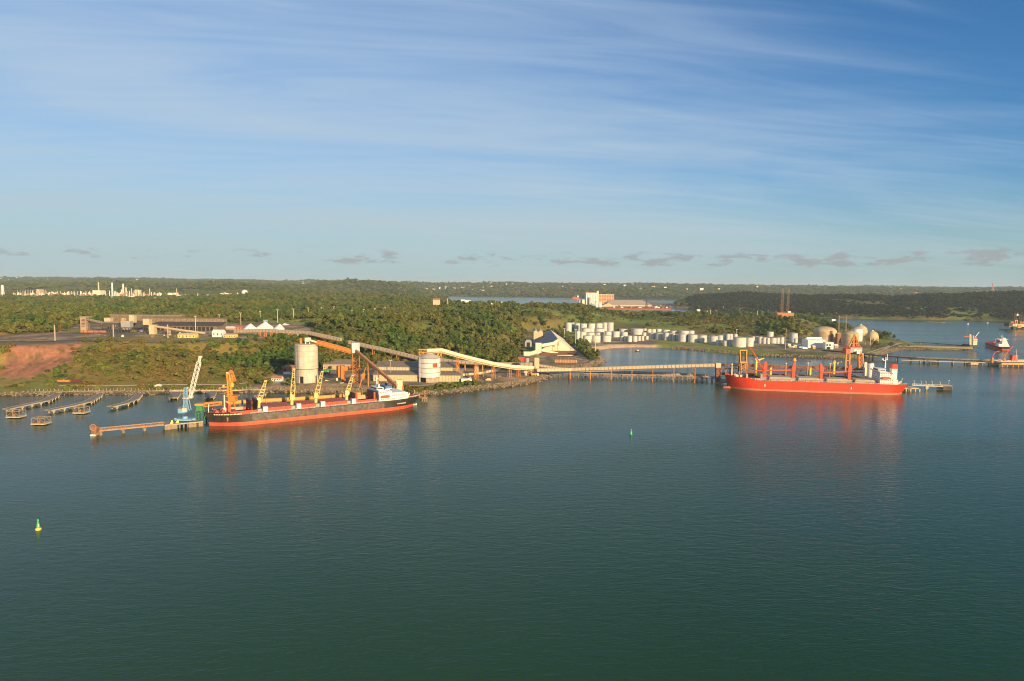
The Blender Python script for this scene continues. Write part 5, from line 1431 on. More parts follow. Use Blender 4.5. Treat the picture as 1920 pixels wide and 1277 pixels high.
for k_ in range(4): v = P(510.5 + k_ * 4.4, 712, y_); mb.box((v.x, y_ - .1, QZ + 1.3), (v.x + 1.2, y_ - .03, QZ + 2.5))
mb.build('window', 'glass', t)
y_ = dist_of(875, 717, QZ)
t = thing('white_cabin', 'flat white cabin on the lawn right of the steel silo', 'cabin', (P(874, 717, y_).x, y_, QZ))
mb = MB(); sbox(mb, 865, 884, 711, 717.5, y_, 6); mb.build('wall', 'white', t)
mb = MB(); v0, v1 = P(864.6, 711, y_), P(884.4, 711, y_); mb.box((v0.x, y_ - .3, v0.z + .003), (v1.x, y_ + 6.3, v0.z + .35)); mb.build('roof', 'white', t)
mb = MB(); sbox(mb, 877, 881, 709.3, 710.6, y_ + 1, 2); mb.build('air_conditioner', 'white', t)
# green mixer drum
y_ = dist_of(612, 703, QZ)
t = thing('mixer_drum', 'green drum with yellow end cap standing behind the parked cars', 'machine', (P(612, 703, y_).x, y_, QZ))
a = P(608, 696.5, y_); mb = MB(); mb.tube(a, a + Vector((4.5, 0, 0)), 3.0, 3.0, 16); mb.tube(a + Vector((4.5, 0, 0)), a + Vector((7, 0, 0)), 3.0, 1.6, 16); mb.build('drum', 'green', t, smooth=True)
mb = MB(); mb.box((a.x, y_ - 2, QZ - .2), (a.x + 1, y_ + 2, a.z)); mb.box((a.x + 5, y_ - 2, QZ - .2), (a.x + 6, y_ + 2, a.z)); mb.build('cradle', 'shade', t)
mb = MB(); mb.tube((a.x - .8, y_, a.z + 2.2), (a.x - .8, y_, a.z + 8), .4, .3); mb.tube((a.x + .2, y_, a.z + 3.0), (a.x + 1.8, y_, a.z + 3.0), .8, .8); mb.build('vent', 'yellow', t)

# parked vehicles
def make_car(col):
    t = thing('parked_car', 'car', 'car', (0, 0, 0))
    mb = MB(); mb.loft([[(-2.2, -.85, .35), (-2.2, .85, .35), (-2.2, .8, .85), (-2.2, -.8, .85)], [(-1.9, -.88, .3), (-1.9, .88, .3), (-1.9, .84, .98), (-1.9, -.84, .98)], [(1.9, -.88, .3), (1.9, .88, .3), (1.9, .82, .86), (1.9, -.82, .86)], [(2.2, -.8, .4), (2.2, .8, .4), (2.2, .75, .72), (2.2, -.75, .72)]]); mb.build('body', col, t)
    mb = MB(); mb.box((-1.6, -.78, .97), (1.1, .78, 1.45), .28); mb.build('cabin', 'glass', t)
    for i in (-1.35, 1.35):
        for j in (-.86, .86): mb = MB(); mb.tube((i, j - .1, .33), (i, j + .1, .33), .33, .33, 10); mb.build('wheel', 'shade', t)
    return t
cars = []
for i, (px_, py_, c_, rz, lab) in enumerate([(607, 712.5, 'shade', .2, 'dark car parked at the left end of the row behind the silo yard'), (613, 714, 'white', .3, 'white car second in the row below the green drum'),
        (618.5, 714.5, 'grey', .25, 'grey car parked in the yard below the green drum'), (636, 716.5, 'shade', .4, 'black car parked left of the orange shafts'), (641, 719, 'cream', .5, 'beige car parked in front of the orange shafts'),
        (652, 717, 'grey', .3, 'grey car beside the lattice tower foot'), (905, 702, 'white', 0, 'white car parked under the cream conveyor'), (1040, 703.5, 'blue', 1.0, 'blue car at the landward end of the pier'),
        (937, 706, 'grey', .4, 'grey car on the dirt yard right of the silos')]):
    v = G(px_, py_)
    c = make_car(c_); c.location = v; c.rotation_euler = (0, 0, rz); c['label'] = lab; c['group'] = 'parked cars'
def make_truck(v, rz, body, lab):
    t = thing('parked_truck', lab, 'truck', (0, 0, 0))
    mb = MB(); mb.box((-5, -1.25, 1.0), (2.2, 1.25, 3.8)); mb.build('cargo_box', body, t)
    mb = MB(); mb.box((2.4, -1.2, .6), (4.6, 1.2, 3.1), .12); mb.build('cab', 'white', t)
    mb = MB(); mb.box((-5, -.5, .6), (4.5, .5, .98)); mb.build('chassis', 'shade', t)
    for i in (-3.8, -2.6, 3.4):
        for j in (-1.1, 1.1): mb = MB(); mb.tube((i, j - .15, .5), (i, j + .15, .5), .5, .5, 10); mb.build('wheel', 'shade', t)
    t.location = v; t.rotation_euler = (0, 0, rz)
make_truck(G(626, 714.5), .2, 'shade', 'dark covered truck parked in the middle of the silo yard')
make_truck(G(540, 703.5), .1, 'white', 'white truck standing before the long red shed')
make_truck(G(1003, 705), .2, 'orange', 'orange truck by the conveyor junction')
# lamp masts on the quay
def lamp(px, pyt, pyb, D=None, z=QZ, lab='', mat='conc', head=True, name='lamp_post', group='lamp masts of the terminal', r=.28):
    if D is None: D = dist_of(px, pyb, z)
    b = P(px, pyb, D); zt_ = H(px, pyt, D); gz = hgt(b.x, D)
    t = thing(name, lab, 'lamp post', (b.x, D, gz), group)
    mb = MB(); mb.tube((b.x, D, gz - .5), (b.x, D, zt_), r * 1.3, r, 8); mb.build('pole', mat, t)
    if head:
        w_ = 1.5
        mb = MB(); mb.beam((b.x - w_, D, zt_), (b.x + w_, D, zt_), .25)
        for s_ in (-1, 1): mb.box((b.x + s_ * w_ - .5, D - .5, zt_ - .2), (b.x + s_ * w_ + .5, D + .5, zt_ + .55))
        mb.build('lamp_head', 'white', t)
    return t
lamp(732.4, 675.5, 713, None, QZ, 'tall twin headed lamp mast in front of the long warehouse')

# ---- pier conveyor junction
DJ = DG + 48
t = thing('transfer_house', 'boxy orange beige transfer house where the conveyors meet the pier', 'building', (P(1005, 705, DJ).x, DJ, QZ))
mb = MB(); sbox(mb, 1002, 1011, 671.5, 691, DJ, 9); mb.build('tower_wall', 'galpale', t)
mb = MB(); sbox(mb, 994, 1001.8, 680, 700, DJ + 3, 8); mb.build('side_wall', 'gal', t)
mb = MB()
for px_ in (990, 997, 1004):
    for q_ in (0, 8): v = P(px_, 702, DJ); mb.beam((v.x, DJ + q_, QZ - .4), (v.x, DJ + q_, v.z + 9), .6)
for py_ in (692, 696, 700): a, b = P(990, py_, DJ), P(1005, py_, DJ); mb.beam(a, b, .5); mb.beam(a + Vector((0, 8, 0)), b + Vector((0, 8, 0)), .5)
mb.build('frame', 'orange', t)
mb = MB(); sbox(mb, 983, 989, 693, 700, DJ, 6); mb.build('control_room', 'galpale', t)
# gallery to the red ship's berth
ends = [P(1006, 693.6, DJ - 4), P(1070, 692.4, 829), P(1200, 688.3, 812), P(1342, 684.2, 797)]
sup = []
for px_, py_, D_ in ((1068, 692.5, 829), (1107, 691.4, 824), (1146, 690, 819), (1185, 688.7, 814), (1224, 687.6, 810), (1263.5, 686.4, 805), (1303, 685.3, 801)):
    sup.append((P(px_, py_, D_), -2, 'post'))
gallery('pier_conveyor', 'long beige conveyor gallery on orange posts running out over the bay', ends, 3.6, 3.6, ['galpale', 'galrib'], 4.4, sup, 'orange')
t = thing('end_tower', 'rust red tower at the seaward end of the long conveyor gallery', 'tower', (P(1347, 712, 797).x, 797, 0))
mb = MB(); sbox(mb, 1342.5, 1351.5, 681, 689.5, 794, 6.5); mb.build('head_box', 'galpale', t)
mb = MB(); a = P(1347, 690, 797); mb.truss((a.x, 797, -2), (a.x, 797, a.z), 5.0, 5.2, 7, .7); mb.build('lattice_frame', 'rust', t)
mb = MB(); mb.box((a.x - 1.6, 795.6, 2), (a.x + 1.6, 798.4, a.z)); mb.build('chute', 'rust', t)
# road trestle beside it, with a lower gallery
DR = dist_of(1040, 707, 3)
t = thing('access_trestle', 'low pipe and road trestle on piles beside the conveyor gallery', 'pier', (P(1040, 705, DR).x, DR, 0))
a, b = P(1030, 702, 846), P(1345, 709.5, 818); a.z = 4.4; b.z = 4.4
mb = MB(); mb.beam(a, b, 6, .7); mb.build('deck', 'pierl', t)
n_ = 34
for k_ in range(n_ + 1):
    c = a.lerp(b, k_ / n_); mb = MB(); mb.tube((c.x, c.y - 2.4, -2), (c.x, c.y - 2.4, 4), .45, .45, 6); mb.tube((c.x, c.y + 2.4, -2), (c.x, c.y + 2.4, 4), .45, .45, 6); mb.box((c.x - .5, c.y - 3, 3.0), (c.x + .5, c.y + 3, 4.0)); mb.build('pile_bent', 'pier', t)
mb = MB(); mb.truss(a + Vector((0, -3.2, -.8)), b + Vector((0, -3.2, -.8)), .8, 2.0, 70, .26); mb.build('side_truss', 'pier', t)
mb = MB()
for k_ in range(3): mb.tube(a + Vector((0, -1.5 + k_ * 1.1, .8)), b + Vector((0, -1.5 + k_ * 1.1, .8)), .3, .3, 6)
mb.build('pipeline', 'gal', t)
p0, p1, p2 = P(1006, 684, DJ + 22), P(1098, 695, 862), P(1325, 703.5, 836)
gallery('low_conveyor', 'lower conveyor gallery curving out over the water behind the long one', [p0, P(1050, 691, 872), p1, P(1200, 698, 850), p2], 3.4, 3.0, ['gal', 'galrib'], 6, [(p1, -2, 'post'), (P(1150, 696.4, 856), -2, 'post'), (P(1200, 698, 850), -2, 'post'), (P(1250, 700, 844), -2, 'post'), (P(1300, 702.3, 838), -2, 'post')], 'pier')
# galleries on land
def gpts(lst):
    return [P(px_, py_, D_) for px_, py_, D_ in lst]
ph = gpts([(440, 621, 985), (500, 619.5, 970), (581, 624, 950), (639, 636.5, 930)])
gallery('plateau_conveyor', 'long pinkish conveyor gallery along the plateau edge, ending in the trees', ph, 4.4, 4.6, ['gal', 'galrib'], 5.2, [(P(487 + k_ * 11, 619.6 + .2 * k_, 968 - 2 * k_), 36, 'post') for k_ in range(7)], 'orange')
ph = gpts([(655, 641, 925), (720, 655, 905), (786, 671, 884)])
gallery('hillside_conveyor', 'pinkish conveyor gallery slanting down the wooded hillside behind the lattice tower', ph, 4.4, 4.4, ['gal', 'galrib'], 5.2, [(P(700, 650.7, 911), 12, 'post'), (P(745, 661, 897), 8, 'post')], 'orange')
ph = gpts([(826, 674, 874), (850, 677.5, 868), (930, 681.5, 862), (1000, 683, 856)])
gallery('lower_land_conveyor', 'level grey gallery behind the cream conveyor right of the steel silo', ph, 4.2, 4.0, ['gal', 'galrib'], 5.2, [(P(872, 679, 866), QZ, 'post'), (P(905, 680.5, 864), QZ, 'post'), (P(960, 682, 860), QZ, 'post')], 'orange')
ph = gpts([(768, 702, 800), (898, 702, 800)])
ph = gpts([(866, 702.5, 800), (903, 699, 806), (938, 691, 818)])
gallery('reclaim_conveyor', 'low beige conveyor rising from the yard under the cream conveyor', ph, 3.0, 2.6, ['galpale', 'galrib'], 8, [(P(905, 699, 806), QZ, 'post')], 'orange')
t = thing('screen_house', 'small orange beige machine house under the cream conveyor', 'building', (P(893, 700, 800).x, 800, QZ))
mb = MB(); sbox(mb, 889.5, 897, 687, 699, 800, 6); mb.build('wall', 'galpale', t)
mb = MB()
for px_ in (890, 896.5): v = P(px_, 705, 800); mb.beam((v.x, 801, QZ - .3), (v.x, 801, v.z + 8), .5); mb.beam((v.x, 805, QZ - .3), (v.x, 805, v.z + 8), .5)
mb.build('frame', 'orange', t)

# ---- steep roofed white fertiliser warehouse
TF = 1094.0; TB = 1302.0
xL, xR, xM = 43.0, 103.5, 73.3
zE, zR = 6.5, H(1046, 636.0, TF)
t = thing('steep_warehouse', 'steep gabled warehouse with cream front wall and roof coloured shaded grey left and sunlit cream right', 'warehouse', (xM, TF, 4.8))
mb = MB(); mb.add([(xL, TF, 4), (xR, TF, 4), (xR, TF, zE), (xM, TF, zR), (xL, TF, zE), (xL, TB, 4), (xR, TB, 4), (xR, TB, zE), (xM, TB, zR), (xL, TB, zE)], [(0, 1, 2, 3, 4), (5, 6, 7, 8, 9), (0, 4, 9, 5), (1, 6, 7, 2)]); mb.build('wall', 'cream', t)
for nm, xe_, mt in (('left_roof', xL - 1, 'bluegrey'), ('right_roof', xR + 1, 'cream')):  # left slope's shade and right slope's sunlight are painted as two colours
    mb = MB(); zz = zE - .5
    mb.add([(xe_, TF - 1, zz), (xM, TF - 1, zR + .1), (xM, TB + 1, zR + .1), (xe_, TB + 1, zz), (xe_, TF - 1, zz + .9), (xM, TF - 1, zR + 1.1), (xM, TB + 1, zR + 1.1), (xe_, TB + 1, zz + .9)], [(0, 1, 2, 3), (4, 7, 6, 5), (0, 4, 5, 1), (1, 5, 6, 2), (2, 6, 7, 3), (3, 7, 4, 0)]); mb.build(nm, mt, t)
mb = MB()
for pa, pb, ya, yb2 in ((1035.5, 1036.2, 648, 661), (1040.4, 1041.1, 647, 661), (1045, 1045.7, 641, 661), (1048, 1048.6, 646, 662)): sbox(mb, pa, pb, ya, yb2, TF - .35, .3)
sbox(mb, 1036.2, 1040.4, 648, 650.5, TF - .35, .3); sbox(mb, 1046, 1048, 640, 648, TF - .35, .3)
mb.build('wall_post', 'gal', t)
t = thing('loading_tower', 'white square tower linking cream conveyor galleries left of the steep warehouse', 'tower', (P(1009, 660, 1075).x, 1075, 4.8))
mb = MB(); sbox(mb, 1004, 1015, 644, 672, 1070, 9); mb.build('wall', 'cream', t)
mb = MB(); sbox(mb, 1003.7, 1015.3, 643.4, 643.9, 1069.7, 9.6); mb.build('roof', 'white', t)
gallery('upper_link_gallery', 'cream gallery from the white tower to the warehouse gable', [P(1015, 647.5, 1072), P(1044, 642.6, 1090)], 3, 4.4, ['cream', 'gal'], 12)
gallery('lower_link_gallery', 'cream gallery sloping down right from the white tower across the warehouse front', [P(1015, 656.5, 1071), P(1046, 662, 1068)], 3, 2.6, ['cream', 'gal'], 9)
gallery('short_link_gallery', 'cream gallery between the low white block and the white tower', [P(991, 663.5, 1050), P(1006, 659, 1068)], 4, 5, ['cream', 'gal'], 20)
t = thing('intake_block', 'low cream block at the left foot of the conveyor galleries', 'building', (P(988, 673, 1045).x, 1045, 4.8))
mb = MB(); sbox(mb, 982, 993.5, 660.5, 673, 1045, 9); mb.build('wall', 'cream', t)
mb = MB(); sbox(mb, 981.7, 993.8, 659.9, 660.4, 1044.7, 9.6); mb.build('roof', 'white', t)
# annex with open roof in front
t = thing('front_annex', 'low annex with brown roof and white right wall in front of the steep warehouse', 'building', (P(1045, 673, 1050).x, 1050, 4.8))
mb = MB(); sbox(mb, 1044.5, 1077, 665.5, 673, 1052, 1.0); mb.build('white_wall', 'white', t)
mb = MB(); sbox(mb, 1015.5, 1044.3, 667, 674, 1050, 1.0); sbox(mb, 1015.5, 1044.3, 667, 667.7, 1049.6, .3); mb.build('grey_wall', 'gal', t)
mb = MB(); a, b = P(1015, 666, 1050), P(1078, 664.5, 1052); mb.add([(a.x, 1050, a.z), (b.x, 1052, a.z + .5), (b.x, 1090, a.z + 3.0), (a.x, 1088, a.z + 2.8), (a.x, 1050, a.z + .5), (b.x, 1052, a.z + 1.0), (b.x, 1090, a.z + 3.5), (a.x, 1088, a.z + 3.3)], [(0, 1, 2, 3), (4, 5, 6, 7), (0, 1, 5, 4), (1, 2, 6, 5), (3, 0, 4, 7)]); mb.build('roof', 'rust', t)
y_ = dist_of(1060, 680, 4.8)
t = thing('boundary_wall', 'low orange wall behind a row of palms beside the warehouse', 'wall', (P(1060, 680, y_).x, y_, 4.8))
mb = MB(); sbox(mb, 1041, 1081, 675.5, 680, y_, .5); mb.build('wall_panel', 'brick', t)
for k_ in range(9):
    mb = MB(); v = P(1041 + k_ * 5, 680, y_); mb.box((v.x - .35, y_ - .2, 4.5), (v.x + .35, y_ + .7, 9.0)); mb.build('pillar', 'galpale', t)
for i, px_ in enumerate((1049, 1056, 1063, 1070, 1076, 1041)):
    v = P(px_, 681, y_ - 4); root = thing('palm_tree', 'small palm in the row before the orange boundary wall', 'palm', (v.x, v.y, hgt(v.x, v.y)), 'palms before the boundary wall')
    root.scale = (3.2, 3.2, 3.4)
    for nm_, me_ in (('crown', KIND[8][1]), ('trunk', KIND[8][2])):
        o_ = bpy.data.objects.new(nm_, me_); C.objects.link(o_); o_.parent = root
# grey portal shed and beige twin building
y_ = 1150
t = thing('portal_shed', 'grey arched shed with dark doorway left of the steep warehouse', 'shed', (P(990, 649, y_).x, y_, 6))
x0_, x1_ = P(984.2, 645, y_).x, P(997, 645, y_).x; zt_ = H(990, 637.7, y_); z0_ = H(990, 650, y_)
mb = MB(); arch = [(x0_, z0_), (x0_, zt_ - 3), (x0_ + 2.5, zt_), (x1_ - 2.5, zt_), (x1_, zt_ - 3), (x1_, z0_)]; mb.loft([[(a, y_, b) for a, b in arch], [(a, y_ + 16, b) for a, b in arch]]); mb.build('shell', 'grey', t)
mb = MB(); mb.box((x0_ + 3, y_ - .1, z0_), (x1_ - 3, y_ - .01, zt_ - 4)); mb.build('doorway', 'dark', t)
y_ = 1250
for i, (a, b) in enumerate(((1000.5, 1009), (1009.3, 1018))):
    shed('twin_shed', ('left' if i == 0 else 'right') + ' one of two beige gabled sheds behind the steep warehouse', P(a, 634, y_).x, P(b, 634, y_).x, y_, y_ + 60, 5, H(a, 622.5, y_), H(a, 619, y_), 'beige', 'roofw', axis='y')
# clutter near the conveyors' junction
for i, (px_, pyt, pyb, w_, mt, nm, lab, ct) in enumerate([(975, 669, 679, 4, 'rust', 'rusty_bin', 'rusty steel bin left of the conveyor junction', 'bin'), (982, 669.5, 677, 2.5, 'redp', 'red_container', 'red container standing left of the low cream block', 'container'), (988, 671, 680, 5, 'grey', 'blue_grey_tank', 'grey tank by the conveyor junction', 'tank')]):
    D_ = 940; v = P(px_, pyb, D_); z1_ = H(px_, pyt, D_)
    t = thing(nm, lab, ct, (v.x, D_, v.z)); hw_ = w_ * D_ / FPX / 1.0
    mb = MB()
    if i == 2: mb.tube((v.x, D_, v.z), (v.x, D_, z1_), hw_ * .8, hw_ * .8, 14)
    else: mb.box((v.x - hw_, D_, v.z - .5), (v.x + hw_, D_ + 5, z1_), .05)
    mb.build('body', mt, t)
    mb = MB(); mb.box((v.x - hw_ - .15, D_ - .2, z1_ + .01), (v.x + hw_ + .15, D_ + 5.2, z1_ + .4)); mb.build('rim', 'shade', t)

# ================================================================== black ship's berth
fQ = Fr(fA.p((0, hb + 3.0, 0)), dA)               # dock face line, 3 m off the ship's landward side
def qx(px, y=0, z=4.5):
    b_ = None
    for s_ in np.arange(-160, 260, 0.5):
        e_ = abs(proj(fQ.p((s_, y, z)))[0] - px)
        if b_ is None or e_ < b_[0]: b_ = (e_, s_)
    return b_[1]
t = thing('berth_platform', 'brown concrete berth platform on blocks beside the black ship bow', 'pier', fQ.p((qx(345), 0, 0)))
a, b = qx(309), qx(381)
zP = 4.0
yo = -15
a, b = qx(309, yo), qx(381, yo)
mb = MB(fQ); mb.box((a, yo, zP - 1.1), (b, yo + 16, zP)); mb.build('deck', 'deckc', t)
for xa, w_ in ((a, 9), (a + 17, 7.5), (b - 5, 4.9)): mb = MB(fQ); mb.box((xa, yo - .25, -1.5), (xa + w_, yo + 3, zP - .4)); mb.build('fender_block', 'pier', t)
for k_ in range(9):
    for j in (2, 13): mb = MB(fQ); x_ = a + 2 + k_ * (b - a - 4) / 8; mb.tube((x_, yo + j, -3), (x_, yo + j, zP - 1), .6, .6, 8); mb.build('pile', 'pier', t)
mb = MB(fQ); mb.beam((a, yo - .15, zP - .3), (b, yo - .15, zP - .3), .35, .6); mb.build('edge_beam', 'pierl', t)
for xa in (a + 4, a + 8): 
    mb = MB(fQ); mb.loft([[(xa, yo + 2, zP), (xa + 2.4, yo + 2, zP), (xa + 2.4, yo + 4.4, zP), (xa, yo + 4.4, zP)], [(xa + 1.4, yo + 2.8, zP + 2.6), (xa + 2.2, yo + 2.8, zP + 2.6), (xa + 2.2, yo + 3.6, zP + 2.6), (xa + 1.4, yo + 3.6, zP + 2.6)]])
    mb.single('mooring_hook', 'yellow', ('left' if xa == a + 4 else 'right') + ' yellow mooring hook on the berth platform corner', 'mooring hook', 'mooring hooks')
# orange catwalk and end dolphin
c0 = fQ.p((qx(186, yo), yo + 4, 4.2)); c1 = fQ.p((a, yo + 4, 4.2))
t = thing('catwalk', 'long orange beam catwalk leading left to the end dolphin', 'walkway', (c0.x, c0.y, 0))
mb = MB(); mb.beam(c0, c1, 1.8, .3); mb.build('walkway_deck', 'deckc', t)
mb = MB(); mb.truss(c0 + Vector((0, 0, .3)), c1 + Vector((0, 0, .3)), 1.9, 2.1, 34, .26); mb.build('side_truss', 'tanor', t)
mb = MB(); mb.beam(c0 + Vector((0, 0, -.8)), c1 + Vector((0, 0, -.8)), 1.5, .9); mb.build('beam', 'tanor', t)
for f_ in (.02, .36, .69):
    c = c0.lerp(c1, f_); mb = MB(); mb.tube((c.x, c.y, -2), (c.x, c.y, 3.0), 1.0, 1.0, 10); mb.box((c.x - 1.3, c.y - 1.3, 2.2), (c.x + 1.3, c.y + 1.3, 3.0)); mb.build('pile', 'pier', t)
c = P(177.5, 797, c0.y + .5)
t = thing('end_dolphin', 'rusty orange end dolphin with wheel and white fender at the waterline', 'mooring dolphin', (c.x, c.y, 0))
mb = MB(); mb.box((c.x - 1.6, c.y - 1.6, 1.5), (c.x + 1.8, c.y + 1.6, 6.5)); mb.build('body', 'rust', t)
mb = MB()
for k_ in range(16):
    q0, q1 = 2 * math.pi * k_ / 16, 2 * math.pi * (k_ + 1) / 16; mb.beam((c.x + 2.3 * math.cos(q0), c.y - 1.9, 6.2 + 2.3 * math.sin(q0)), (c.x + 2.3 * math.cos(q1), c.y - 1.9, 6.2 + 2.3 * math.sin(q1)), .45)
for k_ in range(4): q0 = math.pi * k_ / 4; mb.beam((c.x + 2.3 * math.cos(q0), c.y - 1.9, 6.2 + 2.3 * math.sin(q0)), (c.x - 2.3 * math.cos(q0), c.y - 1.9, 6.2 - 2.3 * math.sin(q0)), .25)
mb.build('wheel', 'tanor', t)
mb = MB()
for i, j in ((-1.3, -1), (1.5, -1), (-1.3, 1), (1.5, 1)): mb.tube((c.x + i, c.y + j, -2), (c.x + i, c.y + j, 2), .5, .5, 8)
mb.build('pile', 'pier', t)
mb = MB(); mb.tube((c.x - 1.9, c.y - 2.4, .35), (c.x + 1.7, c.y - 2.4, .35), .75, .75, 10); mb.build('fender', 'white', t)

# conveyor gallery on posts along the berth behind the ship
g_ = []
for px_, py_ in ((384, 757), (455, 752.5), (540, 748), (620, 743), (688, 737)):
    s_ = qx(px_, 9, 9); v = fQ.p((s_, 9, 0)); g_.append(Vector((v.x, v.y, H(px_, py_, v.y))))
gallery('berth_conveyor', 'yellow orange conveyor gallery on posts along the berth behind the black ship', g_, 2.6, 2.6, ['yellowo', 'rust'], 16,
        [(g_[0].lerp(g_[-1], f_), -2, 'post') for f_ in np.linspace(.04, .96, 13)], 'pier')
t = thing('berth_quay', 'narrow berth deck on piles behind the black ship', 'pier', fQ.p((40, 3, 0)))
mb = MB(fQ); q0, q1 = qx(382, 3), qx(560, 3); mb.box((q1 - 60, .8, 2.6), (q1 - 30, 6, 3.8)); mb.box((q0, .8, 2.6), (q0 + 26, 6, 3.8)); mb.build('deck', 'deckc', t)
for x_ in (q0 + 2, q0 + 12, q0 + 24, q1 - 58, q1 - 45, q1 - 32):
    mb = MB(fQ); mb.tube((x_, 3.4, -3), (x_, 3.4, 2.7), .7, .7, 8); mb.build('pile', 'pier', t)

# blue harbour crane with white lattice boom
cx0 = fQ.p((qx(347, yo + 7), yo + 7, 4)); cx0.z = 4.0; Dc = cx0.y
t = thing('harbour_crane', 'pale blue harbour crane with tall white lattice boom on the berth platform', 'crane', cx0)
mb = MB(); 
for i in (-6, 6):
    for j in (-3.5, 3.5): mb.tube((cx0.x + i - 1.2, Dc + j, 4.5), (cx0.x + i + 1.2, Dc + j, 4.5), .6, .6, 8)
mb.build('wheel', 'shade', t)
mb = MB(); mb.box((cx0.x - 6.5, Dc - 3.6, 4.9), (cx0.x + 6.5, Dc + 3.6, 6.2)); mb.lathe((cx0.x, Dc, 0), [(2.2, 6.2), (1.9, 8)], 12)
for k_ in (-1, 1): mb.tube((cx0.x + k_ * 6.5, Dc, 5.5), (cx0.x + k_ * 8.2, Dc, 5.5), 1.1, 1.1, 10)
mb.build('undercarriage', 'skyblue', t)
mb = MB(); sbox(mb, 333.5, 346, 766.5, 775, Dc - 2.6, 5.4); mb.build('machine_house', 'skyblue', t)
mb = MB(); sbox(mb, 341.5, 349.5, 766, 772, Dc - 3.6, .9); mb.build('name_board', 'cream', t)
mb = MB(); sbox(mb, 335, 340.5, 763.5, 766.3, Dc - 2, 3); mb.build('roof_unit', 'rust', t)
tt_ = P(348.3, 727, Dc); mb = MB(); mb.truss(P(347.5, 770, Dc), tt_, 1.9, 1.9, 9, .5); mb.beam(P(341.5, 766, Dc), P(347.5, 750, Dc), .6); mb.beam(P(355, 770, Dc), P(349.5, 748, Dc), .6); mb.beam(P(358.5, 768, Dc - 1), P(354, 748, Dc - 1), .5); mb.build('mast', 'skyblue', t)
mb = MB(); sbox(mb, 350.5, 352.6, 726, 728.5, Dc, 1); mb.build('beacon', 'yellow', t)
b0, b1 = P(356.5, 745, Dc), P(375.3, 670, Dc)
mb = MB(); mb.truss(b0, b0.lerp(b1, .12), 1.6, 1.8, 2, .36); mb.truss(b0.lerp(b1, .12), b0.lerp(b1, .88), 2.2, 2.7, 12, .34); mb.truss(b0.lerp(b1, .88), b1, 1.3, 1.3, 3, .35); mb.box((b1.x - .9, Dc - .8, b1.z - .3), (b1.x + 1.4, Dc + .8, b1.z + 1.0)); mb.build('boom', 'white', t)
mb = MB(); sbox(mb, 353.8, 359.5, 742, 747, Dc - 1.4, 2.8); sbox(mb, 342, 354, 746, 747.6, Dc - .5, 1); mb.build('boom_foot', 'cream', t)
mb = MB(); mb.beam(tt_, b1, .12); mb.beam(b1 + Vector((1, 0, 0)), b1 + Vector((1, 0, -24)), .1); mb.build('boom_cable', 'shade', t)
# green loader
Dg = Dc + 3
t = thing('green_loader', 'green and orange hopper machine between the crane and the ship bow', 'machine', (P(372, 778, Dg).x, Dg, 4))
mb = MB(); sbox(mb, 366.5, 379, 761, 771, Dg, 5, .6); mb.build('hopper', 'green', t)
mb = MB(); sbox(mb, 365, 380.5, 757.5, 760.9, Dg - .4, 6); mb.build('hopper_rim', 'yellowo', t)
mb = MB()
for px_ in (367, 378.5):
    for q_ in (.4, 4.6): v = P(px_, 779, Dg); mb.beam((v.x, Dg + q_, 3.5), (v.x, Dg + q_, H(px_, 770, Dg)), .5)
mb.beam(P(366, 778, Dg), P(379, 772, Dg), .35); mb.build('leg_frame', 'green', t)
mb = MB(); mb.truss(P(380, 760, Dg + 2), P(418, 755.5, Dg + 12), 2.2, 2.4, 9, .45); mb.build('belt_arm', 'orange', t)

# orange level-luffing unloader behind the bow
Du = fQ.p((qx(434, 6), 6, 0)).y
t = thing('grab_unloader', 'orange grab unloader crane standing behind the forward hatch of the black ship', 'crane', (P(436, 775, Du).x, Du, 3.8))
mb = MB()
for px0_, px1_ in ((428, 432), (444, 438)):
    for q_ in (0, 7): a_ = P(px0_, 774, Du + q_); a_.z = 3.5; mb.beam(a_, P(px1_, 754, Du + q_ * .6 + 1.4), .9)
mb.beam(P(429, 768, Du), P(444, 768, Du), .5); mb.build('portal', 'orange', t)
mb = MB(); sbox(mb, 427.5, 440.5, 744.5, 753.5, Du, 6); mb.build('machine_house', 'orange', t)
mb = MB(); sbox(mb, 423.5, 443.5, 742.3, 744.4, Du - .6, 7); mb.build('platform', 'orange', t)
mb = MB(); sbox(mb, 425, 429.5, 729, 741.9, Du + 1, 4); mb.build('column', 'orange', t)
mb = MB(); mb.truss(P(432, 742, Du + 2), P(428.5, 700, Du + 2), 2.4, 2.2, 8, .6); mb.truss(P(431.5, 726, Du + 2), P(436.5, 703, Du + 2), 1.4, 1.4, 5, .5); mb.build('mast', 'yellowo', t)
mb = MB(); mb.truss(P(430, 697.5, Du + 2), P(434.5, 696, Du + 2), 1.6, 1.6, 2, .5); mb.truss(P(434, 696, Du + 2), P(440.5, 714.5, Du + 2), 1.5, 1.5, 6, .45); mb.build('jib', 'orange', t)
mb = MB(); sbox(mb, 424.3, 428, 698.3, 701, Du + 1, 2.4); mb.build('counterweight', 'white', t)
mb = MB(); sbox(mb, 433.5, 436.5, 718.5, 726, Du + .8, 2.2); mb.build('operator_cab', 'yellow', t)
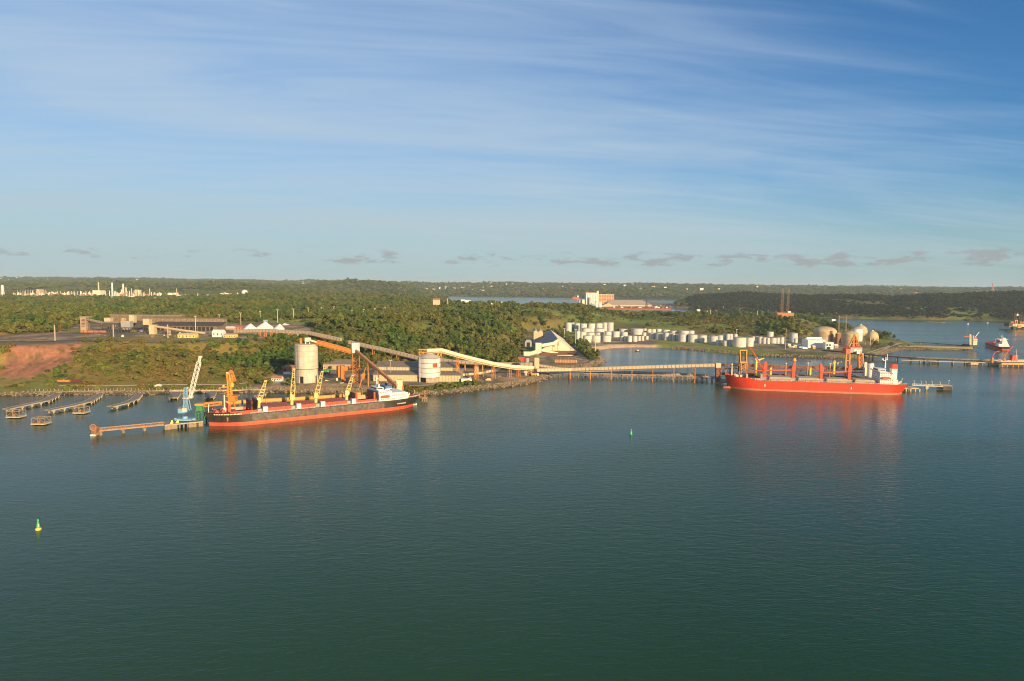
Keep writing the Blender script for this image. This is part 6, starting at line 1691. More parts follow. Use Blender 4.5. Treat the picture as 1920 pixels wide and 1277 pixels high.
# small dolphin right of the stern
Dd = fQ.p((qx(797, 0), 0, 0)).y - 5
t = thing('stern_dolphin', 'small mooring dolphin with orange post right of the ship stern', 'mooring dolphin', (P(796, 757, Dd).x, Dd, 0))
mb = MB(); sbox(mb, 790.5, 801, 745, 748.5, Dd, 5); mb.build('cap', 'pier', t)
for px_ in (792, 796, 800):
    for q_ in (.8, 4.2): mb = MB(); v = P(px_, 750, Dd + q_); mb.tube((v.x, v.y, -2), (v.x, v.y, v.z + 1), .6, .6, 8); mb.build('pile', 'pier', t)
mb = MB(); mb.tube((P(796, 745, Dd).x, Dd + 2, H(796, 745.5, Dd)), (P(796, 745, Dd).x, Dd + 2, H(796, 732, Dd)), .5, .35); mb.beam(P(774, 743.5, Dd + 2), P(790.5, 744.5, Dd + 2), 1.4, .9); mb.build('walkway', 'orange', t)

# ---- old jetties
def jetty(label, pl, w, z=3.0):
    pts = [W(px_, py_, z) for px_, py_ in pl]
    t = thing('old_jetty', label, 'jetty', (pts[0].x, pts[0].y, 0), 'old finger jetties on the left shore')
    strip = ribbon([tuple(p[:2]) for p in pts], w)
    mb = MB(); n = len(strip); mb.loft([[(x_, y_, z - .8) for x_, y_ in strip], [(x_, y_, z) for x_, y_ in strip]]); mb.build('deck', ['deckc'], t)
    mb = MB()
    m_ = n // 2
    for side in (strip[:m_], strip[m_:][::-1]):
        for a, b in zip(side[:-1], side[1:]): mb.beam((a[0], a[1], z - .35), (b[0], b[1], z - .35), .4, .95)
    mb.build('edge_beam', 'pierl', t)
    tot = 0
    for a, b in zip(pts[:-1], pts[1:]):
        L_ = (b - a).length; n2_ = max(1, int(L_ / 9)); d = (b - a).normalized(); s_ = Vector((-d.y, d.x, 0))
        for k_ in range(n2_):
            c = a.lerp(b, (k_ + .3) / n2_); mb = MB()
            for q_ in (-1, 1): e = c + s_ * q_ * w * .38; mb.tube((e.x, e.y, -2.5), (e.x, e.y, z - .8), .55, .55, 8)
            mb.beam(c - s_ * w * .55 + Vector((0, 0, -1.3)), c + s_ * w * .55 + Vector((0, 0, -1.3)), 1.1, 1.0)
            mb.build('pile_bent', 'pierl', t)
    return t
jetty('leftmost long concrete jetty, reaching almost to the picture edge', [(12, 766.5), (50, 758), (84, 751), (108, 738)], 6.5)
jetty('second long concrete jetty from the left', [(90, 769), (130, 761), (164, 753), (188, 738)], 6.5)
jetty('third concrete jetty from the left, shorter and kinked', [(207, 762), (232, 756), (252, 748), (262, 737)], 6.5)
jetty('short stub jetty behind the catwalk, left of the blue crane', [(325, 744.5), (331, 735)], 9)
jetty('short stub jetty just left of the grab unloader', [(393, 744), (397, 734)], 9)
jetty('short stub jetty behind the first yellow crane', [(484, 742), (496, 734.5)], 7)
def platform(px, pyt, pyb, wpx, lab):
    D_ = dist_of(px, pyb, 0) + 4; c = P(px, pyb, D_); hw_ = wpx * D_ / FPX / 2; zt_ = H(px, pyt, D_)
    t = thing('rusty_platform', lab, 'platform', (c.x, D_, 0), 'derelict platforms off the left shore')
    mb = MB(); mb.box((c.x - hw_, D_ - 4, .6), (c.x + hw_, D_ + 5, 1.5)); mb.build('base_slab', 'pierl', t)
    mb = MB()
    for i in (-1, 0, 1):
        for j in (-3.4, 4.4): mb.beam((c.x + i * hw_ * .94, D_ + j, 1.4), (c.x + i * hw_ * .94, D_ + j, zt_), .4)
    for j in (-3.4, 4.4):
        mb.beam((c.x - hw_ * .94, D_ + j, zt_), (c.x + hw_ * .94, D_ + j, zt_), .5); mb.beam((c.x - hw_, D_ + j, 1.5), (c.x, D_ + j, zt_), .25); mb.beam((c.x, D_ + j, zt_), (c.x + hw_, D_ + j, 1.5), .25)
    for i in (-1, 1): mb.beam((c.x + i * hw_ * .94, D_ - 3.4, zt_), (c.x + i * hw_ * .94, D_ + 4.4, zt_), .5)
    mb.build('frame', 'pier', t)
    for k_ in range(3):
        mb = MB(); x_ = c.x + (-.55 + .5 * k_) * hw_; mb.tube((x_, D_ - 1.5, 1.5), (x_, D_ - 1.5, 3.6), 1.1, 1.1, 10); mb.build('fender_drum', ('shade', 'rust', 'shade')[k_], t)
    for i in (-.7, .7): mb = MB(); mb.tube((c.x + i * hw_, D_, -2.5), (c.x + i * hw_, D_, .7), .6, .6, 8); mb.build('pile', 'pier', t)
platform(30, 770, 785, 26, 'rusty framed platform under the leftmost jetty end')
platform(77, 782.5, 798, 26, 'rusty framed platform standing alone between two long jetties')
platform(152.5, 763, 777, 22, 'rusty framed platform below the bend of the second jetty')

# shore fence, sea wall, rail wagons, hut, digger
fp = [G(60, 733.5), G(180, 732.5), G(300, 732.5), G(420, 732), G(476, 729)]
t = thing('shore_fence', 'row of white concrete fence posts along the left shore', 'fence', fp[0])
for a, b in zip(fp[:-1], fp[1:]):
    n_f = int((b - a).length / 3.4)
    for k_ in range(n_f):
        c = a.lerp(b, k_ / n_f); c.z = hgt(c.x, c.y); mb = MB(); mb.beam(c + Vector((0, 0, -.3)), c + Vector((0, 0, 2.2)), .17); mb.build('post', 'cream', t)
w0 = [W(px_, py_ - 2.6, 2.3) for px_, py_ in ((60, 737.5), (190, 736.5), (260, 737), (330, 735.5), (420, 735), (500, 733.5))]
mb = MB()
for a, b in zip(w0[:-1], w0[1:]): mb.beam(a, b, .6, 1.3)
mb.single('sea_wall', 'pierl', 'pale low sea wall along the left shore under the fence', 'wall')
def wagon(px0, px1, pyb, mt, lab, tank):
    a, b = G(px0, pyb), G(px1, pyb); z0_ = max(a.z, b.z) + .2; D_ = a.y
    t = thing('rail_wagon', lab, 'rail wagon', (a.x, D_, z0_))
    mb = MB(); mb.box((a.x, D_ - 1.3, z0_ + .9), (b.x, D_ + 1.3, z0_ + 1.3)); mb.build('chassis', 'shade', t)
    mb = MB()
    if tank: mb.tube((a.x + .5, D_, z0_ + 2.7), (b.x - .5, D_, z0_ + 2.7), 1.35, 1.35, 14)
    else:
        mb.box((a.x + .3, D_ - 1.4, z0_ + 1.31), (b.x - .3, D_ + 1.4, z0_ + 4.1))
        x_ = a.x + .6
        while x_ < b.x - .5: mb.box((x_, D_ - 1.55, z0_ + 1.35), (x_ + .2, D_ - 1.403, z0_ + 4.0)); x_ += 1.3
    mb.build('tank' if tank else 'body', mt, t, smooth=tank)
    for f_ in (.12, .24, .76, .88):
        for j in (-.9, .9): mb = MB(); x_ = a.x + (b.x - a.x) * f_; mb.tube((x_, D_ + j - .1, z0_ + .45), (x_, D_ + j + .1, z0_ + .45), .48, .48, 10); mb.build('wheel', 'shade', t)
    if tank: mb = MB(); xm_ = (a.x + b.x) / 2; mb.tube((xm_, D_, z0_ + 3.9), (xm_, D_, z0_ + 4.6), .5, .5, 8); mb.build('dome', mt, t)
wagon(108, 133, 719.5, 'orange', 'orange tank wagon on the grass above the left shore', True)
wagon(134.5, 162, 719.3, 'maroon', 'dark red hopper wagon beside the orange tank wagon', False)
y_ = G(295, 728.5).y
shed('shore_hut', 'tiny cream hut on the left shore near the fence', P(290, 728, y_).x, P(299.5, 728, y_).x, y_, y_ + 4, hgt(P(295, 728, y_).x, y_), hgt(P(295, 728, y_).x, y_) + 2.8, hgt(P(295, 728, y_).x, y_) + 4, 'cream', 'tarp', axis='y', cat='hut')
v = G(419, 729)
t = thing('yellow_loader', 'yellow wheel loader parked on the shore track left of the grab unloader', 'loader', v)
mb = MB(); mb.box((v.x - 1, v.y - 1.3, v.z + 1.0), (v.x + 3.4, v.y + 1.3, v.z + 2.6)); mb.box((v.x - 2.6, v.y - 1.0, v.z + .9), (v.x - 1.01, v.y + 1.0, v.z + 1.9)); mb.build('body', 'yellowo', t)
mb = MB(); mb.box((v.x - .6, v.y - 1.0, v.z + 2.61), (v.x + 1.2, v.y + 1.0, v.z + 4.0), .15); mb.build('cab', 'yellow', t)
mb = MB(); mb.loft([[(v.x - 5.0, v.y - 1.6, v.z + .2), (v.x - 3.4, v.y - 1.6, v.z + .2), (v.x - 3.6, v.y - 1.6, v.z + 1.8)], [(v.x - 5.0, v.y + 1.6, v.z + .2), (v.x - 3.4, v.y + 1.6, v.z + .2), (v.x - 3.6, v.y + 1.6, v.z + 1.8)]]); mb.beam((v.x - 3.7, v.y, v.z + 1), (v.x - 1.5, v.y, v.z + 1.8), .4); mb.build('bucket', 'yellowo', t)
for i in (-1.6, 2.2):
    for j in (-1.3, 1.3): mb = MB(); mb.tube((v.x + i, v.y + j - .25, v.z + .75), (v.x + i, v.y + j + .25, v.z + .75), .8, .8, 12); mb.build('wheel', 'shade', t)

# ================================================================== plateau plant, upper left
YZ = 37.0
def yard_D(px, py): return dist_of(px, py, YZ)
# long clerestory warehouse
yw = yard_D(370, 620); xw0 = P(278, 620, yw).x; xw1 = P(407, 620, yw).x
t = thing('plateau_warehouse', 'long dark roofed warehouse with pale raised clerestory on the plateau', 'warehouse', ((xw0 + xw1) / 2, yw, YZ))
zea = H(370, 611.5, yw); zb1 = H(370, 604, yw + 34); zb2 = H(370, 597, yw + 34)
mb = MB(); mb.box((xw0, yw, YZ - .6), (xw1, yw + 80, zea)); mb.build('wall', 'browncl', t)
for k_ in range(14): mb = MB(); x_ = xw0 + 14 + k_ * (xw1 - xw0 - 18) / 14; mb.box((x_, yw - .1, YZ), (x_ + 4.5, yw - .01, zea - 1.2)); mb.build('bay_opening', 'dark', t)
mb = MB(); mb.add([(xw0 - 1, yw - 1, zea), (xw1 + 1, yw - 1, zea), (xw1 + 1, yw + 34, zb1), (xw0 - 1, yw + 34, zb1), (xw0 - 1, yw - 1, zea + .5), (xw1 + 1, yw - 1, zea + .5), (xw1 + 1, yw + 34, zb1 + .5), (xw0 - 1, yw + 34, zb1 + .5)], [(0, 1, 2, 3), (4, 5, 6, 7), (0, 1, 5, 4), (1, 2, 6, 5), (3, 0, 4, 7)]); mb.build('lower_roof', 'shade', t)
mb = MB(); mb.box((xw0 - 12, yw + 34.3, zea), (xw1 - 3, yw + 46, zb2))
mb.m = 1; x_ = xw0 - 12
while x_ < xw1 - 3: mb.box((x_, yw + 34.0, zb1), (x_ + .5, yw + 34.297, zb2)); x_ += 7
mb.build('clerestory', ['dimgal', 'galrib'], t)
mb = MB(); mb.box((xw0 - 13, yw + 33.4, zb2 + .01), (xw1 - 2, yw + 47, zb2 + .8)); mb.build('clerestory_roof', 'browncl', t)
t = thing('rear_gallery', 'second pale raised gallery roof behind the plateau warehouse', 'warehouse', (P(270, 598, yw + 90).x, yw + 90, YZ))
yr = yw + 95
mb = MB(); x0_, x1_ = P(206, 598, yr).x, P(340, 598, yr).x; mb.box((x0_, yr, YZ), (x1_, yr + 14, H(270, 592.5, yr))); mb.build('wall', 'browncl', t)
mb = MB(); mb.box((x0_ - .5, yr - .5, H(270, 592.5, yr) + .01), (x1_ + .5, yr + 14.5, H(270, 590.2, yr))); mb.build('roof', 'dimgal', t)
# brown tower and its conveyor
yt = yard_D(157, 619.5)
t = thing('brown_tower', 'brown square tower with louvred sides at the left end of the plateau plant', 'tower', (P(157, 619, yt).x, yt, YZ))
mb = MB(); sbox(mb, 151, 161, 595.5, 620, yt, 7.5); mb.build('wall', 'gal', t)
mb = MB(); sbox(mb, 148.5, 166, 593.7, 595.4, yt - 1, 9.5); mb.build('roof', 'gal', t)
mb = MB()
for k_ in range(6): py_ = 598 + k_ * 2.6; sbox(mb, 152.5, 159.5, py_, py_ + 1.2, yt - .25, .2)
mb.build('louvre', 'maroon', t)
mb = MB(); sbox(mb, 161.3, 165, 602, 620, yt + 1, 5); mb.build('stair_shaft', 'dimgal', t)
gallery('dark_conveyor', 'dark conveyor sloping right from the brown tower to the dark hopper', [P(165, 598.5, yt + 3), P(218, 611, yard_D(218, 624))], 3.4, 3.2, ['gal', 'shade'], 8, [(P(190, 604.5, yard_D(190, 622)), YZ, 'post'), (P(205, 608, yard_D(205, 623)), YZ, 'post')], 'shade')
def hopper_block(name, lab, px0, px1, pyt, pyb, mt, D_=None, dep=9, cat='building', win=False, legs=False):
    D_ = D_ or yard_D((px0 + px1) / 2, pyb)
    t = thing(name, lab, cat, (P((px0 + px1) / 2, pyb, D_).x, D_, YZ))
    mb = MB(); pb_ = pyb if not legs else pyt + (pyb - pyt) * legs
    sbox(mb, px0, px1, pyt + .7, pb_, D_, dep); mb.build('wall', mt, t)
    mb = MB(); sbox(mb, px0 - .4, px1 + .4, pyt, pyt + .65, D_ - .4, dep + .8); mb.build('roof', 'galpale' if mt != 'shade' else 'gal', t)
    if legs:
        mb = MB()
        for px_ in (px0 + .3, px1 - .3):
            for q_ in (.5, dep - .5): v = P(px_, pb_, D_); mb.beam((v.x, D_ + q_, YZ - .4), (v.x, D_ + q_, v.z + .3), .6)
        mb.build('leg_frame', 'shade', t)
    return t
hopper_block('crusher_house', 'small orange topped box left of the dark hopper on the plateau', 195, 206, 596, 603, 'beige', yard_D(200, 622), 9, legs=False)
hopper_block('screening_hall', 'dark screening hall on legs below the orange topped box', 192, 222, 604, 623, 'shade', yard_D(206, 624) , 14, legs=.5)
t = hopper_block('grey_bunker', 'grey bunker with pointed hoppers on legs in the middle of the plateau plant', 226.5, 244, 602.5, 625, 'grey', None, 9, legs=.5)
D_ = yard_D(235, 625)
for k_ in range(3):
    v = P(229.5 + k_ * 5.6, 614, D_); mb = MB(); h_ = v.z + .2; mb.add([(v.x - 1.9, D_ + 2, h_), (v.x + 1.9, D_ + 2, h_), (v.x + 1.9, D_ + 7, h_), (v.x - 1.9, D_ + 7, h_), (v.x, D_ + 4.5, h_ - 5)], [(0, 1, 4), (1, 2, 4), (2, 3, 4), (3, 0, 4), (0, 3, 2, 1)]); mb.build('hopper_cone', 'conc', t)
hopper_block('tan_headhouse', 'tan headhouse standing highest above the plateau plant', 242, 251, 590.5, 605, 'beige', yard_D(246, 622) + 8, 8)
hopper_block('orange_cube', 'pale orange cube house on legs left of the plateau warehouse', 268, 280, 598, 626, 'beige', yard_D(274, 625), 8, legs=.4)
hopper_block('tan_block', 'tan windowless block at the foot of the sloping plateau conveyor', 279.5, 289.5, 609, 627, 'beige', yard_D(284, 627.5), 8)
hopper_block('small_cube', 'tiny yellow cube house over the dark conveyor', 228, 232.5, 596.5, 601.5, 'yellowo', yard_D(230, 622), 5)
hopper_block('low_store', 'low dark store between the grey bunker and the tan block', 246, 268, 600, 614, 'shade', yard_D(256, 619), 20)
gallery('tan_conveyor', 'thin tan conveyor sloping down right across the plateau to the pale office', [P(290, 611, yard_D(290, 627)), P(345, 619, yard_D(345, 629)), P(384, 624, yard_D(384, 630))], 2.4, 2.0, ['galpale', 'gal'], 20, [(P(318, 615, yard_D(318, 628)), YZ, 'post'), (P(352, 620, yard_D(352, 629)), YZ, 'post')], 'gal')
def lowhouse(name, lab, px0, px1, pyt, pyb, wall, roof, D_=None, dep=10, win=3, z=None, cat='building', grp=None, rise=.5):
    z = YZ if z is None else z
    D_ = D_ or dist_of((px0 + px1) / 2, pyb, z)
    x0_, x1_ = P(px0, pyb, D_).x, P(px1, pyb, D_).x; zt_ = H((px0 + px1) / 2, pyt, D_); z0_ = H((px0 + px1) / 2, pyb, D_)
    t = thing(name, lab, cat, ((x0_ + x1_) / 2, D_, z0_), grp)
    w_, r_ = MB(), MB(); w_.gable(x0_, x1_, D_, D_ + dep, z0_ - 1, z0_ + (zt_ - z0_) * (1 - rise * .6), zt_, r_, over=.3, t=.3); w_.build('wall', wall, t); r_.build('roof', roof, t)
    for k_ in range(win):
        mb = MB(); xx = x0_ + (x1_ - x0_) * (k_ + .4) / win; mb.box((xx, D_ - .08, z0_ + (zt_ - z0_) * .25), (xx + min(1.4, (x1_ - x0_) * .12), D_ - .01, z0_ + (zt_ - z0_) * .55)); mb.build('window', 'glass', t)
    return t
lowhouse('yellow_office', 'long yellow office under the sloping tan conveyor', 333, 366, 625.5, 633.5, 'yellow', 'galpale', win=5)
lowhouse('white_office', 'white two storey office at the right end of the plateau yard', 397.5, 418, 619, 632, 'white', 'tarp', win=3)
lowhouse('cream_office', 'low cream office right of the white two storey office', 418.5, 441, 626.5, 633, 'yellow', 'galpale', win=5)
lowhouse('brick_store', 'small brick store left of the white tarpaulin heaps', 440, 452, 611, 618, 'brick', 'tile', win=2)
lowhouse('tent_roof_hut', 'small white roofed hut left of the big white heap', 399, 416, 611.5, 618, 'gal', 'tarp', win=0)
lowhouse('white_roof_store', 'flat white roofed store before the smaller white heap', 423, 441, 612.5, 618, 'gal', 'tarp', win=0)
lowhouse('pale_hut', 'small pale hut below the plateau conveyor gallery', 549, 557, 627, 631, 'white', 'tarp', win=1, z=36)
# tarpaulin-covered heaps
def heap(px0, px1, pyt, pyb, lab, dep=26):
    D_ = yard_D((px0 + px1) / 2, pyb); x0_, x1_ = P(px0, pyb, D_).x, P(px1, pyb, D_).x; xm_ = (x0_ + x1_) / 2; zt_ = H((px0 + px1) / 2, pyt, D_ + dep / 2)
    mb = MB(); n = 14; rings = []
    rs = np.random.default_rng(int(px0))
    for f_, s_ in ((0, 1.0), (.35, .72), (.7, .36), (.93, .12), (1.0, .03)):
        rings.append([(xm_ + (x1_ - x0_) * .10 * (1 - s_) * (1 if px0 % 4 else -1.5) + (x1_ - x0_) / 2 * s_ * math.cos(2 * math.pi * i / n) * rs.uniform(.82, 1.12), D_ + dep / 2 + dep / 2 * s_ * math.sin(2 * math.pi * i / n) * rs.uniform(.93, 1.05), YZ - .5 + (zt_ - YZ + .5) * f_) for i in range(n)])
    mb.loft(rings)
    return mb.single('covered_heap', 'tarp', lab, 'heap', 'white covered heaps on the plateau')
heap(466, 506, 603.5, 619, 'largest white peaked heap in the middle of the plateau', 40)
heap(446, 476, 606.5, 619.5, 'white heap left of the largest one', 30)
heap(506, 528, 607, 619, 'white heap right of the largest one', 30)
heap(524, 541, 606, 610, 'low pale heap at the right end behind the others', 20)
hopper_block('blue_machine', 'blue machine house behind the largest white heap', 494, 500.5, 600, 606.5, 'skyblue', yard_D(498, 612), 6, cat='machine')
# excavators
for px_, py_, lab in ((512.5, 597, 'orange excavator left of a lamp mast on the far edge of the plateau'), (543, 598, 'orange excavator at the right end of the far plateau edge')):
    v = G(px_, py_, 38); t = thing('excavator', lab, 'excavator', v, 'orange excavators')
    mb = MB(); mb.box((v.x - 2.2, v.y - 1.6, v.z), (v.x + 2.2, v.y - .8, v.z + 1)); mb.box((v.x - 2.2, v.y + .8, v.z), (v.x + 2.2, v.y + 1.6, v.z + 1)); mb.build('track', 'shade', t)
    mb = MB(); mb.box((v.x - 2.6, v.y - 1.4, v.z + 1.01), (v.x + 1.6, v.y + 1.4, v.z + 2.8)); mb.build('body', 'crred', t)
    mb = MB(); mb.beam((v.x + 1, v.y, v.z + 2), (v.x + 4.5, v.y, v.z + 5.5), .6); mb.beam((v.x + 4.5, v.y, v.z + 5.5), (v.x + 6, v.y, v.z + 1.5), .5); mb.build('arm', 'crred', t)
    mb = MB(); mb.box((v.x + .2, v.y - 1.3, v.z + 2.81), (v.x + 1.6, v.y - .1, v.z + 4)); mb.build('cab', 'cream', t)
# red freight wagons in a line
for k_, (pa, pb) in enumerate(((151.5, 158), (158.6, 165), (166, 176), (177, 186), (187, 200))):
    wagon(pa, pb, 625.3, ('brick', 'orange', 'brick', 'tile', 'tile')[k_], ['first red wagon from the left under the brown tower', 'orange wagon second in the line under the brown tower', 'red wagon in the middle of the line at the plateau edge', 'brick coloured wagon fourth in the line on the plateau', 'long brick coloured wagon at the right end of the plateau line'][k_], False)
# concrete poles
for px_, a, b, lab in ((103.5, 609, 641.5, 'thick concrete pole beside the red cut slope'), (213, 608.5, 633.5, 'thick concrete pole before the dark screening hall'), (315, 608.5, 636, 'thick concrete pole before the plateau warehouse')):
    D_ = dist_of(px_, b, 35.5); lamp(px_, a, b, D_, 35.5, lab, 'conc', False, 'utility_pole', 'thick poles on the plateau', .75)
for px_, a, b in ((366.8, 593, 620), (411.5, 590.5, 613), (451.7, 587, 608), (488, 584, 603), (520.5, 581, 604), (550.7, 579.5, 602), (578, 577.5, 596), (603, 576.5, 588)):
    lamp(px_, a, b, dist_of(px_, b, 38), 38, 'tall white twin headed lamp mast on the plateau', 'cream', True, 'lamp_post', 'white lamp masts on the plateau', .3)
for px_, a, b in ((626, 575.5, 586), (660, 581.5, 588), (682, 580, 588), (703, 578, 586), (722, 576, 586)):
    lamp(px_, a, b, 1500, 45, 'distant lamp mast rising from the woods', 'cream', True, 'lamp_post', 'lamp masts in the woods', .3)

# ================================================================== storage tanks
def tank_proto(mat, dome):
    t = thing('storage_tank', 'tank', 'storage tank', (0, 0, 0))
    mb = MB(); mb.lathe((0, 0, 0), [(1, -.02), (1, 1)], 40); mb.build('tank_wall', mat, t, smooth=True)
    mb = MB()
    if dome: mb.lathe((0, 0, 0), [(1.012, .985), (1.012, 1.005), (.85, 1.06), (.55, 1.12), (.2, 1.15), (.02, 1.155)], 32)
    else: mb.lathe((0, 0, 0), [(1.012, .985), (1.012, 1.005), (.5, 1.05), (.02, 1.09)], 32)
    mb.build('tank_roof', 'roofw', t, smooth=True)
    mb = MB()
    for k_ in range(22):
        a = -2.6 + k_ * .075; b = a + .075; z0_ = .02 + k_ / 22 * .95; z1_ = .02 + (k_ + 1) / 22 * .95
        mb.beam((1.03 * math.cos(a), 1.03 * math.sin(a), z0_), (1.03 * math.cos(b), 1.03 * math.sin(b), z1_), .03, .012)
    mb.build('spiral_stair', 'roofw', t)
    mb = MB()
    for k_ in range(36):
        a, b = 2 * math.pi * k_ / 36, 2 * math.pi * (k_ + 1) / 36
        mb.beam((1.0 * math.cos(a), 1.0 * math.sin(a), 1.055), (1.0 * math.cos(b), 1.0 * math.sin(b), 1.055), .012, .008)
    mb.build('top_rail', 'roofw', t)
    return t
protos = {('tank', 0): tank_proto('tank', 0), ('tank', 1): tank_proto('tank', 1), ('tank2', 0): tank_proto('tank2', 0), ('tank2', 1): tank_proto('tank2', 1)}
used_p = {k_: False for k_ in protos}
TL = []
Z5 = lambda cx, t_, b_, w_, m='tank', d=0, row='': TL.append((1040 + cx / 7.385, 520 + t_ / 7.385, 520 + b_ / 7.385, w_ / 7.385, m, d, row))
Z6 = lambda cx, t_, b_, w_, m='tank2', d=0, row='': TL.append((1280 + cx / 6, 520 + t_ / 6, 520 + b_ / 6, w_ / 6, m, d, row))
R_A = 'tall tank in the back row of the left tank cluster'
for a in ((190, 632, 757, 90, 'tank2'), (252, 632, 735, 50), (310, 640, 745, 78), (398, 645, 760, 98), (508, 642, 758, 104), (612, 640, 755, 98), (692, 630, 748, 70, 'tank2'), (770, 628, 748, 88, 'tank2')): Z5(*a, row=R_A)
R_B = 'domed white tank in the middle of the left tank cluster'
for a in ((437, 712, 800, 130), (618, 716, 805, 140), (388, 762, 850, 92), (495, 770, 850, 112), (618, 768, 850, 125)): Z5(*a, 'tank', 1, R_B)
R_C = 'white tank at the right side of the left tank cluster'
for a in ((738, 752, 860, 92), (846, 752, 830, 104)): Z5(*a, row=R_C)
R_D = 'squat white tank in the front row behind the beach'
for a in ((450, 812, 903, 118), (575, 812, 903, 116), (716, 808, 895, 128)): Z5(*a, 'tank', 0, R_D)
Z5(322, 748, 860, 62, 'tank', 0, 'slim white tank at the left edge of the front tanks')
R_E = 'small white tank in the low row right of the front tanks'
for a in ((932, 815, 882, 46), (982, 815, 884, 46), (1038, 815, 893, 66), (1110, 815, 892, 68), (1168, 815, 880, 44), (1216, 815, 876, 46), (1275, 815, 862, 48)): Z5(*a, row=R_E)
R_F = 'large grey roofed tank behind the low row of small tanks'
for a in ((948, 718, 780, 118, 'tank2'), (965, 762, 815, 92, 'tank'), (1142, 716, 795, 168, 'tank2')): Z5(*a, row=R_F)
R_G = 'white tank in the far row of the central tank field'
for a in ((1250, 712, 752, 44), (1306, 720, 765, 64), (1368, 720, 765, 64), (1440, 716, 760, 74), (1540, 730, 790, 104), (1652, 745, 800, 108), (1790, 745, 810, 128), (1892, 745, 810, 80)): Z5(*a, 'tank', 0, R_G)
R_H = 'grey white tank in the front row of the central tank field'
for a in ((1240, 765, 815, 56), (1352, 772, 853, 92), (1445, 775, 862, 100), (1546, 772, 872, 72), (1598, 782, 872, 56), (1646, 785, 878, 50), (1692, 790, 878, 40), (1775, 790, 893, 128), (1885, 790, 895, 92)): Z5(*a, 'tank2', 0, R_H)
for a in ((30, 602, 645, 60), (98, 600, 640, 60)): Z6(*a, 'tank', 0, R_G)
for a in ((20, 650, 722, 62), (112, 650, 732, 102), (222, 655, 733, 98), (345, 665, 752, 98), (420, 655, 708, 66)): Z6(*a, 'tank2', 0, R_H)
for a in ((462, 642, 700, 48), (508, 640, 705, 48), (540, 640, 700, 46), (592, 640, 692, 48)): Z6(*a, 'tank2', 0, 'small tank behind the two large tanks by the shore')
R_I = 'low grey tank near the water left of the two large tanks'
for a in ((400, 708, 764, 48), (480, 715, 775, 60), (527, 708, 775, 44)): Z6(*a, 'tank2', 0, R_I)
Z6(637, 682, 788, 146, 'tank', 0, 'largest white tank by the shore above the orange crane tower, left of its twin')
Z6(748, 684, 780, 92, 'tank', 0, 'large white tank touching the largest one on its right')
R_J = 'slim white tank in the row right of the two large tanks'
for a in ((792, 668, 730, 50), (832, 668, 740, 46), (874, 672, 745, 52), (920, 680, 748, 52), (960, 684, 750, 38), (1018, 684, 752, 68), (1070, 680, 752, 36), (1116, 676, 752, 48)): Z6(*a, 'tank', 0, R_J)
Z6(985, 615, 672, 68, 'tank', 0, 'single white tank raised behind the slim tank row')
Z6(1245, 632, 732, 90, 'tank2', 0, 'blue grey tank standing alone right of the slim tank row')
Z6(1272, 692, 740, 38, 'tank', 0, 'small cream tank in front of the lone blue grey tank')
for px_, pyt, pyb, w_, mt, dm, row in TL:
    z = 4.5; Df = dist_of(px_, pyb, z); r_ = w_ / 2 * Df / FPX; Dc_ = Df + r_; r_ = w_ / 2 * Dc_ / FPX
    v = P(px_, pyb, Dc_); h_ = H(px_, pyt, Dc_ - r_ * .9) - z
    p_ = protos[(mt, dm)]
    if not used_p[(mt, dm)]: o = p_; used_p[(mt, dm)] = True; o.location = (v.x, Dc_, z); o.scale = (r_, r_, max(h_, 5))
    else: o = copy_tree(p_, (v.x, Dc_, z), (r_, r_, max(h_, 5)))
    o.rotation_euler = (0, 0, random.uniform(-.5, .5))
    o['label'] = row; 
    if 'row' in row or 'cluster' in row or 'behind' in row or 'low grey' in row: o['group'] = row.split(' in the ')[-1] if ' in the ' in row else 'tanks: ' + row

# small heaps and stacks scattered over the plateau and quay yards
rs = np.random.default_rng(77)
for i in range(46):
    if i < 34: px_, py_ = rs.uniform(180, 560), rs.uniform(618, 634)
    else: px_, py_ = rs.uniform(600, 1000), rs.uniform(700, 716)
    v = G(px_, py_, 37 if i < 34 else 4.5); w = rs.uniform(1.2, 3.4); h = rs.uniform(.8, 2.2); mb = MB(); mt = ('dimgal', 'tarp', 'rust', 'browncl', 'galpale')[i % 5]
    if i % 2: mb.loft([[(v.x + w * q_ * math.cos(2 * math.pi * j / 9) * rs.uniform(.8, 1.2), v.y + w * q_ * math.sin(2 * math.pi * j / 9) * rs.uniform(.8, 1.2), v.z - .2 + z_ * h) for j in range(9)] for q_, z_ in ((1, 0), (.6, .6), (.15, 1))])
    else: mb.box((v.x - w, v.y - 1.2, v.z - .2), (v.x + w, v.y + 1.2, v.z + h)); mb.box((v.x - w * .5, v.y - .9, v.z + h - .02), (v.x + w * .7, v.y + .9, v.z + h * 1.5))
    cn = ('dull tan', 'white', 'rusty', 'brown', 'pale tan')[i % 5]; wh = 'on the plateau yard' if i < 34 else 'on the quay yard between the silos and the pier'
    mb.single('material_heap' if i % 2 else 'crate_stack', mt, 'small %s %s %s' % (cn, 'heap of material' if i % 2 else 'stack of crates', wh), 'heap' if i % 2 else 'stack', cn + (' heaps ' if i % 2 else ' stacks ') + wh)

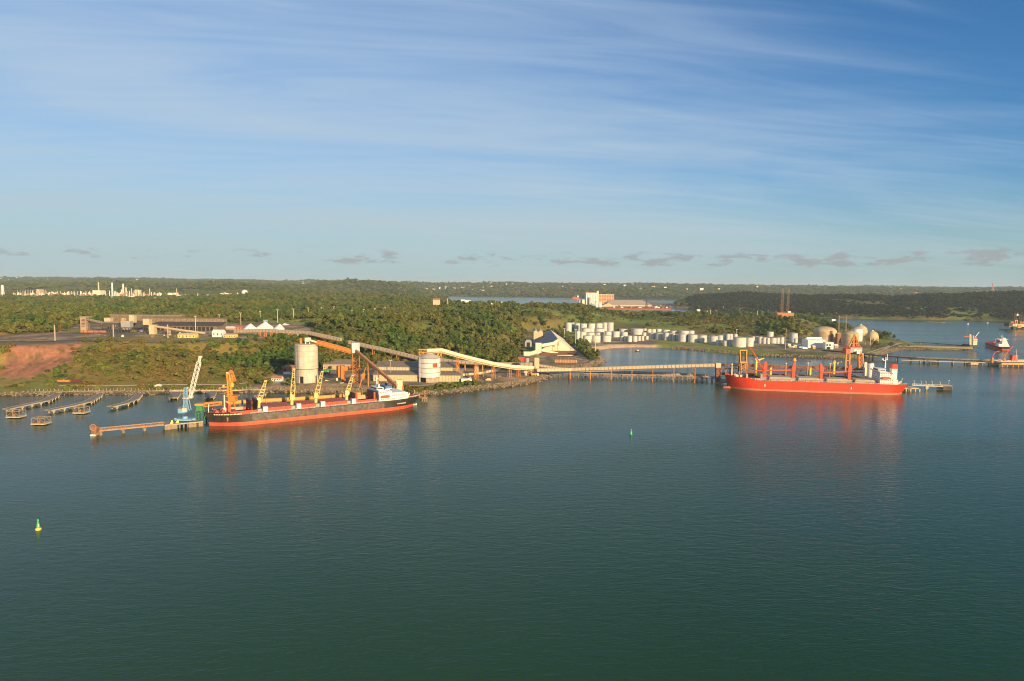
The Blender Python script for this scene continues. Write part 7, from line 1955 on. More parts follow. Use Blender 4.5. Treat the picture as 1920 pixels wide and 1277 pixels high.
# ================================================================== gas terminal on the point
t = thing('dome_tank', 'huge domed concrete tank, half grey and half rusty cream, behind the white shed', 'storage tank', (0, 0, 0))
Df = dist_of(1546, 641.5, 4.5); r_ = 20.3 * (Df + 25) / FPX; Dc_ = Df + r_; c = P(1546, 641, Dc_); zw = H(1546, 622, Dc_ - r_ * .5); zt_ = H(1546, 612, Dc_)
t.location = (c.x, Dc_, 4.5); ORG[t] = Vector(t.location)
mb = MB(); mb.lathe((c.x, Dc_, 0), [(r_, 4), (r_, zw)], 56); mb.build('tank_wall', 'domec', t, smooth=True)
mb = MB(); hd = zt_ - zw; mb.lathe((c.x, Dc_, 0), [(r_ * math.cos(q_), zw + hd * math.sin(q_)) for q_ in [math.pi / 2 * i / 8 * .97 for i in range(9)]], 56); mb.build('dome', 'domec', t, smooth=True)
mb = MB(); a = -math.pi / 2 + .12; px0_ = Vector((c.x + r_ * math.cos(a), Dc_ + r_ * math.sin(a), 0))
mb.truss((px0_.x, px0_.y - 1.6, 4), (px0_.x, px0_.y - 1.6, zw + 2), 2.6, 2.4, 10, .45); mb.beam((px0_.x, px0_.y - 1, zw + 2), (c.x, Dc_, zt_ + .6), 1.2, .8); mb.build('stair_tower', 'rust', t)
def vtank(px, pyt, pyb, w, mat, lab, pyw=None, name='storage_tank', D_=None, roofm='roofw'):
    Df = dist_of(px, pyb, 4.5) if D_ is None else D_; r_ = w / 2 * Df / FPX; Dc_ = Df + r_; c = P(px, pyb, Dc_); zt_ = H(px, pyt, Dc_); zw = H(px, pyw if pyw else pyt + w * .12, Dc_ - r_ * .6)
    t = thing(name, lab, 'storage tank', (c.x, Dc_, 4.5))
    mb = MB(); mb.lathe((c.x, Dc_, 0), [(r_, 4), (r_, zw)], 44); mb.build('tank_wall', mat, t, smooth=True)
    mb = MB(); hd = max(zt_ - zw, .5); mb.lathe((c.x, Dc_, 0), [(r_ * 1.01, zw), (r_ * .7, zw + hd * .5), (r_ * .35, zw + hd * .85), (.3, zw + hd)], 36); mb.build('tank_roof', roofm, t, smooth=True)
    mb = MB(); mb.lathe((c.x, Dc_, 0), [(r_ * .1, zw + hd * .9), (r_ * .1, zw + hd + 1.2)], 10); mb.build('vent', 'rust', t)
    return t
vtank(1594, 620.5, 649, 29, 'domec', 'rusty beige domed tank left behind the red loader', 626, roofm='domec')
vtank(1606, 613.5, 640, 19, 'white', 'tall cream tank with brown cone roof behind the rusty domed tank', 617.5)
vtank(1571, 624, 643, 10, 'rust', 'small rusty tank squeezed between the two domed tanks', 626)
def sphere(px, pyt, pyb, w, lab):
    Df = dist_of(px, pyb, 4.5); r_ = w / 2 * (Df + 8) / FPX; Dc_ = Df + r_; c = P(px, pyb, Dc_); zt_ = H(px, pyt, Dc_); zc_ = zt_ - r_
    t = thing('gas_sphere', lab, 'gas tank', (c.x, Dc_, 4.5), None)
    mb = MB(); mb.lathe((c.x, Dc_, zc_), [(max(.05, r_ * math.cos(q_)), r_ * math.sin(q_)) for q_ in [-math.pi / 2 + math.pi * i / 16 for i in range(17)]], 36); mb.build('sphere_shell', 'domec', t, smooth=True)
    for k_ in range(10):
        a = 2 * math.pi * (k_ + .3) / 10; mb = MB(); mb.tube((c.x + r_ * .97 * math.cos(a), Dc_ + r_ * .97 * math.sin(a), 4), (c.x + r_ * .97 * math.cos(a), Dc_ + r_ * .97 * math.sin(a), zc_ + .5), .75, .7, 8); mb.build('leg', 'domec', t)
    mb = MB(); mb.box((c.x - 1.5, Dc_ - 1.5, zt_ - .2), (c.x + 1.5, Dc_ + 1.5, zt_ + 1.6)); mb.beam((c.x, Dc_, zt_ + 1), (c.x + r_ * .8, Dc_ - r_ * .5, zc_ + r_ * .45), .6); mb.build('top_platform', 'steel', t)
sphere(1634.5, 620.5, 648, 21.5, 'brown gas sphere on legs, nearest the pier')
sphere(1613, 609.5, 637, 23, 'rusty gas sphere half hidden behind the cream tank')
def mast_tower(px, pyt, D_, z0, lab, w=2.4, mat='rust', taper=.5, name='lattice_mast', n=14, th=.35, grp=None, cat='mast'):
    b = P(px, 600, D_); zt_ = H(px, pyt, D_); t = thing(name, lab, cat, (b.x, D_, z0), grp)
    mb = MB(); q = .5
    for k_ in range(n):
        f0_, f1_ = k_ / n, (k_ + 1) / n; w0_, w1_ = w * (1 - taper * f0_), w * (1 - taper * f1_); za_, zb3 = z0 + (zt_ - z0) * f0_, z0 + (zt_ - z0) * f1_
        cs = [(-1, -1), (1, -1), (1, 1), (-1, 1)]
        for e in range(4):
            i, j = cs[e]; i2, j2 = cs[(e + 1) % 4]
            mb.beam((b.x + i * w0_, D_ + j * w0_, za_), (b.x + i * w1_, D_ + j * w1_, zb3), th)
            mb.beam((b.x + i * w0_, D_ + j * w0_, za_), (b.x + i2 * w1_, D_ + j2 * w1_, zb3), th * .6)
            mb.beam((b.x + i * w1_, D_ + j * w1_, zb3), (b.x + i2 * w1_, D_ + j2 * w1_, zb3), th * .6)
    mb.build('lattice', mat, t)
    return t, b, zt_
mast_tower(1573.5, 590.5, dist_of(1573.5, 648, 4.5), 4.5, 'thin lattice flare mast, left of the pair by the domed tanks', 1.05, 'gal', .4, n=8, th=.13)
mast_tower(1587, 591.5, dist_of(1587, 641, 4.5), 4.5, 'thin lattice flare mast, right of the pair by the domed tanks', 1.05, 'gal', .4, n=8, th=.13)
D_ = dist_of(1530, 652.5, 4.5); x0_, x1_ = P(1514.5, 652, D_).x, P(1547, 652, D_).x
t = shed('white_shed', 'long white metal shed with raised ridge in front of the huge domed tank', x0_, x1_, D_, D_ + 26, 4.5, H(1530, 638.5, D_), H(1530, 635, D_ + 13), 'white', 'tarp')
mb = MB(); mb.box((x0_ + 2, D_ + 10, H(1530, 636, D_ + 13)), (x1_ - 2, D_ + 16, H(1530, 632.3, D_ + 13))); mb.build('ridge_vent', 'white', t)
D_ = dist_of(1555, 655, 4.5); t = thing('white_office', 'white box office with dark openings right of the white metal shed', 'building', (P(1555, 655, D_).x, D_, 4.5))
mb = MB(); sbox(mb, 1547.8, 1562.5, 642.5, 655.5, D_, 12); mb.build('wall', 'white', t)
mb = MB(); sbox(mb, 1547.4, 1563, 641.8, 642.4, D_ - .5, 13); mb.build('roof', 'tarp', t)
for a, b in ((1549, 1553), (1554, 1558)): mb = MB(); sbox(mb, a, b, 645.5, 648.5, D_ - .1, .08); mb.build('window', 'glass', t)
mb = MB(); sbox(mb, 1549.5, 1557, 650.5, 655.5, D_ - .1, .08); mb.build('doorway', 'dark', t)
lamp(1472.5, 616, 655, None, 4.5, 'tall concrete pole between the slim tanks and the lone blue grey tank', 'conc', False, 'utility_pole', 'thick poles by the tank farm', .5)
for k_, (a, b, yt_, yb3, mt, lab) in enumerate([(1478, 1483, 645, 650, 'cream', 'small cream shed beside the concrete pole'), (1489, 1494, 647, 652, 'yellowo', 'small orange store left of the vehicles'), (1497, 1502, 645.5, 650, 'white', 'small white hut behind the parked tankers'), (1524, 1529, 648.5, 654, 'yellowo', 'yellow orange cabin in front of the white shed'), (1508, 1513, 637, 643, 'cream', 'pale pump house left of the white shed'), (1565, 1572, 646, 652, 'gal', 'grey plant room below the flare masts')]):
    lowhouse('terminal_hut', lab, a, b, yt_, yb3, mt, 'tarp', z=4.5, dep=7, win=1, cat='hut')
for k_, (px_, py_) in enumerate(((1484, 652.5), (1503, 653.5), (1509, 655))): make_truck(G(px_, py_), .1 * k_, ('grey', 'skyblue', 'white')[k_], ('grey', 'pale blue', 'white')[k_] + ' truck in the yard between the lone tank and the white shed')
# transmission masts on the hill
for px_, pyt, lab in ((1465.3, 540.5, 'left one of two tall lattice towers on the hill'), (1476.3, 540.5, 'right one of two tall lattice towers on the hill')):
    D_ = 1870; x_ = P(px_, 560, D_).x; z0_ = H(px_, 587, D_); mast_tower(px_, pyt, D_, z0_ - 3, lab, 2.7, 'tanor', .4, 'lattice_tower', 8, .2, None, 'tower')
t = thing('hilltop_base', 'orange earth walled base under the two tall lattice towers', 'building', (P(1472, 590, 1862).x, 1862, H(1472, 594, 1862)))
mb = MB(); sbox(mb, 1457, 1488, 586.5, 596, 1862, 30); mb.build('retaining_wall', 'brick', t)
mb = MB(); sbox(mb, 1478, 1483, 583.8, 586.3, 1866, 8); mb.build('equipment_hut', 'white', t)

# ================================================================== red ship's berth
fR = Fr(fB.p((0, hB + 3, 0)), dB)
def atR(px, off):                       # point behind the red ship, in a column, off metres behind the dock face
    b_ = None
    for s_ in np.arange(-60, 330, 0.5):
        v = fR.p((s_, off, 4)); e_ = abs(proj(v)[0] - px)
        if b_ is None or e_ < b_[0]: b_ = (e_, v, s_)
    return b_[1], b_[2]
t = thing('ship_berth', 'long dark berth deck on piles behind the red ship', 'pier', fR.p((0, 0, 0)))
_, s0 = atR(1352, 4); _, s1 = atR(1706, 4)
mb = MB(fR); mb.box((s0, 0, 3.0), (s1, 22, 4.4)); mb.build('deck', 'deckc', t)
for k_ in range(28): mb = MB(fR); x_ = s0 + 2 + k_ * (s1 - s0 - 4) / 27; mb.tube((x_, 1.6, -3), (x_, 1.6, 3.1), .6, .6, 8); mb.tube((x_, 19, -3), (x_, 19, 3.1), .6, .6, 8); mb.build('pile_bent', 'pier', t)
v, _ = atR(1700, 4)
# conveyor truss above the berth
g_ = []
for px_, py_ in ((1353, 686), (1450, 689), (1550, 692), (1645, 695)):
    v, _ = atR(px_, 19); g_.append(Vector((v.x, v.y, H(px_, py_, v.y))))
t = thing('berth_gantry', 'rust coloured truss conveyor running above the berth behind the red ship', 'conveyor', g_[0])
for a, b in zip(g_[:-1], g_[1:]): mb = MB(); mb.truss(a, b, 4.4, 5.6, 12, .55); mb.build('truss', 'rust', t)
mb = MB()
for a, b in zip(g_[:-1], g_[1:]): mb.beam(a + Vector((0, 0, 1)), b + Vector((0, 0, 1)), 2.4, 1.8)
mb.build('belt', 'rust', t)
for px_ in (1368, 1398, 1430, 1472, 1513, 1555, 1590, 1630):
    v, _ = atR(px_, 19); mb = MB(); mb.beam((v.x, v.y - 2, 4), (v.x, v.y - 2, H(px_, 690, v.y)), .6); mb.beam((v.x, v.y + 2, 4), (v.x, v.y + 2, H(px_, 690, v.y)), .6); mb.build('support', 'rust', t)
g2 = [Vector((p.x, p.y + 6, 11)) for p in g_]
gallery('lower_berth_conveyor', 'low dark red conveyor along the berth deck behind the red ship', g2, 2.2, 2.4, ['rust', 'shade'], 7, [(g2[0].lerp(g2[-1], f_), 4.2, 'post') for f_ in (.1, .3, .5, .7, .9)], 'rust')
# yellow framed loader
v, _ = atR(1394, 12); Dk = v.y
t = thing('ship_loader', 'yellow orange framed loader tower behind the bow of the red ship', 'ship loader', (v.x, Dk, 4.4))
mb = MB()
for px_ in (1388, 1400): 
    for q_ in (-2.4, 2.4): mb.beam(P(px_, 679, Dk + q_), P(px_, 656.5, Dk + q_), .9)
for py_ in (656.8, 679): mb.beam(P(1387, py_, Dk - 2.4), P(1401, py_, Dk - 2.4), 1.2); mb.beam(P(1387, py_, Dk + 2.4), P(1401, py_, Dk + 2.4), 1.0)
mb.build('upper_frame', 'yellowo', t)
mb = MB(); mb.truss(P(1394, 679, Dk), P(1394, 658, Dk), 4.2, 3.4, 5, .4); mb.build('inner_lattice', 'shade', t)
a_ = P(1394, 679.5, Dk); mb = MB(); mb.truss((a_.x, Dk, 4.4), (a_.x, Dk, a_.z), 6.6, 5, 4, .9); mb.build('base_lattice', 'orange', t)
mb = MB(); mb.beam(P(1387, 664, Dk - 1), P(1383.5, 697, Dk - 1), .6); mb.beam(P(1386.5, 672, Dk - 1), P(1385, 697, Dk - 1), .8); mb.build('spout', 'shade', t)
mb = MB(); a_ = P(1402, 696, Dk - 3); b_ = P(1428, 697, Dk - 3); mb.truss(a_, b_, 4.5, 3.4, 8, .5); mb.build('boom', 'rust', t)
def dockcrane(px, pyt, pyb, side, lab, horiz=False):
    v, _ = atR(px, 14); D_ = v.y; t = thing('dock_crane', lab, 'crane', (v.x, D_, 4.4))
    mb = MB(); mb.tube((v.x, D_, 4), (v.x, D_, H(px, pyt + 3, D_)), 1.5, 1.2, 12); mb.build('column', 'yellow' if not horiz else 'crred', t)
    mb = MB(); h_ = H(px, pyt + 3, D_); mb.loft([[(v.x - 1.8, D_ - 1.4, h_), (v.x + 1.8, D_ - 1.4, h_), (v.x + 1.8, D_ + 1.4, h_), (v.x - 1.8, D_ + 1.4, h_)], [(v.x - 1, D_ - 1, h_ + 3), (v.x + 1, D_ - 1, h_ + 3), (v.x + 1, D_ + 1, h_ + 3), (v.x - 1, D_ + 1, h_ + 3)]]); mb.build('cab', 'yellowo', t)
    mb = MB()
    if horiz: mb.truss(P(px - 12, pyt + 2, D_), P(px + 32, pyt + 4.5, D_), 1, 1, 12, .35); mb.build('boom', 'shade', t)
    else: mb.beam(P(px, pyt + 4, D_), P(px + 16 * side, pyt + .5, D_), 1.4, 1.0); mb.beam(P(px + 2 * side, pyt + 10, D_), P(px + 10 * side, pyt + 2.5, D_), .6); mb.build('boom', 'yellow', t)
dockcrane(1416.5, 671.5, 697, 1, 'yellow dock crane left behind the raised red jib')
dockcrane(1487.5, 673.5, 697, 1, 'dock crane with orange cap and long dark horizontal boom', True)
dockcrane(1562, 678, 697, 1, 'yellow dock crane third along the berth with boom to the right')
for px_, lab in ((1444, 'short yellow bollard post behind the first hatch'), (1518, 'short yellow post between the middle crane posts')):
    v, _ = atR(px_, 8); t = thing('yellow_post', lab, 'post', (v.x, v.y, 4.4)); mb = MB(); mb.tube((v.x, v.y, 4.2), (v.x, v.y, H(px_, 690, v.y)), 1.3, 1.3, 12); mb.build('post', 'yellow', t); mb = MB(); mb.tube((v.x, v.y, H(px_, 690, v.y)), (v.x, v.y, H(px_, 689, v.y)), 1.6, 1.6, 12); mb.build('cap', 'yellowo', t)
for px_, pyt in ((1472.5, 681.5), (1513.3, 681), (1554.5, 682.5)):
    v, _ = atR(px_, 2); t = thing('lamp_post', 'pale berth lamp post standing between the red crane posts', 'lamp post', (v.x, v.y, 4.4), 'berth lamp posts'); mb = MB(); mb.tube((v.x, v.y, 4.2), (v.x, v.y, H(px_, pyt, v.y)), .5, .4, 8); mb.build('pole', 'galpale', t); mb = MB(); h_ = H(px_, pyt, v.y); mb.box((v.x - .8, v.y - .8, h_), (v.x + .8, v.y + .8, h_ + .6)); mb.build('lamp_head', 'white', t)
# big unloader
v, _ = atR(1600, 12); Dn = v.y
t = thing('ship_unloader', 'big orange red ship unloader with pyramid top and grey machine house', 'ship unloader', (v.x, Dn, 4.4))
mb = MB()
for px_, q_ in ((1586.5, -4), (1593.5, -4), (1586.5, 5), (1593.5, 5)): b_ = P(px_, 664, Dn + q_); mb.beam((b_.x, Dn + q_, 4.3), b_, 1.4)
for py_ in (676, 688): mb.beam(P(1586.5, py_, Dn - 4), P(1593.5, py_, Dn - 4), 1.0)
mb.build('portal_leg', 'orange', t)
mb = MB(); sbox(mb, 1594.5, 1616.5, 651.8, 661.5, Dn - 3, 8); mb.build('machine_house', 'grey', t)
mb = MB(); sbox(mb, 1588, 1617, 650.6, 651.6, Dn - 4, 10); sbox(mb, 1586, 1594.3, 654, 664, Dn - 3, 8); mb.build('top_platform', 'crred', t)
mb = MB(); sbox(mb, 1601.5, 1606, 655.5, 659.5, Dn - 3.3, .25); sbox(mb, 1606.8, 1616, 656, 657.3, Dn - 3.3, .25); mb.build('name_board', 'white', t)
ap = P(1602.5, 627.5, Dn)
mb = MB()
for px_, q_ in ((1591, -4), (1613, -4), (1596, 5), (1610, 5), (1601, -4)): mb.beam(P(px_, 651, Dn + q_), ap, 1.1)
for f_ in (.3, .6): a_ = P(1591, 651, Dn - 4).lerp(ap, f_); b_ = P(1613, 651, Dn - 4).lerp(ap, f_); mb.beam(a_, b_, .7)
mb.loft([[P(1599, 650, Dn), P(1607, 650, Dn), P(1607, 650, Dn + 3), P(1599, 650, Dn + 3)], [P(1601, 628, Dn), P(1604.5, 628, Dn), P(1604.5, 628, Dn + 2), P(1601, 628, Dn + 2)]])
mb.build('pyramid_frame', 'orange', t)
mb = MB(); mb.truss(P(1613, 663, Dn - 5), P(1612, 690, Dn - 5), 3.0, 3.0, 7, .6); mb.tube(P(1609.5, 668, Dn - 5), P(1609.5, 690, Dn - 5), 1.4, 1.4, 10); mb.beam(P(1606, 662, Dn - 4), P(1619, 664, Dn - 5), 2.2); mb.beam(P(1618.5, 663, Dn - 5), P(1619, 682, Dn - 5), .8); mb.build('unloading_arm', 'orange', t)
mb = MB(); sbox(mb, 1607, 1612, 659, 663.5, Dn - 7, 3); mb.build('operator_cab', 'white', t)
mb = MB(); mb.beam(P(1592, 700, Dn - 8), P(1611, 708, Dn - 8), 1.4, 1.0); mb.build('discharge_boom', 'orange', t)
v, _ = atR(1632, 12)
t = thing('hopper_silo', 'white round hopper with black lip standing left of the ship bridge', 'hopper', (v.x, v.y, 4.4)); D_ = v.y
mb = MB(); mb.lathe((P(1631.5, 700, D_).x, D_, 0), [(3.6, H(1631, 711, D_)), (4.0, H(1631, 693, D_)), (3.4, H(1631, 681, D_))], 24); mb.build('hopper_shell', 'white', t, smooth=True)
mb = MB(); mb.lathe((P(1631.5, 700, D_).x, D_, 0), [(3.0, H(1631, 681, D_) + .01), (3.0, H(1631, 679, D_))], 20); mb.build('lip', 'shade', t)
mb = MB(); mb.truss(P(1639.5, 712, D_ - 2), P(1639.5, 691, D_ - 2), 1.8, 1.8, 7, .4); mb.build('ladder_tower', 'orange', t)
mb = MB(); sbox(mb, 1620, 1624.5, 679.5, 705, D_ - 1, 3); mb.build('side_shaft', 'cream', t)
# dock end, catwalk and dolphin right of the red ship
zd_ = 4.0
a, b = W(1694, 722, zd_), W(1723, 727, zd_)
Dd = dist_of(1710, 727.5, zd_)
t = thing('dock_end', 'pier end on square piles behind the red ship stern', 'pier', (P(1710, 727, Dd).x, Dd, 0))
x0_, x1_ = P(1690, 727, Dd).x, P(1723.5, 727, Dd).x
mb = MB(); mb.box((x0_, Dd, 2.8), (x1_, Dd + 26, 4)); mb.build('deck', 'pierl', t)
for i in range(4):
    for j in range(2): mb = MB(); x_ = x0_ + 6 + i * 5; mb.box((x_ - .6, Dd + .6 + j * 20, -3), (x_ + .6, Dd + 1.8 + j * 20, 2.85)); mb.build('pile', 'pierl', t)
Dw = dist_of(1735, 724, 4.5)
t = thing('lit_catwalk', 'pale catwalk with lamp posts leading right to the end dolphin', 'walkway', (P(1735, 724, Dw).x, Dw, 0))
a, b = P(1710, 721.5, Dw), P(1767, 724, Dw)
mb = MB(); mb.beam(a, b, 2, .5); mb.beam(a - Vector((0, .7, .6)), b - Vector((0, .7, .6)), .6, .7); mb.build('deck', 'pierl', t)
mb = MB()
for k_ in range(24): c = a.lerp(b, k_ / 23); mb.beam(c + Vector((0, -.9, .2)), c + Vector((0, -.9, 1.5)), .2)
mb.beam(a + Vector((0, -.9, 1.4)), b + Vector((0, -.9, 1.4)), .16); mb.build('railing', 'cream', t)
for f_ in (.08, .3, .46, .66, .93):
    c = a.lerp(b, f_); mb = MB(); mb.tube(c, c + Vector((0, 0, 4.5)), .16, .12, 6); mb.beam(c + Vector((0, 0, 4.5)), c + Vector((-1.4, 0, 4.9)), .2); mb.build('lamp', 'cream', t)
c = a.lerp(b, .48); mb = MB(); mb.box((c.x - 1.6, c.y - 1.2, 1.8), (c.x + 1.6, c.y + 1.2, c.z - .9)); mb.tube((c.x, c.y, -3), (c.x, c.y, 1.9), .9, .9, 8); mb.build('pile', 'pierl', t)
Dp = dist_of(1775, 732, 0)
t = thing('end_dolphin', 'square concrete mooring dolphin at the far right end of the lit catwalk', 'mooring dolphin', (P(1775, 732, Dp).x, Dp, 0))
mb = MB(); sbox(mb, 1767.5, 1785.5, 724, 731, Dp, 11); mb.build('body', 'pier', t)
mb = MB(); sbox(mb, 1767, 1786, 723.2, 723.9, Dp - .4, 12); mb.build('cap', 'pierl', t)
mb = MB()
for k_ in range(9): v = P(1768.5 + k_ * 2, 727, Dp); mb.box((v.x - .25, Dp - .35, -1), (v.x + .25, Dp - .02, 4.5))
mb.build('fender', 'shade', t)
mb = MB(); v = P(1782, 723, Dp); mb.tube((v.x, Dp + 3, v.z), (v.x, Dp + 3, v.z + 5), .15, .12, 6); mb.box((v.x - .5, Dp + 2.6, v.z + 5), (v.x + .5, Dp + 3.4, v.z + 5.7)); mb.build('lamp', 'cream', t)

# ================================================================== piers on the right
def pier(name, lab, pl, w, z, mt, rack=True, step=16, cat='pier', rail=True, pil=True, thick=1.0):
    pts = [W(px_, py_, z) for px_, py_ in pl]
    t = thing(name, lab, cat, (pts[0].x, pts[0].y, 0))
    for a, b in zip(pts[:-1], pts[1:]):
        mb = MB(); mb.beam(a - Vector((0, 0, thick / 2)), b - Vector((0, 0, thick / 2)), w, thick); mb.build('deck', mt, t)
        d = (b - a).normalized(); s_ = Vector((d.y, -d.x, 0)); L_ = (b - a).length
        if rack:
            mb = MB()
            for k_ in range(4): mb.tube(a + s_ * (w * .1 + k_ * .9) + Vector((0, 0, .9)), b + s_ * (w * .1 + k_ * .9) + Vector((0, 0, .9)), .35, .35, 6)
            mb.build('pipeline', 'conc', t)
            mb = MB(); n = int(L_ / 7)
            for k_ in range(n + 1): c = a.lerp(b, k_ / n); mb.beam(c + s_ * w * .46, c + s_ * w * .46 + Vector((0, 0, 2.2)), .4); mb.beam(c + s_ * w * .46 + Vector((0, 0, 2.1)), c + Vector((0, 0, 2.1)), .3)
            mb.beam(a + s_ * w * .46 + Vector((0, 0, 2.3)), b + s_ * w * .46 + Vector((0, 0, 2.3)), .4, .5); mb.build('pipe_rack', 'pier', t)
        if pil:
            n = max(1, int(L_ / step))
            for k_ in range(n): c = a.lerp(b, (k_ + .5) / n); mb = MB(); mb.tube(c - s_ * w * .35 + Vector((0, 0, -z - 3)), c - s_ * w * .35 - Vector((0, 0, thick)), .8, .8, 8); mb.tube(c + s_ * w * .35 + Vector((0, 0, -z - 3)), c + s_ * w * .35 - Vector((0, 0, thick)), .8, .8, 8); mb.build('pile_bent', 'pier', t)
    return t, pts
pier('oil_pier', 'long dark trestle pier with pipe racks crossing behind the red ship to the right edge', [(1545, 656), (1600, 661), (1645, 666), (1720, 671.5), (1800, 675), (1868, 677)], 12, 6, 'shade', True, 15)
pier('walkway_pier', 'thin pale walkway running along the near side of the dark pier', [(1690, 674.5), (1760, 677), (1868, 680)], 3, 4.5, 'pierl', False, 30)
for px0, px1, py0, py1, lab in ((1744, 1757.5, 676.5, 682.5, 'concrete dolphin block in front of the dark pier, left of its pair'), (1820, 1834.5, 680, 686, 'concrete dolphin block in front of the dark pier, next to the loading arms'), (1860, 1873.5, 680, 687, 'concrete dolphin block under the left red loading arm')):
    D_ = dist_of((px0 + px1) / 2, py1 - 1, 0); t = thing('pier_dolphin', lab, 'mooring dolphin', (P((px0 + px1) / 2, py1, D_).x, D_, 0))
    mb = MB(); sbox(mb, px0, px1, py0, py1 - 2.2, D_, 9); mb.build('cap', 'pierl', t)
    for f_ in (.15, .5, .85):
        v = P(px0 + (px1 - px0) * f_, py1, D_); mb = MB(); mb.box((v.x - 1.1, D_ + .5, -2), (v.x + 1.1, D_ + 3, H(px0, py1 - 2.2, D_))); mb.build('pile', 'pier', t)
D_ = dist_of(1900, 686, 2)
t = thing('loading_platform', 'orange edged loading platform crowded with pipes at the right edge', 'pier', (P(1900, 686, D_).x, D_, 0))
x0_, x1_ = P(1878, 684, D_).x, P(1960, 684, D_).x; zp_ = H(1900, 681.5, D_)
mb = MB(); mb.box((x0_, D_, zp_ - 1.4), (x1_, D_ + 42, zp_)); mb.build('deck', 'deckc', t)
mb = MB(); mb.box((x0_ - .3, D_ - .3, zp_ - 1.7), (x1_, D_ - .01, zp_ + .7)); mb.build('edge_beam', 'yellowo', t)
for k_ in range(9): mb = MB(); mb.tube((x0_ + 2 + k_ * 8, D_ + 2, -3), (x0_ + 2 + k_ * 8, D_ + 2, zp_ - 1.3), .7, .7, 8); mb.build('pile', 'yellowo', t)
mb = MB()
rs = np.random.default_rng(4)
for k_ in range(7): y_ = D_ + 4 + k_ * 5; mb.tube((x0_ + 2, y_, zp_ + 1 + rs.uniform(0, 1)), (x1_, y_, zp_ + 1 + rs.uniform(0, 1)), .45, .45, 6)
for k_ in range(26): x_ = x0_ + 2 + rs.uniform(0, x1_ - x0_ - 4); y_ = D_ + 3 + rs.uniform(0, 30); mb.beam((x_, y_, zp_), (x_, y_, zp_ + rs.uniform(1.5, 4)), .6)
mb.build('pipework', 'galpale', t)
mb = MB(); v = P(1902, 668, D_ + 24); mb.box((v.x - 4, D_ + 22, zp_), (v.x + 4, D_ + 28, H(1902, 666.5, D_ + 22))); mb.build('control_house', 'redp', t)
mb = MB(); v = P(1905.5, 668, D_ + 20); mb.tube((v.x, D_ + 20, zp_), (v.x, D_ + 20, H(1905.5, 655, D_ + 20)), .3, .2, 6); mb.build('mast', 'cream', t)
for lab, pl in (('curled orange red loading arm on the pier, left one', [(1860.5, 671.5), (1862, 666), (1866, 660.5), (1875.5, 658)]), ('orange red loading arm reaching up right over the platform edge', [(1882.5, 673), (1886, 665), (1892, 656), (1900, 649)])):
    D2_ = D_ + 14; t = thing('loading_crane', lab, 'loading arm', P(pl[0][0], pl[0][1], D2_)); pv = [P(a_, b_, D2_) for a_, b_ in pl]
    mb = MB()
    for a_, b_ in zip(pv[:-1], pv[1:]): mb.tube(a_, b_, .6, .5, 6)
    mb.build('arm', 'crred', t)
    mb = MB(); mb.box((pv[0].x - 1.2, D2_ - 1, zp_ - .5), (pv[0].x + 1.6, D2_ + 1, pv[0].z + .5)); mb.build('base', 'crred', t)
pier('breakwater_pier', 'pale railed pipe causeway on the stone breakwater', [(1683, 650), (1750, 651), (1822, 652.5)], 5, 3.8, 'pierl', True, 15, pil=False)
pier('slim_trestle', 'slim dark trestle behind the stone breakwater', [(1712, 641), (1740, 642.5), (1775, 645), (1818, 648.5)], 4, 6, 'shade', False, 26)
# small jetty head with loader tower
D_ = dist_of(1826, 652, 4)
t = thing('jetty_tower', 'cream loading tower with red crane arm at the breakwater end', 'tower', (P(1826, 652, D_).x, D_, 0))
mb = MB(); sbox(mb, 1818, 1836, 647, 651, D_ - 2, 22); mb.build('deck', 'shade', t)
mb = MB(); sbox(mb, 1825, 1832, 635.5, 647, D_, 8); mb.build('wall', 'cream', t)
mb = MB()
for i in range(3):
    for j in range(3): v = P(1826.2 + i * 2.2, 637.5 + j * 3.3, D_); mb.box((v.x, D_ - .1, v.z - 1.4), (v.x + 1.1, D_ - .02, v.z))
mb.build('opening', 'shade', t)
mb = MB(); sbox(mb, 1826.5, 1831, 632.5, 635.4, D_ + 1, 5); mb.build('crane_house', 'redp', t)
mb = MB(); mb.beam(P(1808, 631, D_ + 3), P(1827, 632, D_ + 3), 1.0); mb.build('red_boom', 'crred', t)
mb = MB(); mb.beam(P(1828.5, 632, D_ + 3), P(1836, 622.5, D_ + 3), .8); mb.build('white_boom', 'white', t)
mb = MB(); mb.truss(P(1819.5, 647, D_ + 2), P(1819, 627, D_ + 2), 2, 2, 6, .45); mb.tube(P(1824.5, 647, D_ + 2), P(1824.5, 629, D_ + 2), .8, .7, 8); mb.build('lattice', 'cream', t)
# gas tanker, moored stern to us
a = W(1884, 657.5, 0); b = W(1838, 643.5, 0)
dC = (Vector((a.x, a.y)) - Vector((b.x, b.y))).normalized(); LC = 118
fC = Fr((a.x - dC.x * LC, a.y - dC.y * LC, 0), dC)
t = thing('gas_tanker', 'small red decked tanker with white stern house moored at the breakwater end', 'ship', fC.p((LC / 2, 0, 0)))
stC = [(0, .2, .6, 9.5, -2), (.05 * LC, 3.4, 5.5, 9, -1), (.14 * LC, 7.6, 8.8, 7.5, 0), (.2 * LC, 9, 9, 6.2, 0), (.9 * LC, 9, 9, 6.4, 0), (.97 * LC, 6.5, 8.6, 6.8, .5), (LC, 3.5, 7.8, 7, 1)]
hc, edC = ship_hull(fC, LC, 18, stC, 3.2, t, 'blackhull', 'orboot')
mb = MB(fC); nn = len(edC); mb.add([(p[0], p[1] + .1, p[2] - .3) for p, q in edC] + [(q[0], q[1] - .1, q[2] - .3) for p, q in edC], [(i, i + 1, nn + i + 1, nn + i) for i in range(nn - 1)]); mb.build('deck', 'redoxide', t)
mb = MB(fC)
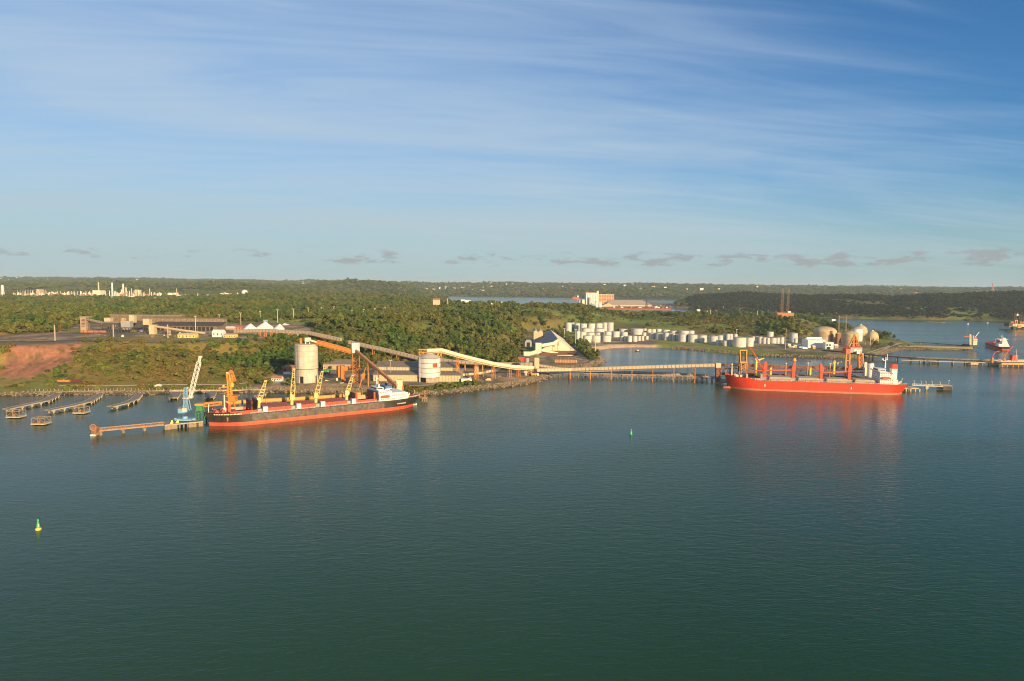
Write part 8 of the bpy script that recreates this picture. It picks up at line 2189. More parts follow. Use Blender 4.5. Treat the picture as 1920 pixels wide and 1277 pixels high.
for k_ in range(5): mb.tube((30 + k_ * 9, 0, 6), (30 + k_ * 9, 0, 8.5 + k_ % 2), 2.4, 2.0, 10)
for y_ in (-2, 0, 2): mb.tube((20, y_, 8), (80, y_, 8), .5, .5, 6)
mb.build('deck_piping', 'redp', t)
mb = MB(fC)
for k_ in range(5): mb.box((88 + k_ * .8, -8.4 + k_ * .5, 6.2 + k_ * 2.6), (112 - k_ * 3.2, 8.4 - k_ * .5, 8.8 + k_ * 2.6 - .05))
mb.box((90, -9.4, 19.3), (97, 9.4, 20)); mb.build('accommodation', 'white', t)
mb = MB(fC); mb.box((104, -2.6, 11), (109, 2.6, 23)); mb.build('funnel', 'white', t)
mb = MB(fC); mb.box((97.5, -8.9, 13.5), (103, -5, 17.5)); mb.build('lifeboat', 'redp', t)
mb = MB(fC); mb.tube((93, 0, 20), (93, 0, 28), .5, .3, 8); mb.beam((93, -3, 25), (93, 3, 25), .3); mb.build('radar_mast', 'white', t)
mb = MB(fC); mb.beam((97, -6, 20), (88, -6, 24), .6); mb.tube((50, 0, 8), (50, 0, 17), .5, .4); mb.build('deck_crane', 'grey', t)
# drilling rig at the right edge
D_ = dist_of(1905, 617, 0)
t = thing('drilling_rig', 'dark jack up rig cluttered with orange gear at the right picture edge', 'rig', (P(1912, 617, D_).x, D_, 0))
mb = MB(); sbox(mb, 1891.5, 1935, 607.5, 613, D_, 40); mb.build('hull', 'galpale', t)
mb = MB(); sbox(mb, 1892, 1899, 605.5, 612, D_ - 2, 20); sbox(mb, 1900, 1906, 612, 617, D_ - 3, 10); mb.build('lower_deck', 'shade', t)
for px_, pt in ((1900.5, 588), (1910, 589), (1918, 590)): mb = MB(); v = P(px_, 617, D_ + 8); mb.truss((v.x, D_ + 8, -3), (v.x, D_ + 8, H(px_, pt, D_ + 8)), 6, 6, 9, 1.2); mb.build('leg', 'shade', t)
mb = MB(); sbox(mb, 1906.5, 1909.5, 588.5, 592, D_ + 6, 6); mb.build('crown_block', 'white', t)
for a, b, c, d, mt in ((1895, 1901, 602.5, 607, 'rust'), (1903, 1908, 600, 607, 'orange'), (1904, 1906, 602, 612, 'cream'), (1912, 1920, 603, 607, 'rust'), (1908, 1915, 609, 615, 'orange')): mb = MB(); sbox(mb, a, b, c, d, D_ - 1.5, 8); mb.build('equipment_block', mt, t)

# ================================================================== buoys and small boats
def buoy(px, pyb, h, lab):
    v = W(px, pyb, 0); s_ = h / 5.4
    t = thing('channel_buoy', lab, 'buoy', v, None)
    mb = MB(); mb.lathe((v.x, v.y, 0), [(.9 * s_, -.6), (1.25 * s_, 0), (1.3 * s_, .55 * s_), (.95 * s_, .95 * s_)], 20); mb.build('float', 'yellow' if px < 500 else 'buoyg', t, smooth=True)
    mb = MB(); mb.lathe((v.x, v.y, 0), [(.95 * s_, .96 * s_), (.8 * s_, 1.5 * s_), (.45 * s_, 3.6 * s_)], 8)
    mb.build('tower', 'buoyg', t)
    mb = MB(); mb.lathe((v.x, v.y, 0), [(.05, 4.0 * s_), (.5 * s_, 4.1 * s_), (.42 * s_, 4.9 * s_), (.05, 5.3 * s_)], 12); mb.build('topmark', 'buoyg', t)
    mb = MB(); mb.tube((v.x, v.y, 3.6 * s_), (v.x, v.y, 4.1 * s_), .12, .12, 6); mb.box((v.x + .4 * s_, v.y - .7 * s_, 1.6 * s_), (v.x + .75 * s_, v.y - .5 * s_, 2.9 * s_)); mb.build('radar_reflector', 'cream', t)
buoy(72, 993.5, 5.4, 'green channel buoy on a yellow float, near the left edge')
buoy(1183, 815.5, 4.9, 'small green channel buoy in open water between the two ships')
def boat(px, py, L, rz, mt, lab, cab=True, grp=None):
    v = W(px, py, 0); t = thing('small_boat', lab, 'boat', v, grp); f_ = Fr(v, (math.cos(rz), math.sin(rz))); w = L * .16
    mb = MB(f_); mb.loft([[(-L / 2, -w, .9), (-L / 2, -w * .7, -.3), (-L / 2, w * .7, -.3), (-L / 2, w, .9)], [(L * .1, -w * 1.1, .9), (L * .1, -w * .8, -.3), (L * .1, w * .8, -.3), (L * .1, w * 1.1, .9)], [(L / 2, -.1, 1.4), (L * .44, -.1, -.2), (L * .44, .1, -.2), (L / 2, .1, 1.4)]]); mb.build('hull', mt, t)
    if cab: mb = MB(f_); mb.box((-L * .3, -w * .6, .91), (L * .05, w * .6, .9 + L * .16)); mb.build('cabin', 'white', t)
boat(776.5, 759, 5.5, .1, 'cream', 'small white launch just off the black ship stern', False)
boat(1195, 658.5, 9, 3.0, 'shade', 'small dark boat anchored off the beach')
boat(1564.5, 602, 34, 0.1, 'shade', 'dark boat on the far water left of the thin masts')
boat(1815, 608, 12, .5, 'white', 'white speck of a boat on the far right water, left of two')
boat(1852, 606, 10, .5, 'white', 'white speck of a boat on the far right water, right of two')
boat(1757, 604.5, 60, .1, 'pierl', 'long grey barge by the far right village', False)

# ================================================================== far port terminal
PD = 3750
def blk(name, lab, px0, px1, pyt, pyb, D_, dep, mt, roofm=None, cat='building', grp=None, extra=None):
    x0_, x1_ = P(px0, pyb, D_).x, P(px1, pyb, D_).x; z0_ = H((px0 + px1) / 2, pyb, D_); z1_ = H((px0 + px1) / 2, pyt, D_)
    t = thing(name, lab, cat, ((x0_ + x1_) / 2, D_, z0_), grp)
    mb = MB(); mb.box((x0_, D_, z0_ - 3), (x1_, D_ + dep, z1_)); mb.build('wall', mt, t)
    mb = MB(); o_ = (x1_ - x0_) * .01 + .3; mb.box((x0_ - o_, D_ - o_, z1_ + .01), (x1_ + o_, D_ + dep + o_, z1_ + max(.8, (z1_ - z0_) * .03))); mb.build('roof', roofm or 'roofw', t)
    return t, x0_, x1_, z0_, z1_
t, x0_, x1_, z0_, z1_ = blk('grain_silo_block', 'tall white ribbed grain silo block on the far quay', 1098, 1118.5, 549, 571, PD, 60, 'cream', 'brick')
mb = MB()
for k_ in range(7): xx = x0_ + (x1_ - x0_) * (k_ + .5) / 7; mb.tube((xx, PD - .5, z0_), (xx, PD - .5, z1_ - 4), (x1_ - x0_) / 14 * .94, (x1_ - x0_) / 14 * .94, 10)
mb.build('silo_cell', 'white', t, smooth=True)
blk('elevator_tower', 'slim cream elevator tower between the white silo block and the orange building', 1118.8, 1122.2, 546, 571, PD - 2, 30, 'cream')
t, x0_, x1_, z0_, z1_ = blk('orange_silo_building', 'wide orange grid fronted building right of the white silo block', 1122.6, 1151, 552.8, 571, PD + 20, 50, 'galpale', 'cream')
mb = MB()
for i in range(6):
    for j in range(3): xa_ = x0_ + (x1_ - x0_) * (i + .12) / 6; xb_ = x0_ + (x1_ - x0_) * (i + .88) / 6; za_ = z0_ + (z1_ - z0_) * (j + .15) / 3; mb.box((xa_, PD + 19.4, za_), (xb_, PD + 19.9, za_ + (z1_ - z0_) * .25))
mb.build('brick_panel', 'brick', t)
D_ = PD - 260; x0_, x1_ = P(1137, 574, D_).x, P(1222, 574, D_).x; za_ = H(1180, 574, D_); zr_ = H(1180, 562.8, D_ + 50)
t = thing('port_shed', 'very long brown hip roofed shed on the far quay', 'warehouse', ((x0_ + x1_) / 2, D_, za_))
mb = MB(); mb.box((x0_, D_, za_ - 3), (x1_, D_ + 100, za_ + 7)); mb.build('wall', 'beige', t)
mb = MB(); mb.add([(x0_ - 2, D_ - 2, za_ + 7), (x1_ + 2, D_ - 2, za_ + 7), (x1_ + 2, D_ + 102, za_ + 7), (x0_ - 2, D_ + 102, za_ + 7), (x0_ + 20, D_ + 50, zr_), (x1_ - 40, D_ + 50, zr_)], [(0, 1, 5, 4), (1, 2, 5), (2, 3, 4, 5), (3, 0, 4), (0, 3, 2, 1)]); mb.build('roof', 'gal', t)
D_ = PD - 330; w_, r2b = MB(), MB(); w_.gable(P(1129, 575, D_).x, P(1152, 575, D_).x, D_, D_ + 60, 1, H(1140, 573.2, D_), H(1140, 568.5, D_), r2b, axis='y', t=1)
t = thing('port_gable', 'cream gabled front attached to the long brown shed', 'warehouse', (P(1140, 575, D_).x, D_, 2)); w_.build('wall', 'beige', t); r2b.build('roof', 'gal', t)
D_ = PD - 360
for px_, lab in ((1118, 'left one of two white round silos before the far silo block'), (1125.2, 'right one of two white round silos before the far silo block')):
    v = P(px_, 575, D_); t = thing('round_silo', lab, 'silo', (v.x, D_, v.z)); r_ = 3.3 * D_ / FPX
    mb = MB(); mb.lathe((v.x, D_, 0), [(r_, v.z - 3), (r_, H(px_, 566.5, D_))], 24); mb.build('silo_shell', 'white', t, smooth=True); mb = MB(); mb.lathe((v.x, D_, 0), [(r_ * 1.03, H(px_, 566.5, D_)), (.5, H(px_, 565, D_))], 20); mb.build('silo_roof', 'roofw', t)
blk('dark_silo', 'dark narrow silo before the white silo block', 1101.5, 1105.5, 558, 572, D_ + 100, 14, 'shade')
blk('grey_silo', 'grey block at the left end of the far port', 1085, 1091, 562, 574, D_ + 60, 30, 'grey')
blk('cream_silo', 'cream block beside the grey one at the left end of the far port', 1091.3, 1096, 562, 573, D_ + 50, 24, 'cream')
mb = MB(); v = P(1109, 574, D_); mb.lathe((v.x, D_, v.z - 2), [(24, 0), (12, 9), (1, 17)], 16); mb.single('stockpile', 'grey', 'grey cone stockpile left of the round white silos', 'stockpile')
blk('orange_tower', 'lone orange tower silo in the middle of the far port flats', 1263.7, 1267.3, 566.3, 573.5, 3900, 12, 'brick')
t, x0_, x1_, z0_, z1_ = blk('port_quay', 'long rusty quay line in front of the far port', 1112, 1258, 578, 580.5, 3160, 26, 'rust', 'brick', 'quay')
t, b, zt_ = mast_tower(1211.5, 560, 3200, 4, 'tall dark quay crane mast rising before the long brown shed', 4.0, 'shade', .6, 'quay_crane', 9, 1.3, None, 'crane')
rs = np.random.default_rng(21)
for i in range(64):                              # sheds, stacks and tanks along the far quay
    px_ = rs.uniform(1150, 1400); py_ = rs.uniform(574, 577.5) if px_ < 1290 else rs.uniform(579, 584); w = rs.uniform(1.2, 6); h = rs.uniform(.8, 2.2)
    D_ = dist_of(px_, py_, 4)
    mt = rs.choice(['white', 'rust', 'cream', 'brick', 'galpale', 'grey', 'yellowo', 'tarp'], p=[.22, .2, .12, .16, .1, .1, .05, .05])
    x0_, x1_ = P(px_ - w / 2, py_, D_).x, P(px_ + w / 2, py_, D_).x; z1_ = H(px_, py_ - h, D_)
    mb = MB(); mb.gable(x0_, x1_, D_, D_ + 12, 1, z1_ - .8, z1_ + .6); cn = {'white': 'white', 'rust': 'rusty', 'cream': 'cream', 'brick': 'brick red', 'galpale': 'tan', 'grey': 'grey', 'yellowo': 'orange', 'tarp': 'white'}[mt]
    mb.single('port_store', mt, 'small %s store among the stacks on the far port flats' % cn, 'building', cn + ' stores on the far port flats')
t, *_ = blk('long_white_shed', 'long white flat shed at the left foot of the dark hill', 1312, 1345, 578.5, 581, 3500, 20, 'white', 'tarp')
t, *_ = blk('port_office', 'white office block at the foot of the dark hill right of the long white shed', 1346, 1367, 581.5, 584.5, 3260, 20, 'cream', 'tarp')
blk('white_tower', 'white slim tower at the foot of the dark hill', 1355.2, 1358, 575, 588, 3200, 8, 'white')
t = thing('gantry_crane', 'cream portal gantry crane at the foot of the dark hill', 'crane', (P(1395, 589, 3050).x, 3050, 4))
mb = MB()
for px_ in (1388.5, 1401.5): v = P(px_, 588, 3050); mb.beam((v.x, 3050, 3), (v.x, 3050, H(px_, 582.5, 3050)), 1.6)
mb.build('portal_leg', 'cream', t)
mb = MB(); mb.beam(P(1387, 582.5, 3050), P(1402.5, 582.5, 3050), 2.2, 1.8); mb.build('bridge_beam', 'cream', t)
# red freighter at the far terminal and a pale one on the bay
for px0, px1, py_, mt, lab in ((1072, 1086, 559.5, 'redhull', 'tiny red freighter moored left of the far silo block'), (1276, 1296, 560.5, 'blackhull', 'tiny dark freighter on the far bay')):
    D_ = dist_of(px0, py_, 0); x0_, x1_ = P(px0, py_, D_).x, P(px1, py_, D_).x; f_ = Fr((x0_, D_, 0), (1, 0)); L_ = x1_ - x0_
    t = thing('far_freighter', lab, 'ship', (x0_, D_, 0)); st_ = [(0, .3, 1, 14, -2), (.1 * L_, 7, 8, 12, 0), (.9 * L_, 9, 9, 10, 0), (L_, 5, 8, 10, 0)]; ship_hull(f_, L_, 18, st_, 2, t, mt, 'orboot')
    mb = MB(f_); mb.box((.74 * L_, -7, 9), (.9 * L_, 7, 22)); mb.box((.8 * L_, -2, 22), (.86 * L_, 2, 28)); mb.build('superstructure', 'white', t)
    mb = MB(f_); mb.tube((.3 * L_, 0, 9), (.3 * L_, 0, 22), .8, .6); mb.tube((.55 * L_, 0, 9), (.55 * L_, 0, 22), .8, .6); mb.build('mast', 'cream', t)

# ================================================================== refinery, far left
RZ = 35.0; RD = 3150
def chim(px, pyt, pyb, w, mt, lab, D_=RD):
    v = P(px, pyb, D_); g = hgt(v.x, D_); r_ = w / 2 * D_ / FPX; t = thing('chimney', lab, 'chimney', (v.x, D_, g)); zt_ = H(px, pyt, D_)
    mb = MB(); mb.tube((v.x, D_, g - 2), (v.x, D_, zt_), r_ * 1.15, r_ * .85, 14); mb.build('shaft', mt, t, smooth=True)
    mb = MB(); mb.tube((v.x, D_, zt_), (v.x, D_, zt_ + 1.4), r_ * .95, r_ * .95, 14); mb.build('rim', 'shade', t)
for a in ((185.6, 529, 560, 2.6, 'galpale', 'brown chimney rising behind the white refinery block'), (211.3, 530, 562, 3.0, 'white', 'tall bright white refinery chimney'), (231.8, 532, 562, 3.2, 'cream', 'thick cream refinery chimney right of the white one'),
          (237, 539, 562, 2.2, 'cream', 'short chimney touching the right side of the thick cream one'), (228.2, 543, 562, 1.8, 'white', 'thin short chimney left of the thick cream one'), (247.3, 541, 562, 1.8, 'galpale', 'thin tan chimney between the cream chimneys and the columns'), (281.3, 541, 562, 1.9, 'galpale', 'lone tan chimney near the right end of the refinery'), (252, 544, 562, 1.6, 'galpale', 'low tan column near the thin tan chimney'), (197.8, 545, 560, 1.4, 'cream', 'thin cream column right of the white refinery block')): chim(*a)
def rtank(px, pyt, pyb, w, mt, lab, D_=RD - 60, grp=None):
    r_ = w / 2 * D_ / FPX; v = P(px, pyb, D_); t = thing('refinery_tank', lab, 'storage tank', (v.x, D_, v.z), grp)
    mb = MB(); mb.lathe((v.x, D_, 0), [(r_, min(v.z, hgt(v.x, D_)) - 2), (r_, H(px, pyt + w * .06, D_))], 28); mb.build('tank_wall', mt, t, smooth=True)
    mb = MB(); mb.lathe((v.x, D_, 0), [(r_ * 1.02, H(px, pyt + w * .06, D_)), (r_ * .5, H(px, pyt + w * .02, D_)), (.4, H(px, pyt, D_))], 24); mb.build('tank_roof', 'roofw', t)
for a in ((133, 553, 560, 15, 'white', 'low white refinery tank left of the widest one'), (152, 552, 560, 23, 'steel', 'widest low white refinery tank'), (105, 550, 559, 18, 'rust', 'dark red refinery tank near the left end'), (120, 549, 559, 12, 'galpale', 'orange tan refinery tank beside the dark red one'),
          (169, 554, 560, 11, 'white', 'small white refinery tank right of the widest one'), (319.5, 548.5, 558, 10, 'cream', 'first domed refinery tank right of the lone tan chimney'), (329, 548.5, 558, 11, 'cream', 'second domed refinery tank right of the lone tan chimney'), (336.5, 552.5, 559, 7, 'white', 'small white tank between the domed tanks and the pale pair'),
          (343.5, 552.5, 561, 8, 'cream', 'left tank of the pale pair on the ridge'), (349.5, 552.5, 561.5, 8, 'galpale', 'right tank of the pale pair on the ridge'), (387, 551.5, 562, 19, 'white', 'big white tank with an orange tank before it'), (420.7, 548.7, 556, 16.5, 'cream', 'flat cream tank between the big white tank and the sphere'), (441.5, 551, 556, 4.5, 'cream', 'tiny cream tank left of the far sphere'), (388, 553, 563, 10, 'galpale', 'orange tan tank standing before the big white one', RD - 110)): rtank(*a)
t, *_ = blk('refinery_block', 'white ribbed refinery block below the brown chimney', 174, 188.2, 545, 560, RD - 20, 40, 'cream', 'white')
blk('orange_block', 'orange tower block at the left of the refinery', 69, 74.5, 543, 560, RD, 30, 'galpale')
blk('low_orange_block', 'low wide orange building right of the orange tower block', 75, 96, 551, 560, RD - 30, 40, 'galpale', 'brick')
blk('column_block', 'cluster of tan columns right of the cream chimneys', 253.5, 257, 543.5, 560, RD, 20, 'galpale')
blk('column_block', 'second tan column block beside the first', 258.5, 261, 544, 560, RD, 20, 'cream')
c = P(458.7, 549, 3300); r_ = 5.7 * 3300 / FPX
t = thing('white_sphere', 'white gas sphere alone on the ridge right of the refinery', 'gas tank', (c.x, 3300, H(458, 556, 3300)))
mb = MB(); mb.lathe((c.x, 3300, H(458.7, 549, 3300)), [(max(.05, r_ * math.cos(q_)), r_ * math.sin(q_)) for q_ in [-math.pi / 2 + math.pi * i / 14 for i in range(15)]], 28); mb.build('sphere_shell', 'white', t, smooth=True)
mb = MB()
for k_ in range(8): a = 2 * math.pi * k_ / 8; mb.tube((c.x + r_ * .95 * math.cos(a), 3300 + r_ * .95 * math.sin(a), H(458, 558, 3300)), (c.x + r_ * .95 * math.cos(a), 3300 + r_ * .95 * math.sin(a), H(458, 549, 3300)), .9, .9, 6)
mb.build('leg_frame', 'white', t)
for px_ in (33, 38.3, 43.5, 48, 53, 57.8, 75.5, 81.5, 86): 
    v = P(px_, 556, RD - 10); mb = MB(); g = hgt(v.x, RD - 10); mb.tube((v.x, RD - 10, g - 2), (v.x, RD - 10, H(px_, 543.5, RD - 10)), 1.6, 1.1, 6); mb.single('flare_pole', 'grey', 'thin grey pole in the row at the left end of the refinery', 'pole', 'row of thin poles at the left end of the refinery', origin=Vector((v.x, RD - 10, g)))
mast_tower(7.5, 534.5, RD, 32, 'banded white lattice mast near the left picture edge', 5, 'white', .5, 'lattice_mast', 7, 1.6)
for i in range(190):                             # small process units
    px_ = rs.uniform(25, 300) if i < 160 else rs.uniform(300, 450); w = rs.uniform(.8, 5); h = rs.uniform(1.2, 7) * (1 if i < 160 else .6); D_ = RD - rs.uniform(0, 90)
    v = P(px_, 556.5, D_); g = hgt(v.x, D_); mt = rs.choice(['cream', 'galpale', 'white', 'steel', 'brick', 'gal']); hw_ = w / 2 * D_ / FPX
    mb = MB(); z1_ = g + 6 + h * D_ / FPX
    if i % 3 == 0: mb.lathe((v.x, D_, 0), [(hw_, g - 1), (hw_, z1_), (hw_ * .4, z1_ + hw_ * .3)], 12)
    elif i % 3 == 1: mb.box((v.x - hw_, D_, g - 1), (v.x + hw_, D_ + 12, z1_)); mb.box((v.x - hw_ * .5, D_ + 2, z1_ - .1), (v.x + hw_ * .2, D_ + 6, z1_ + 4))
    else: mb.tube((v.x, D_, g), (v.x, D_, z1_ + 10), 2.0, 1.4, 8); mb.box((v.x - hw_, D_ - 3, g - 1), (v.x + hw_, D_ + 3, g + 9))
    cn = {'cream': 'cream', 'galpale': 'tan', 'white': 'white', 'steel': 'silvery', 'brick': 'brick red', 'gal': 'brown'}[mt]
    mb.single('process_unit', mt, 'small %s process unit among the refinery tanks' % cn, 'refinery unit', cn + ' process units of the refinery', origin=Vector((v.x, D_, g)))

# ================================================================== houses, far town, antennas
def house(px, D_, w, h, mt, rf, lab, grp, name='house', dz=0, cat='house'):
    v = P(px, hy(px), D_); g = hgt(v.x, D_) + dz
    mb = MB(); mb.gable(v.x - w / 2, v.x + w / 2, D_, D_ + w * .6, g - 6, g + h * .7, g + h)
    o = mb.single(name, mt, lab, cat, grp, origin=Vector((v.x, D_, g)))
mats_ = ['white', 'cream', 'tarp', 'galpale', 'brick', 'gal']; names_ = {'white': 'white', 'cream': 'cream', 'tarp': 'white', 'galpale': 'tan', 'brick': 'brick red', 'gal': 'brown'}
def town(n, p0, p1, pyt, pyb, w0, w1, where, pm):
    k_ = 0; tries = 0
    while k_ < n and tries < n * 60:
        tries += 1
        px_ = rs.uniform(p0, p1); D_ = rs.uniform(6200, 9300); v = P(px_, hy(px_), D_); g = hgt(v.x, D_)
        py_ = proj((v.x, D_, g + 14))[1]
        if not (pyt < py_ < pyb) or g < 6: continue
        # must be seen over the ground in front of it
        u_ = (v.x / D_ - UMIN) / (UMAX - UMIN) * (NU - 1); r_ = math.log(D_ / YMIN) / math.log(YMAX / YMIN) * (NR - 1)
        if runmax[int(r_), int(u_)] > (g + 16 - CAMZ) / D_: continue
        w = rs.uniform(w0, w1); mt = rs.choice(mats_, p=pm); house(px_, D_, w, rs.uniform(14, 24), mt, None, 'tiny %s house %s' % (names_[mt], where), names_[mt] + ' houses ' + where, dz=3); k_ += 1
pm1 = [.34, .2, .16, .14, .1, .06]
town(115, 560, 970, 520, 545, 12, 34, 'in the town along the far ridge', pm1)
town(60, 970, 1300, 520, 558, 12, 36, 'on the far shore hills behind the port', pm1)
town(30, 0, 560, 515, 545, 14, 50, 'on the hazy ridge at the upper left', pm1)
town(45, 1300, 1920, 530, 560, 12, 34, 'on the far ridge at the right', pm1)
for px_, pyt, pyb, w, D_, mt, lab in ((818, 560, 566, 13, 2250, 'galpale', 'orange tan house on the wooded ridge left of the blue house'), (868, 562, 568.5, 7, 2250, 'skyblue', 'pale blue house beside a white one on the wooded ridge'), (877, 563, 569, 11, 2240, 'cream', 'white house right of the pale blue one on the wooded ridge'),
        (925, 566, 570, 9, 2300, 'cream', 'cream house at the left of the palm ridge'), (937, 566, 570, 11, 2300, 'white', 'white villa on the palm ridge'), (951, 602, 606, 8, 1600, 'tarp', 'small white roof in the dark wood left of the steep warehouse'), (763, 583.5, 588.5, 19, 1750, 'tile', 'long red roofed house in the woods'), (787, 583, 590, 13, 1750, 'brick', 'brick house with white tank tower in the woods'), (800, 586, 589, 8, 1750, 'brick', 'low brick house right of the one with the white tank'),
        (881, 573, 575.5, 4, 2000, 'white', 'tiny white shed beside the ridge road'), (1784, 591.5, 598.5, 13, 2550, 'cream', 'white arched boathouse on the far right shore'), (1771, 592.5, 598, 12, 2560, 'tarp', 'long pale roofed store left of the white boathouse'), (1750.5, 595, 599, 6, 2520, 'yellow', 'yellow house on the far right shore'), (1739.8, 596, 599.5, 6, 2500, 'cream', 'cream hut left of the yellow house on the far right shore'), (1717, 595.5, 599, 10, 2500, 'gal', 'brown low shed at the left end of the far right village'), (1848, 600, 603, 14, 2480, 'galpale', 'tan quay building on the far right shore'), (1880, 602, 604, 30, 2470, 'tarp', 'long pale quay at the far right shore'),
        (1352, 537, 539.5, 9, 7600, 'white', 'white long building on the far ridge crest'), (1718, 542.5, 545, 10, 7600, 'white', 'white building on the far ridge behind the dark hill'), (1672, 543, 545, 12, 7700, 'tarp', 'long white roof on the far ridge'), (1572, 554, 558, 8, 7000, 'white', 'white building peeping over the dark hill'), (1140, 541, 544, 5, 7900, 'brick', 'brick tower block on the far ridge')):
    x0_, x1_ = P(px_ - w / 2, pyb, D_).x, P(px_ + w / 2, pyb, D_).x; z0_ = H(px_, pyb, D_); z1_ = H(px_, pyt, D_)
    t = thing('house', lab, 'house', ((x0_ + x1_) / 2, D_, z0_)); w_, r2b = MB(), MB(); w_.gable(x0_, x1_, D_, D_ + max(8, (x1_ - x0_) * .5), z0_ - 10, z0_ + (z1_ - z0_) * .6, z1_, r2b, t=.4, over=.6); w_.build('wall', mt, t); r2b.build('roof', 'tile' if mt in ('tile', 'brick', 'galpale') else 'tarp', t)
mast_tower(1857, 530.5, 7400, 60, 'red and white lattice antenna on the far ridge at the right', 5, 'redp', .7, 'antenna_mast', 8, 2.2)
mast_tower(81, 528, 6500, 60, 'faint pylon on the ridge behind the refinery', 4, 'steel', .6, 'antenna_mast', 6, 1.2)
for px_, a, b in ((157.5, 565, 574), (211.5, 556, 566), (292, 557, 570), (758, 566, 582), (839, 560, 574), (333, 541, 553)):
    D_ = 2300 if px_ > 500 else 2500; x_ = P(px_, b, D_).x; mast_tower(px_, a, D_, hgt(x_, D_), 'slim power pylon standing in the middle distance woods', 2.0, 'galpale', .7, 'power_pylon', 5, .8, 'slim power pylons in the woods', 'pylon')
for px_, a in ((1332, 582), (1420, 583)): lamp(px_, a, 594, 2000, 25, 'white lamp mast on the grassy hill behind the tank field', 'cream', True, 'lamp_post', 'lamp masts on the grassy hill', .5)
for px_, a, b in ((1116, 630, 668), (1079, 618, 655), (1058, 616, 640), (989.5, 622, 640), (1381, 618, 628)): 
    lamp(px_, a, b, dist_of(px_, b, 5), 5, 'thin lamp mast beside the tank farm road', 'steel', True, 'lamp_post', 'lamp masts by the tank farm road', .3)

# ================================================================== road lines, riprap
def road(name, pl, z, w, mt, lift=.35):
    pts = [G(px_, py_, z) for px_, py_ in pl]; fine = []
    for a, b in zip(pts[:-1], pts[1:]):
        n = max(1, int((b - a).length / 8))
        fine += [a.lerp(b, k_ / n) for k_ in range(n)]
    fine.append(pts[-1]); mb = MB(); rows = []
    for i, p_ in enumerate(fine):
        a = fine[max(i - 1, 0)]; b = fine[min(i + 1, len(fine) - 1)]; d = Vector((b.x - a.x, b.y - a.y, 0)).normalized(); s_ = Vector((-d.y, d.x, 0))
        rows.append([p_ + s_ * (w / 2), p_ - s_ * (w / 2)])
    pts_ = []
    for l_, r_ in rows:
        for q in (l_, r_): pts_.append((q.x, q.y, hgt(q.x, q.y) + lift))
    mb.add(pts_, [(2 * i, 2 * i + 1, 2 * i + 3, 2 * i + 2) for i in range(len(rows) - 1)])
    o = mb.single(name, mt, name, 'road'); del o['label']; del o['category']; o['kind'] = 'structure'
road('plateau_road', [(-60, 642), (60, 641), (160, 638), (240, 640), (330, 641), (400, 638)], 36, 14, 'asph')
road('shore_track', [(110, 724), (200, 724), (290, 722), (380, 722), (430, 722), (480, 717), (530, 718)], 5, 4.5, 'galpale')
road('silo_road', [(745, 722), (770, 724), (805, 722.5), (840, 722), (852, 716), (845, 708), (870, 704), (930, 702), (990, 700)], 4.5, 8, 'conc')
road('bay_road', [(1000, 702), (1040, 698), (1085, 691), (1108, 683), (1112, 676), (1102, 668), (1092, 660), (1075, 648), (1050, 640)], 4.8, 10, 'asph')
road('pipe_track', [(1625, 664), (1650, 656), (1672, 648), (1690, 643)], 4, 9, 'conc')
road('ridge_road', [(868, 585), (895, 581), (925, 579), (960, 578.5), (1000, 578)], 45, 9, 'galpale', 1.0)
# rocks
ROCKCOL = bpy.data.collections.new('rock_kinds')
for i in range(4):
    mb = MB(); rg = np.random.default_rng(100 + i); rings = []
    for j, (s_, z_) in enumerate(((.75, -.5), (1, -.05), (.85, .4), (.35, .68))):
        rings.append([(s_ * math.cos(2 * math.pi * q_ / 6) * rg.uniform(.75, 1.15), s_ * math.sin(2 * math.pi * q_ / 6) * rg.uniform(.75, 1.15), z_ * rg.uniform(.8, 1.2)) for q_ in range(6)])
    mb.loft(rings); me = bpy.data.meshes.new('rock'); me.from_pydata([tuple(v) for v in mb.v], [], mb.f); me.materials.append(M['rock']); ROCKCOL.objects.link(bpy.data.objects.new('r%d' % i, me))
P_ = []
n = 260000; u = RNG.uniform(-.86, .9, n); y = np.sqrt(RNG.uniform(600 ** 2, 1450 ** 2, n)); x = u * y
sdv_ = grid_at(sdm['main'], x, y); zz = grid_at(GZ, x, y); sn = sdist(x, y, SAND)
ok = (sdv_ > -5) & (sdv_ < 8.5) & (sn < -3) & (zz > -1.2)
x, y, zz = x[ok][:24000], y[ok][:24000], zz[ok][:24000]; n = len(x)
sc_ = RNG.uniform(.5, 1.5, n)
instancer('shore_rocks', np.stack([x, y, zz + .15], -1), np.stack([sc_, sc_ * RNG.uniform(.7, 1.2, n), sc_ * RNG.uniform(.6, 1.1, n)], -1), np.stack([RNG.uniform(0, .6, n), RNG.uniform(0, .6, n), RNG.uniform(0, 6.28, n)], -1), RNG.integers(0, 4, n), ROCKCOL)['label'] = 'rough brown rocks piled along the shoreline'
for k_, p_ in list(protos.items()):
    if not used_p[k_]:
        for ch in list(p_.children): bpy.data.objects.remove(ch)
        bpy.data.objects.remove(p_)
print('rocks', n)

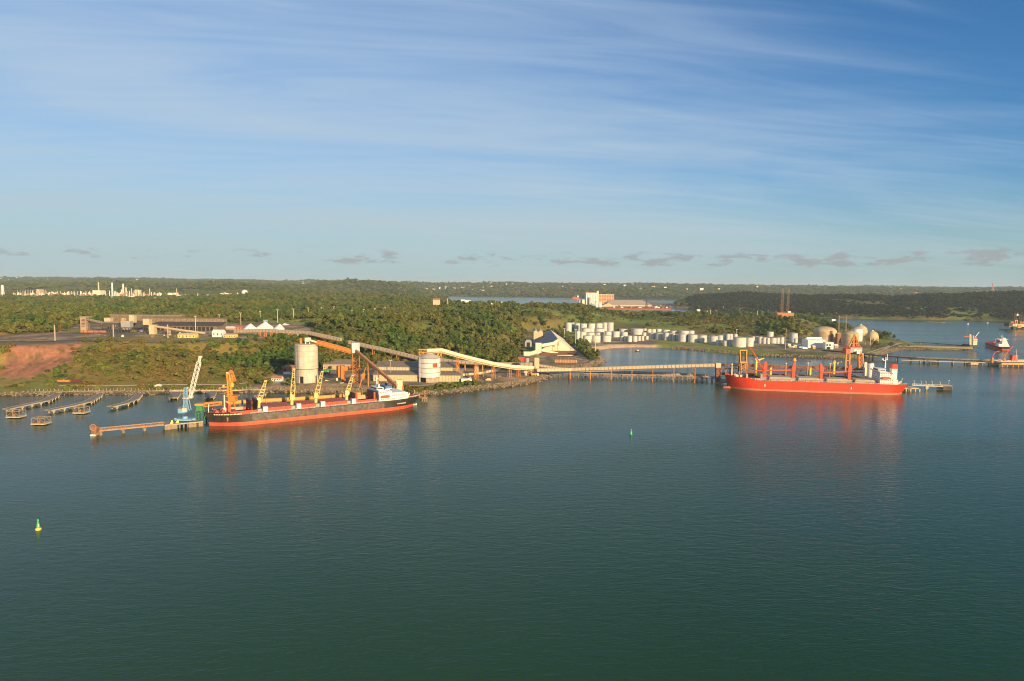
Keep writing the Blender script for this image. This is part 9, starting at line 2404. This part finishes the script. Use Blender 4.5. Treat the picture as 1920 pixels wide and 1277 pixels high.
def scatter_all():
    parts = []
    for a in ((640, 1100, 34000, 3.0, 5.6), (1100, 2000, 60000, 3.6, 6.4), (2000, 4000, 90000, 5.5, 9.5), (4000, 10500, 95000, 11, 20)):
        parts.append(scatter_zone(*a))
    x, y, z, rad, b = [np.concatenate([p[i] for p in parts]) for i in range(5)]
    if KEEP_OUT:
        ok = np.ones(len(x), bool)
        for kx, ky, kr in KEEP_OUT:
            ok &= (x - kx) ** 2 + (y - ky) ** 2 > (kr + rad * 0.6) ** 2
        x, y, z, rad, b = x[ok], y[ok], z[ok], rad[ok], b[ok]
    n = len(x)
    isb = RNG.uniform(size=n) < b
    nl = (x / y < -.33) & (y < 1000)
    rad = np.where(nl, np.minimum(rad, 4.4), rad)
    ix = np.where(isb, RNG.integers(6, 8, n), RNG.integers(0, 6, n))
    palm = (~isb) & (RNG.uniform(size=n) < 0.012) & (y < 2200)
    ix = np.where(palm, 8, ix)
    rad = np.where(isb, rad * RNG.uniform(0.6, 1.3, n), rad)
    rad = np.where(palm, 4.2, rad)
    sz = rad * RNG.uniform(0.66, 1.12, n)
    sz = np.where(y > 4000, rad * 0.55, np.where(y > 2000, rad * 0.75, sz))
    scl = np.stack([rad * RNG.uniform(0.85, 1.15, n), rad * RNG.uniform(0.85, 1.15, n), sz], -1)
    rot = np.stack([np.zeros(n), np.zeros(n), RNG.uniform(0, 6.28, n)], -1)
    pts = np.stack([x, y, z], -1)
    # the plants that show largest stand as things of their own
    show = rad / y * np.where(isb, 0.7, 1.0)
    inf = (np.abs(x / y) < 0.73)
    solo = np.zeros(n, bool)
    tt = np.where((~isb) & (~palm) & inf & (grid_at(runmax, x, y) - (z + rad * 2 - CAMZ) / y < 0))[0]
    tsel = tt[np.argsort(-show[tt])][:300]
    bb = np.where(isb & inf)[0]; bsel = bb[np.argsort(-show[bb])][:200]
    pp = np.where(palm & inf)[0]; psel = pp[np.argsort(-show[pp])][:60]
    for sel in (tsel, bsel, psel): solo[sel] = True
    for i in np.where(solo)[0]:
        nm, cm, tm = KIND[ix[i]]
        px_, py_ = proj(pts[i])
        zone = ('on the brushy slope left of the concrete silo' if px_ < 540 else 'on the wooded hillside behind the silos' if px_ < 900 else
                'on the green slope beside the steep roofed warehouse' if px_ < 1110 else 'behind the white storage tanks')
        if nm == 'tree': lab = 'leafy green tree ' + zone; cat = 'tree'
        elif nm == 'bush': lab = 'low rounded shrub ' + zone; cat = 'bush'
        else: lab = 'slender palm ' + zone; cat = 'palm'
        root = bpy.data.objects.new({'tree': 'leafy_tree', 'bush': 'round_bush', 'palm': 'palm_tree'}[nm], None)
        root.empty_display_size = 1
        C.objects.link(root)
        root.location = pts[i]; root.scale = scl[i]; root.rotation_euler = rot[i]
        root['label'] = lab; root['category'] = cat; root['group'] = {'tree': 'trees ', 'bush': 'shrubs ', 'palm': 'palms '}[nm] + zone
        c_ = bpy.data.objects.new('crown', cm); C.objects.link(c_); c_.parent = root
        t_ = bpy.data.objects.new('trunk', tm); C.objects.link(t_); t_.parent = root
    rest = ~solo
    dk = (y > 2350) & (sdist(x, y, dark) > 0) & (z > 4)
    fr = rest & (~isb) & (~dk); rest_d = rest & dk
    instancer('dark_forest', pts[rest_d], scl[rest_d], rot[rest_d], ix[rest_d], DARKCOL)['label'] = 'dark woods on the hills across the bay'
    rest = rest & (~dk)
    instancer('forest', pts[fr], scl[fr], rot[fr], ix[fr], TREECOL)['label'] = 'dense green woods covering the hills'
    br = rest & isb
    instancer('undergrowth', pts[br], scl[br], rot[br], ix[br], TREECOL)['label'] = 'low scrub over the slopes'
    print('plants', n, 'solo', solo.sum())
scatter_all()
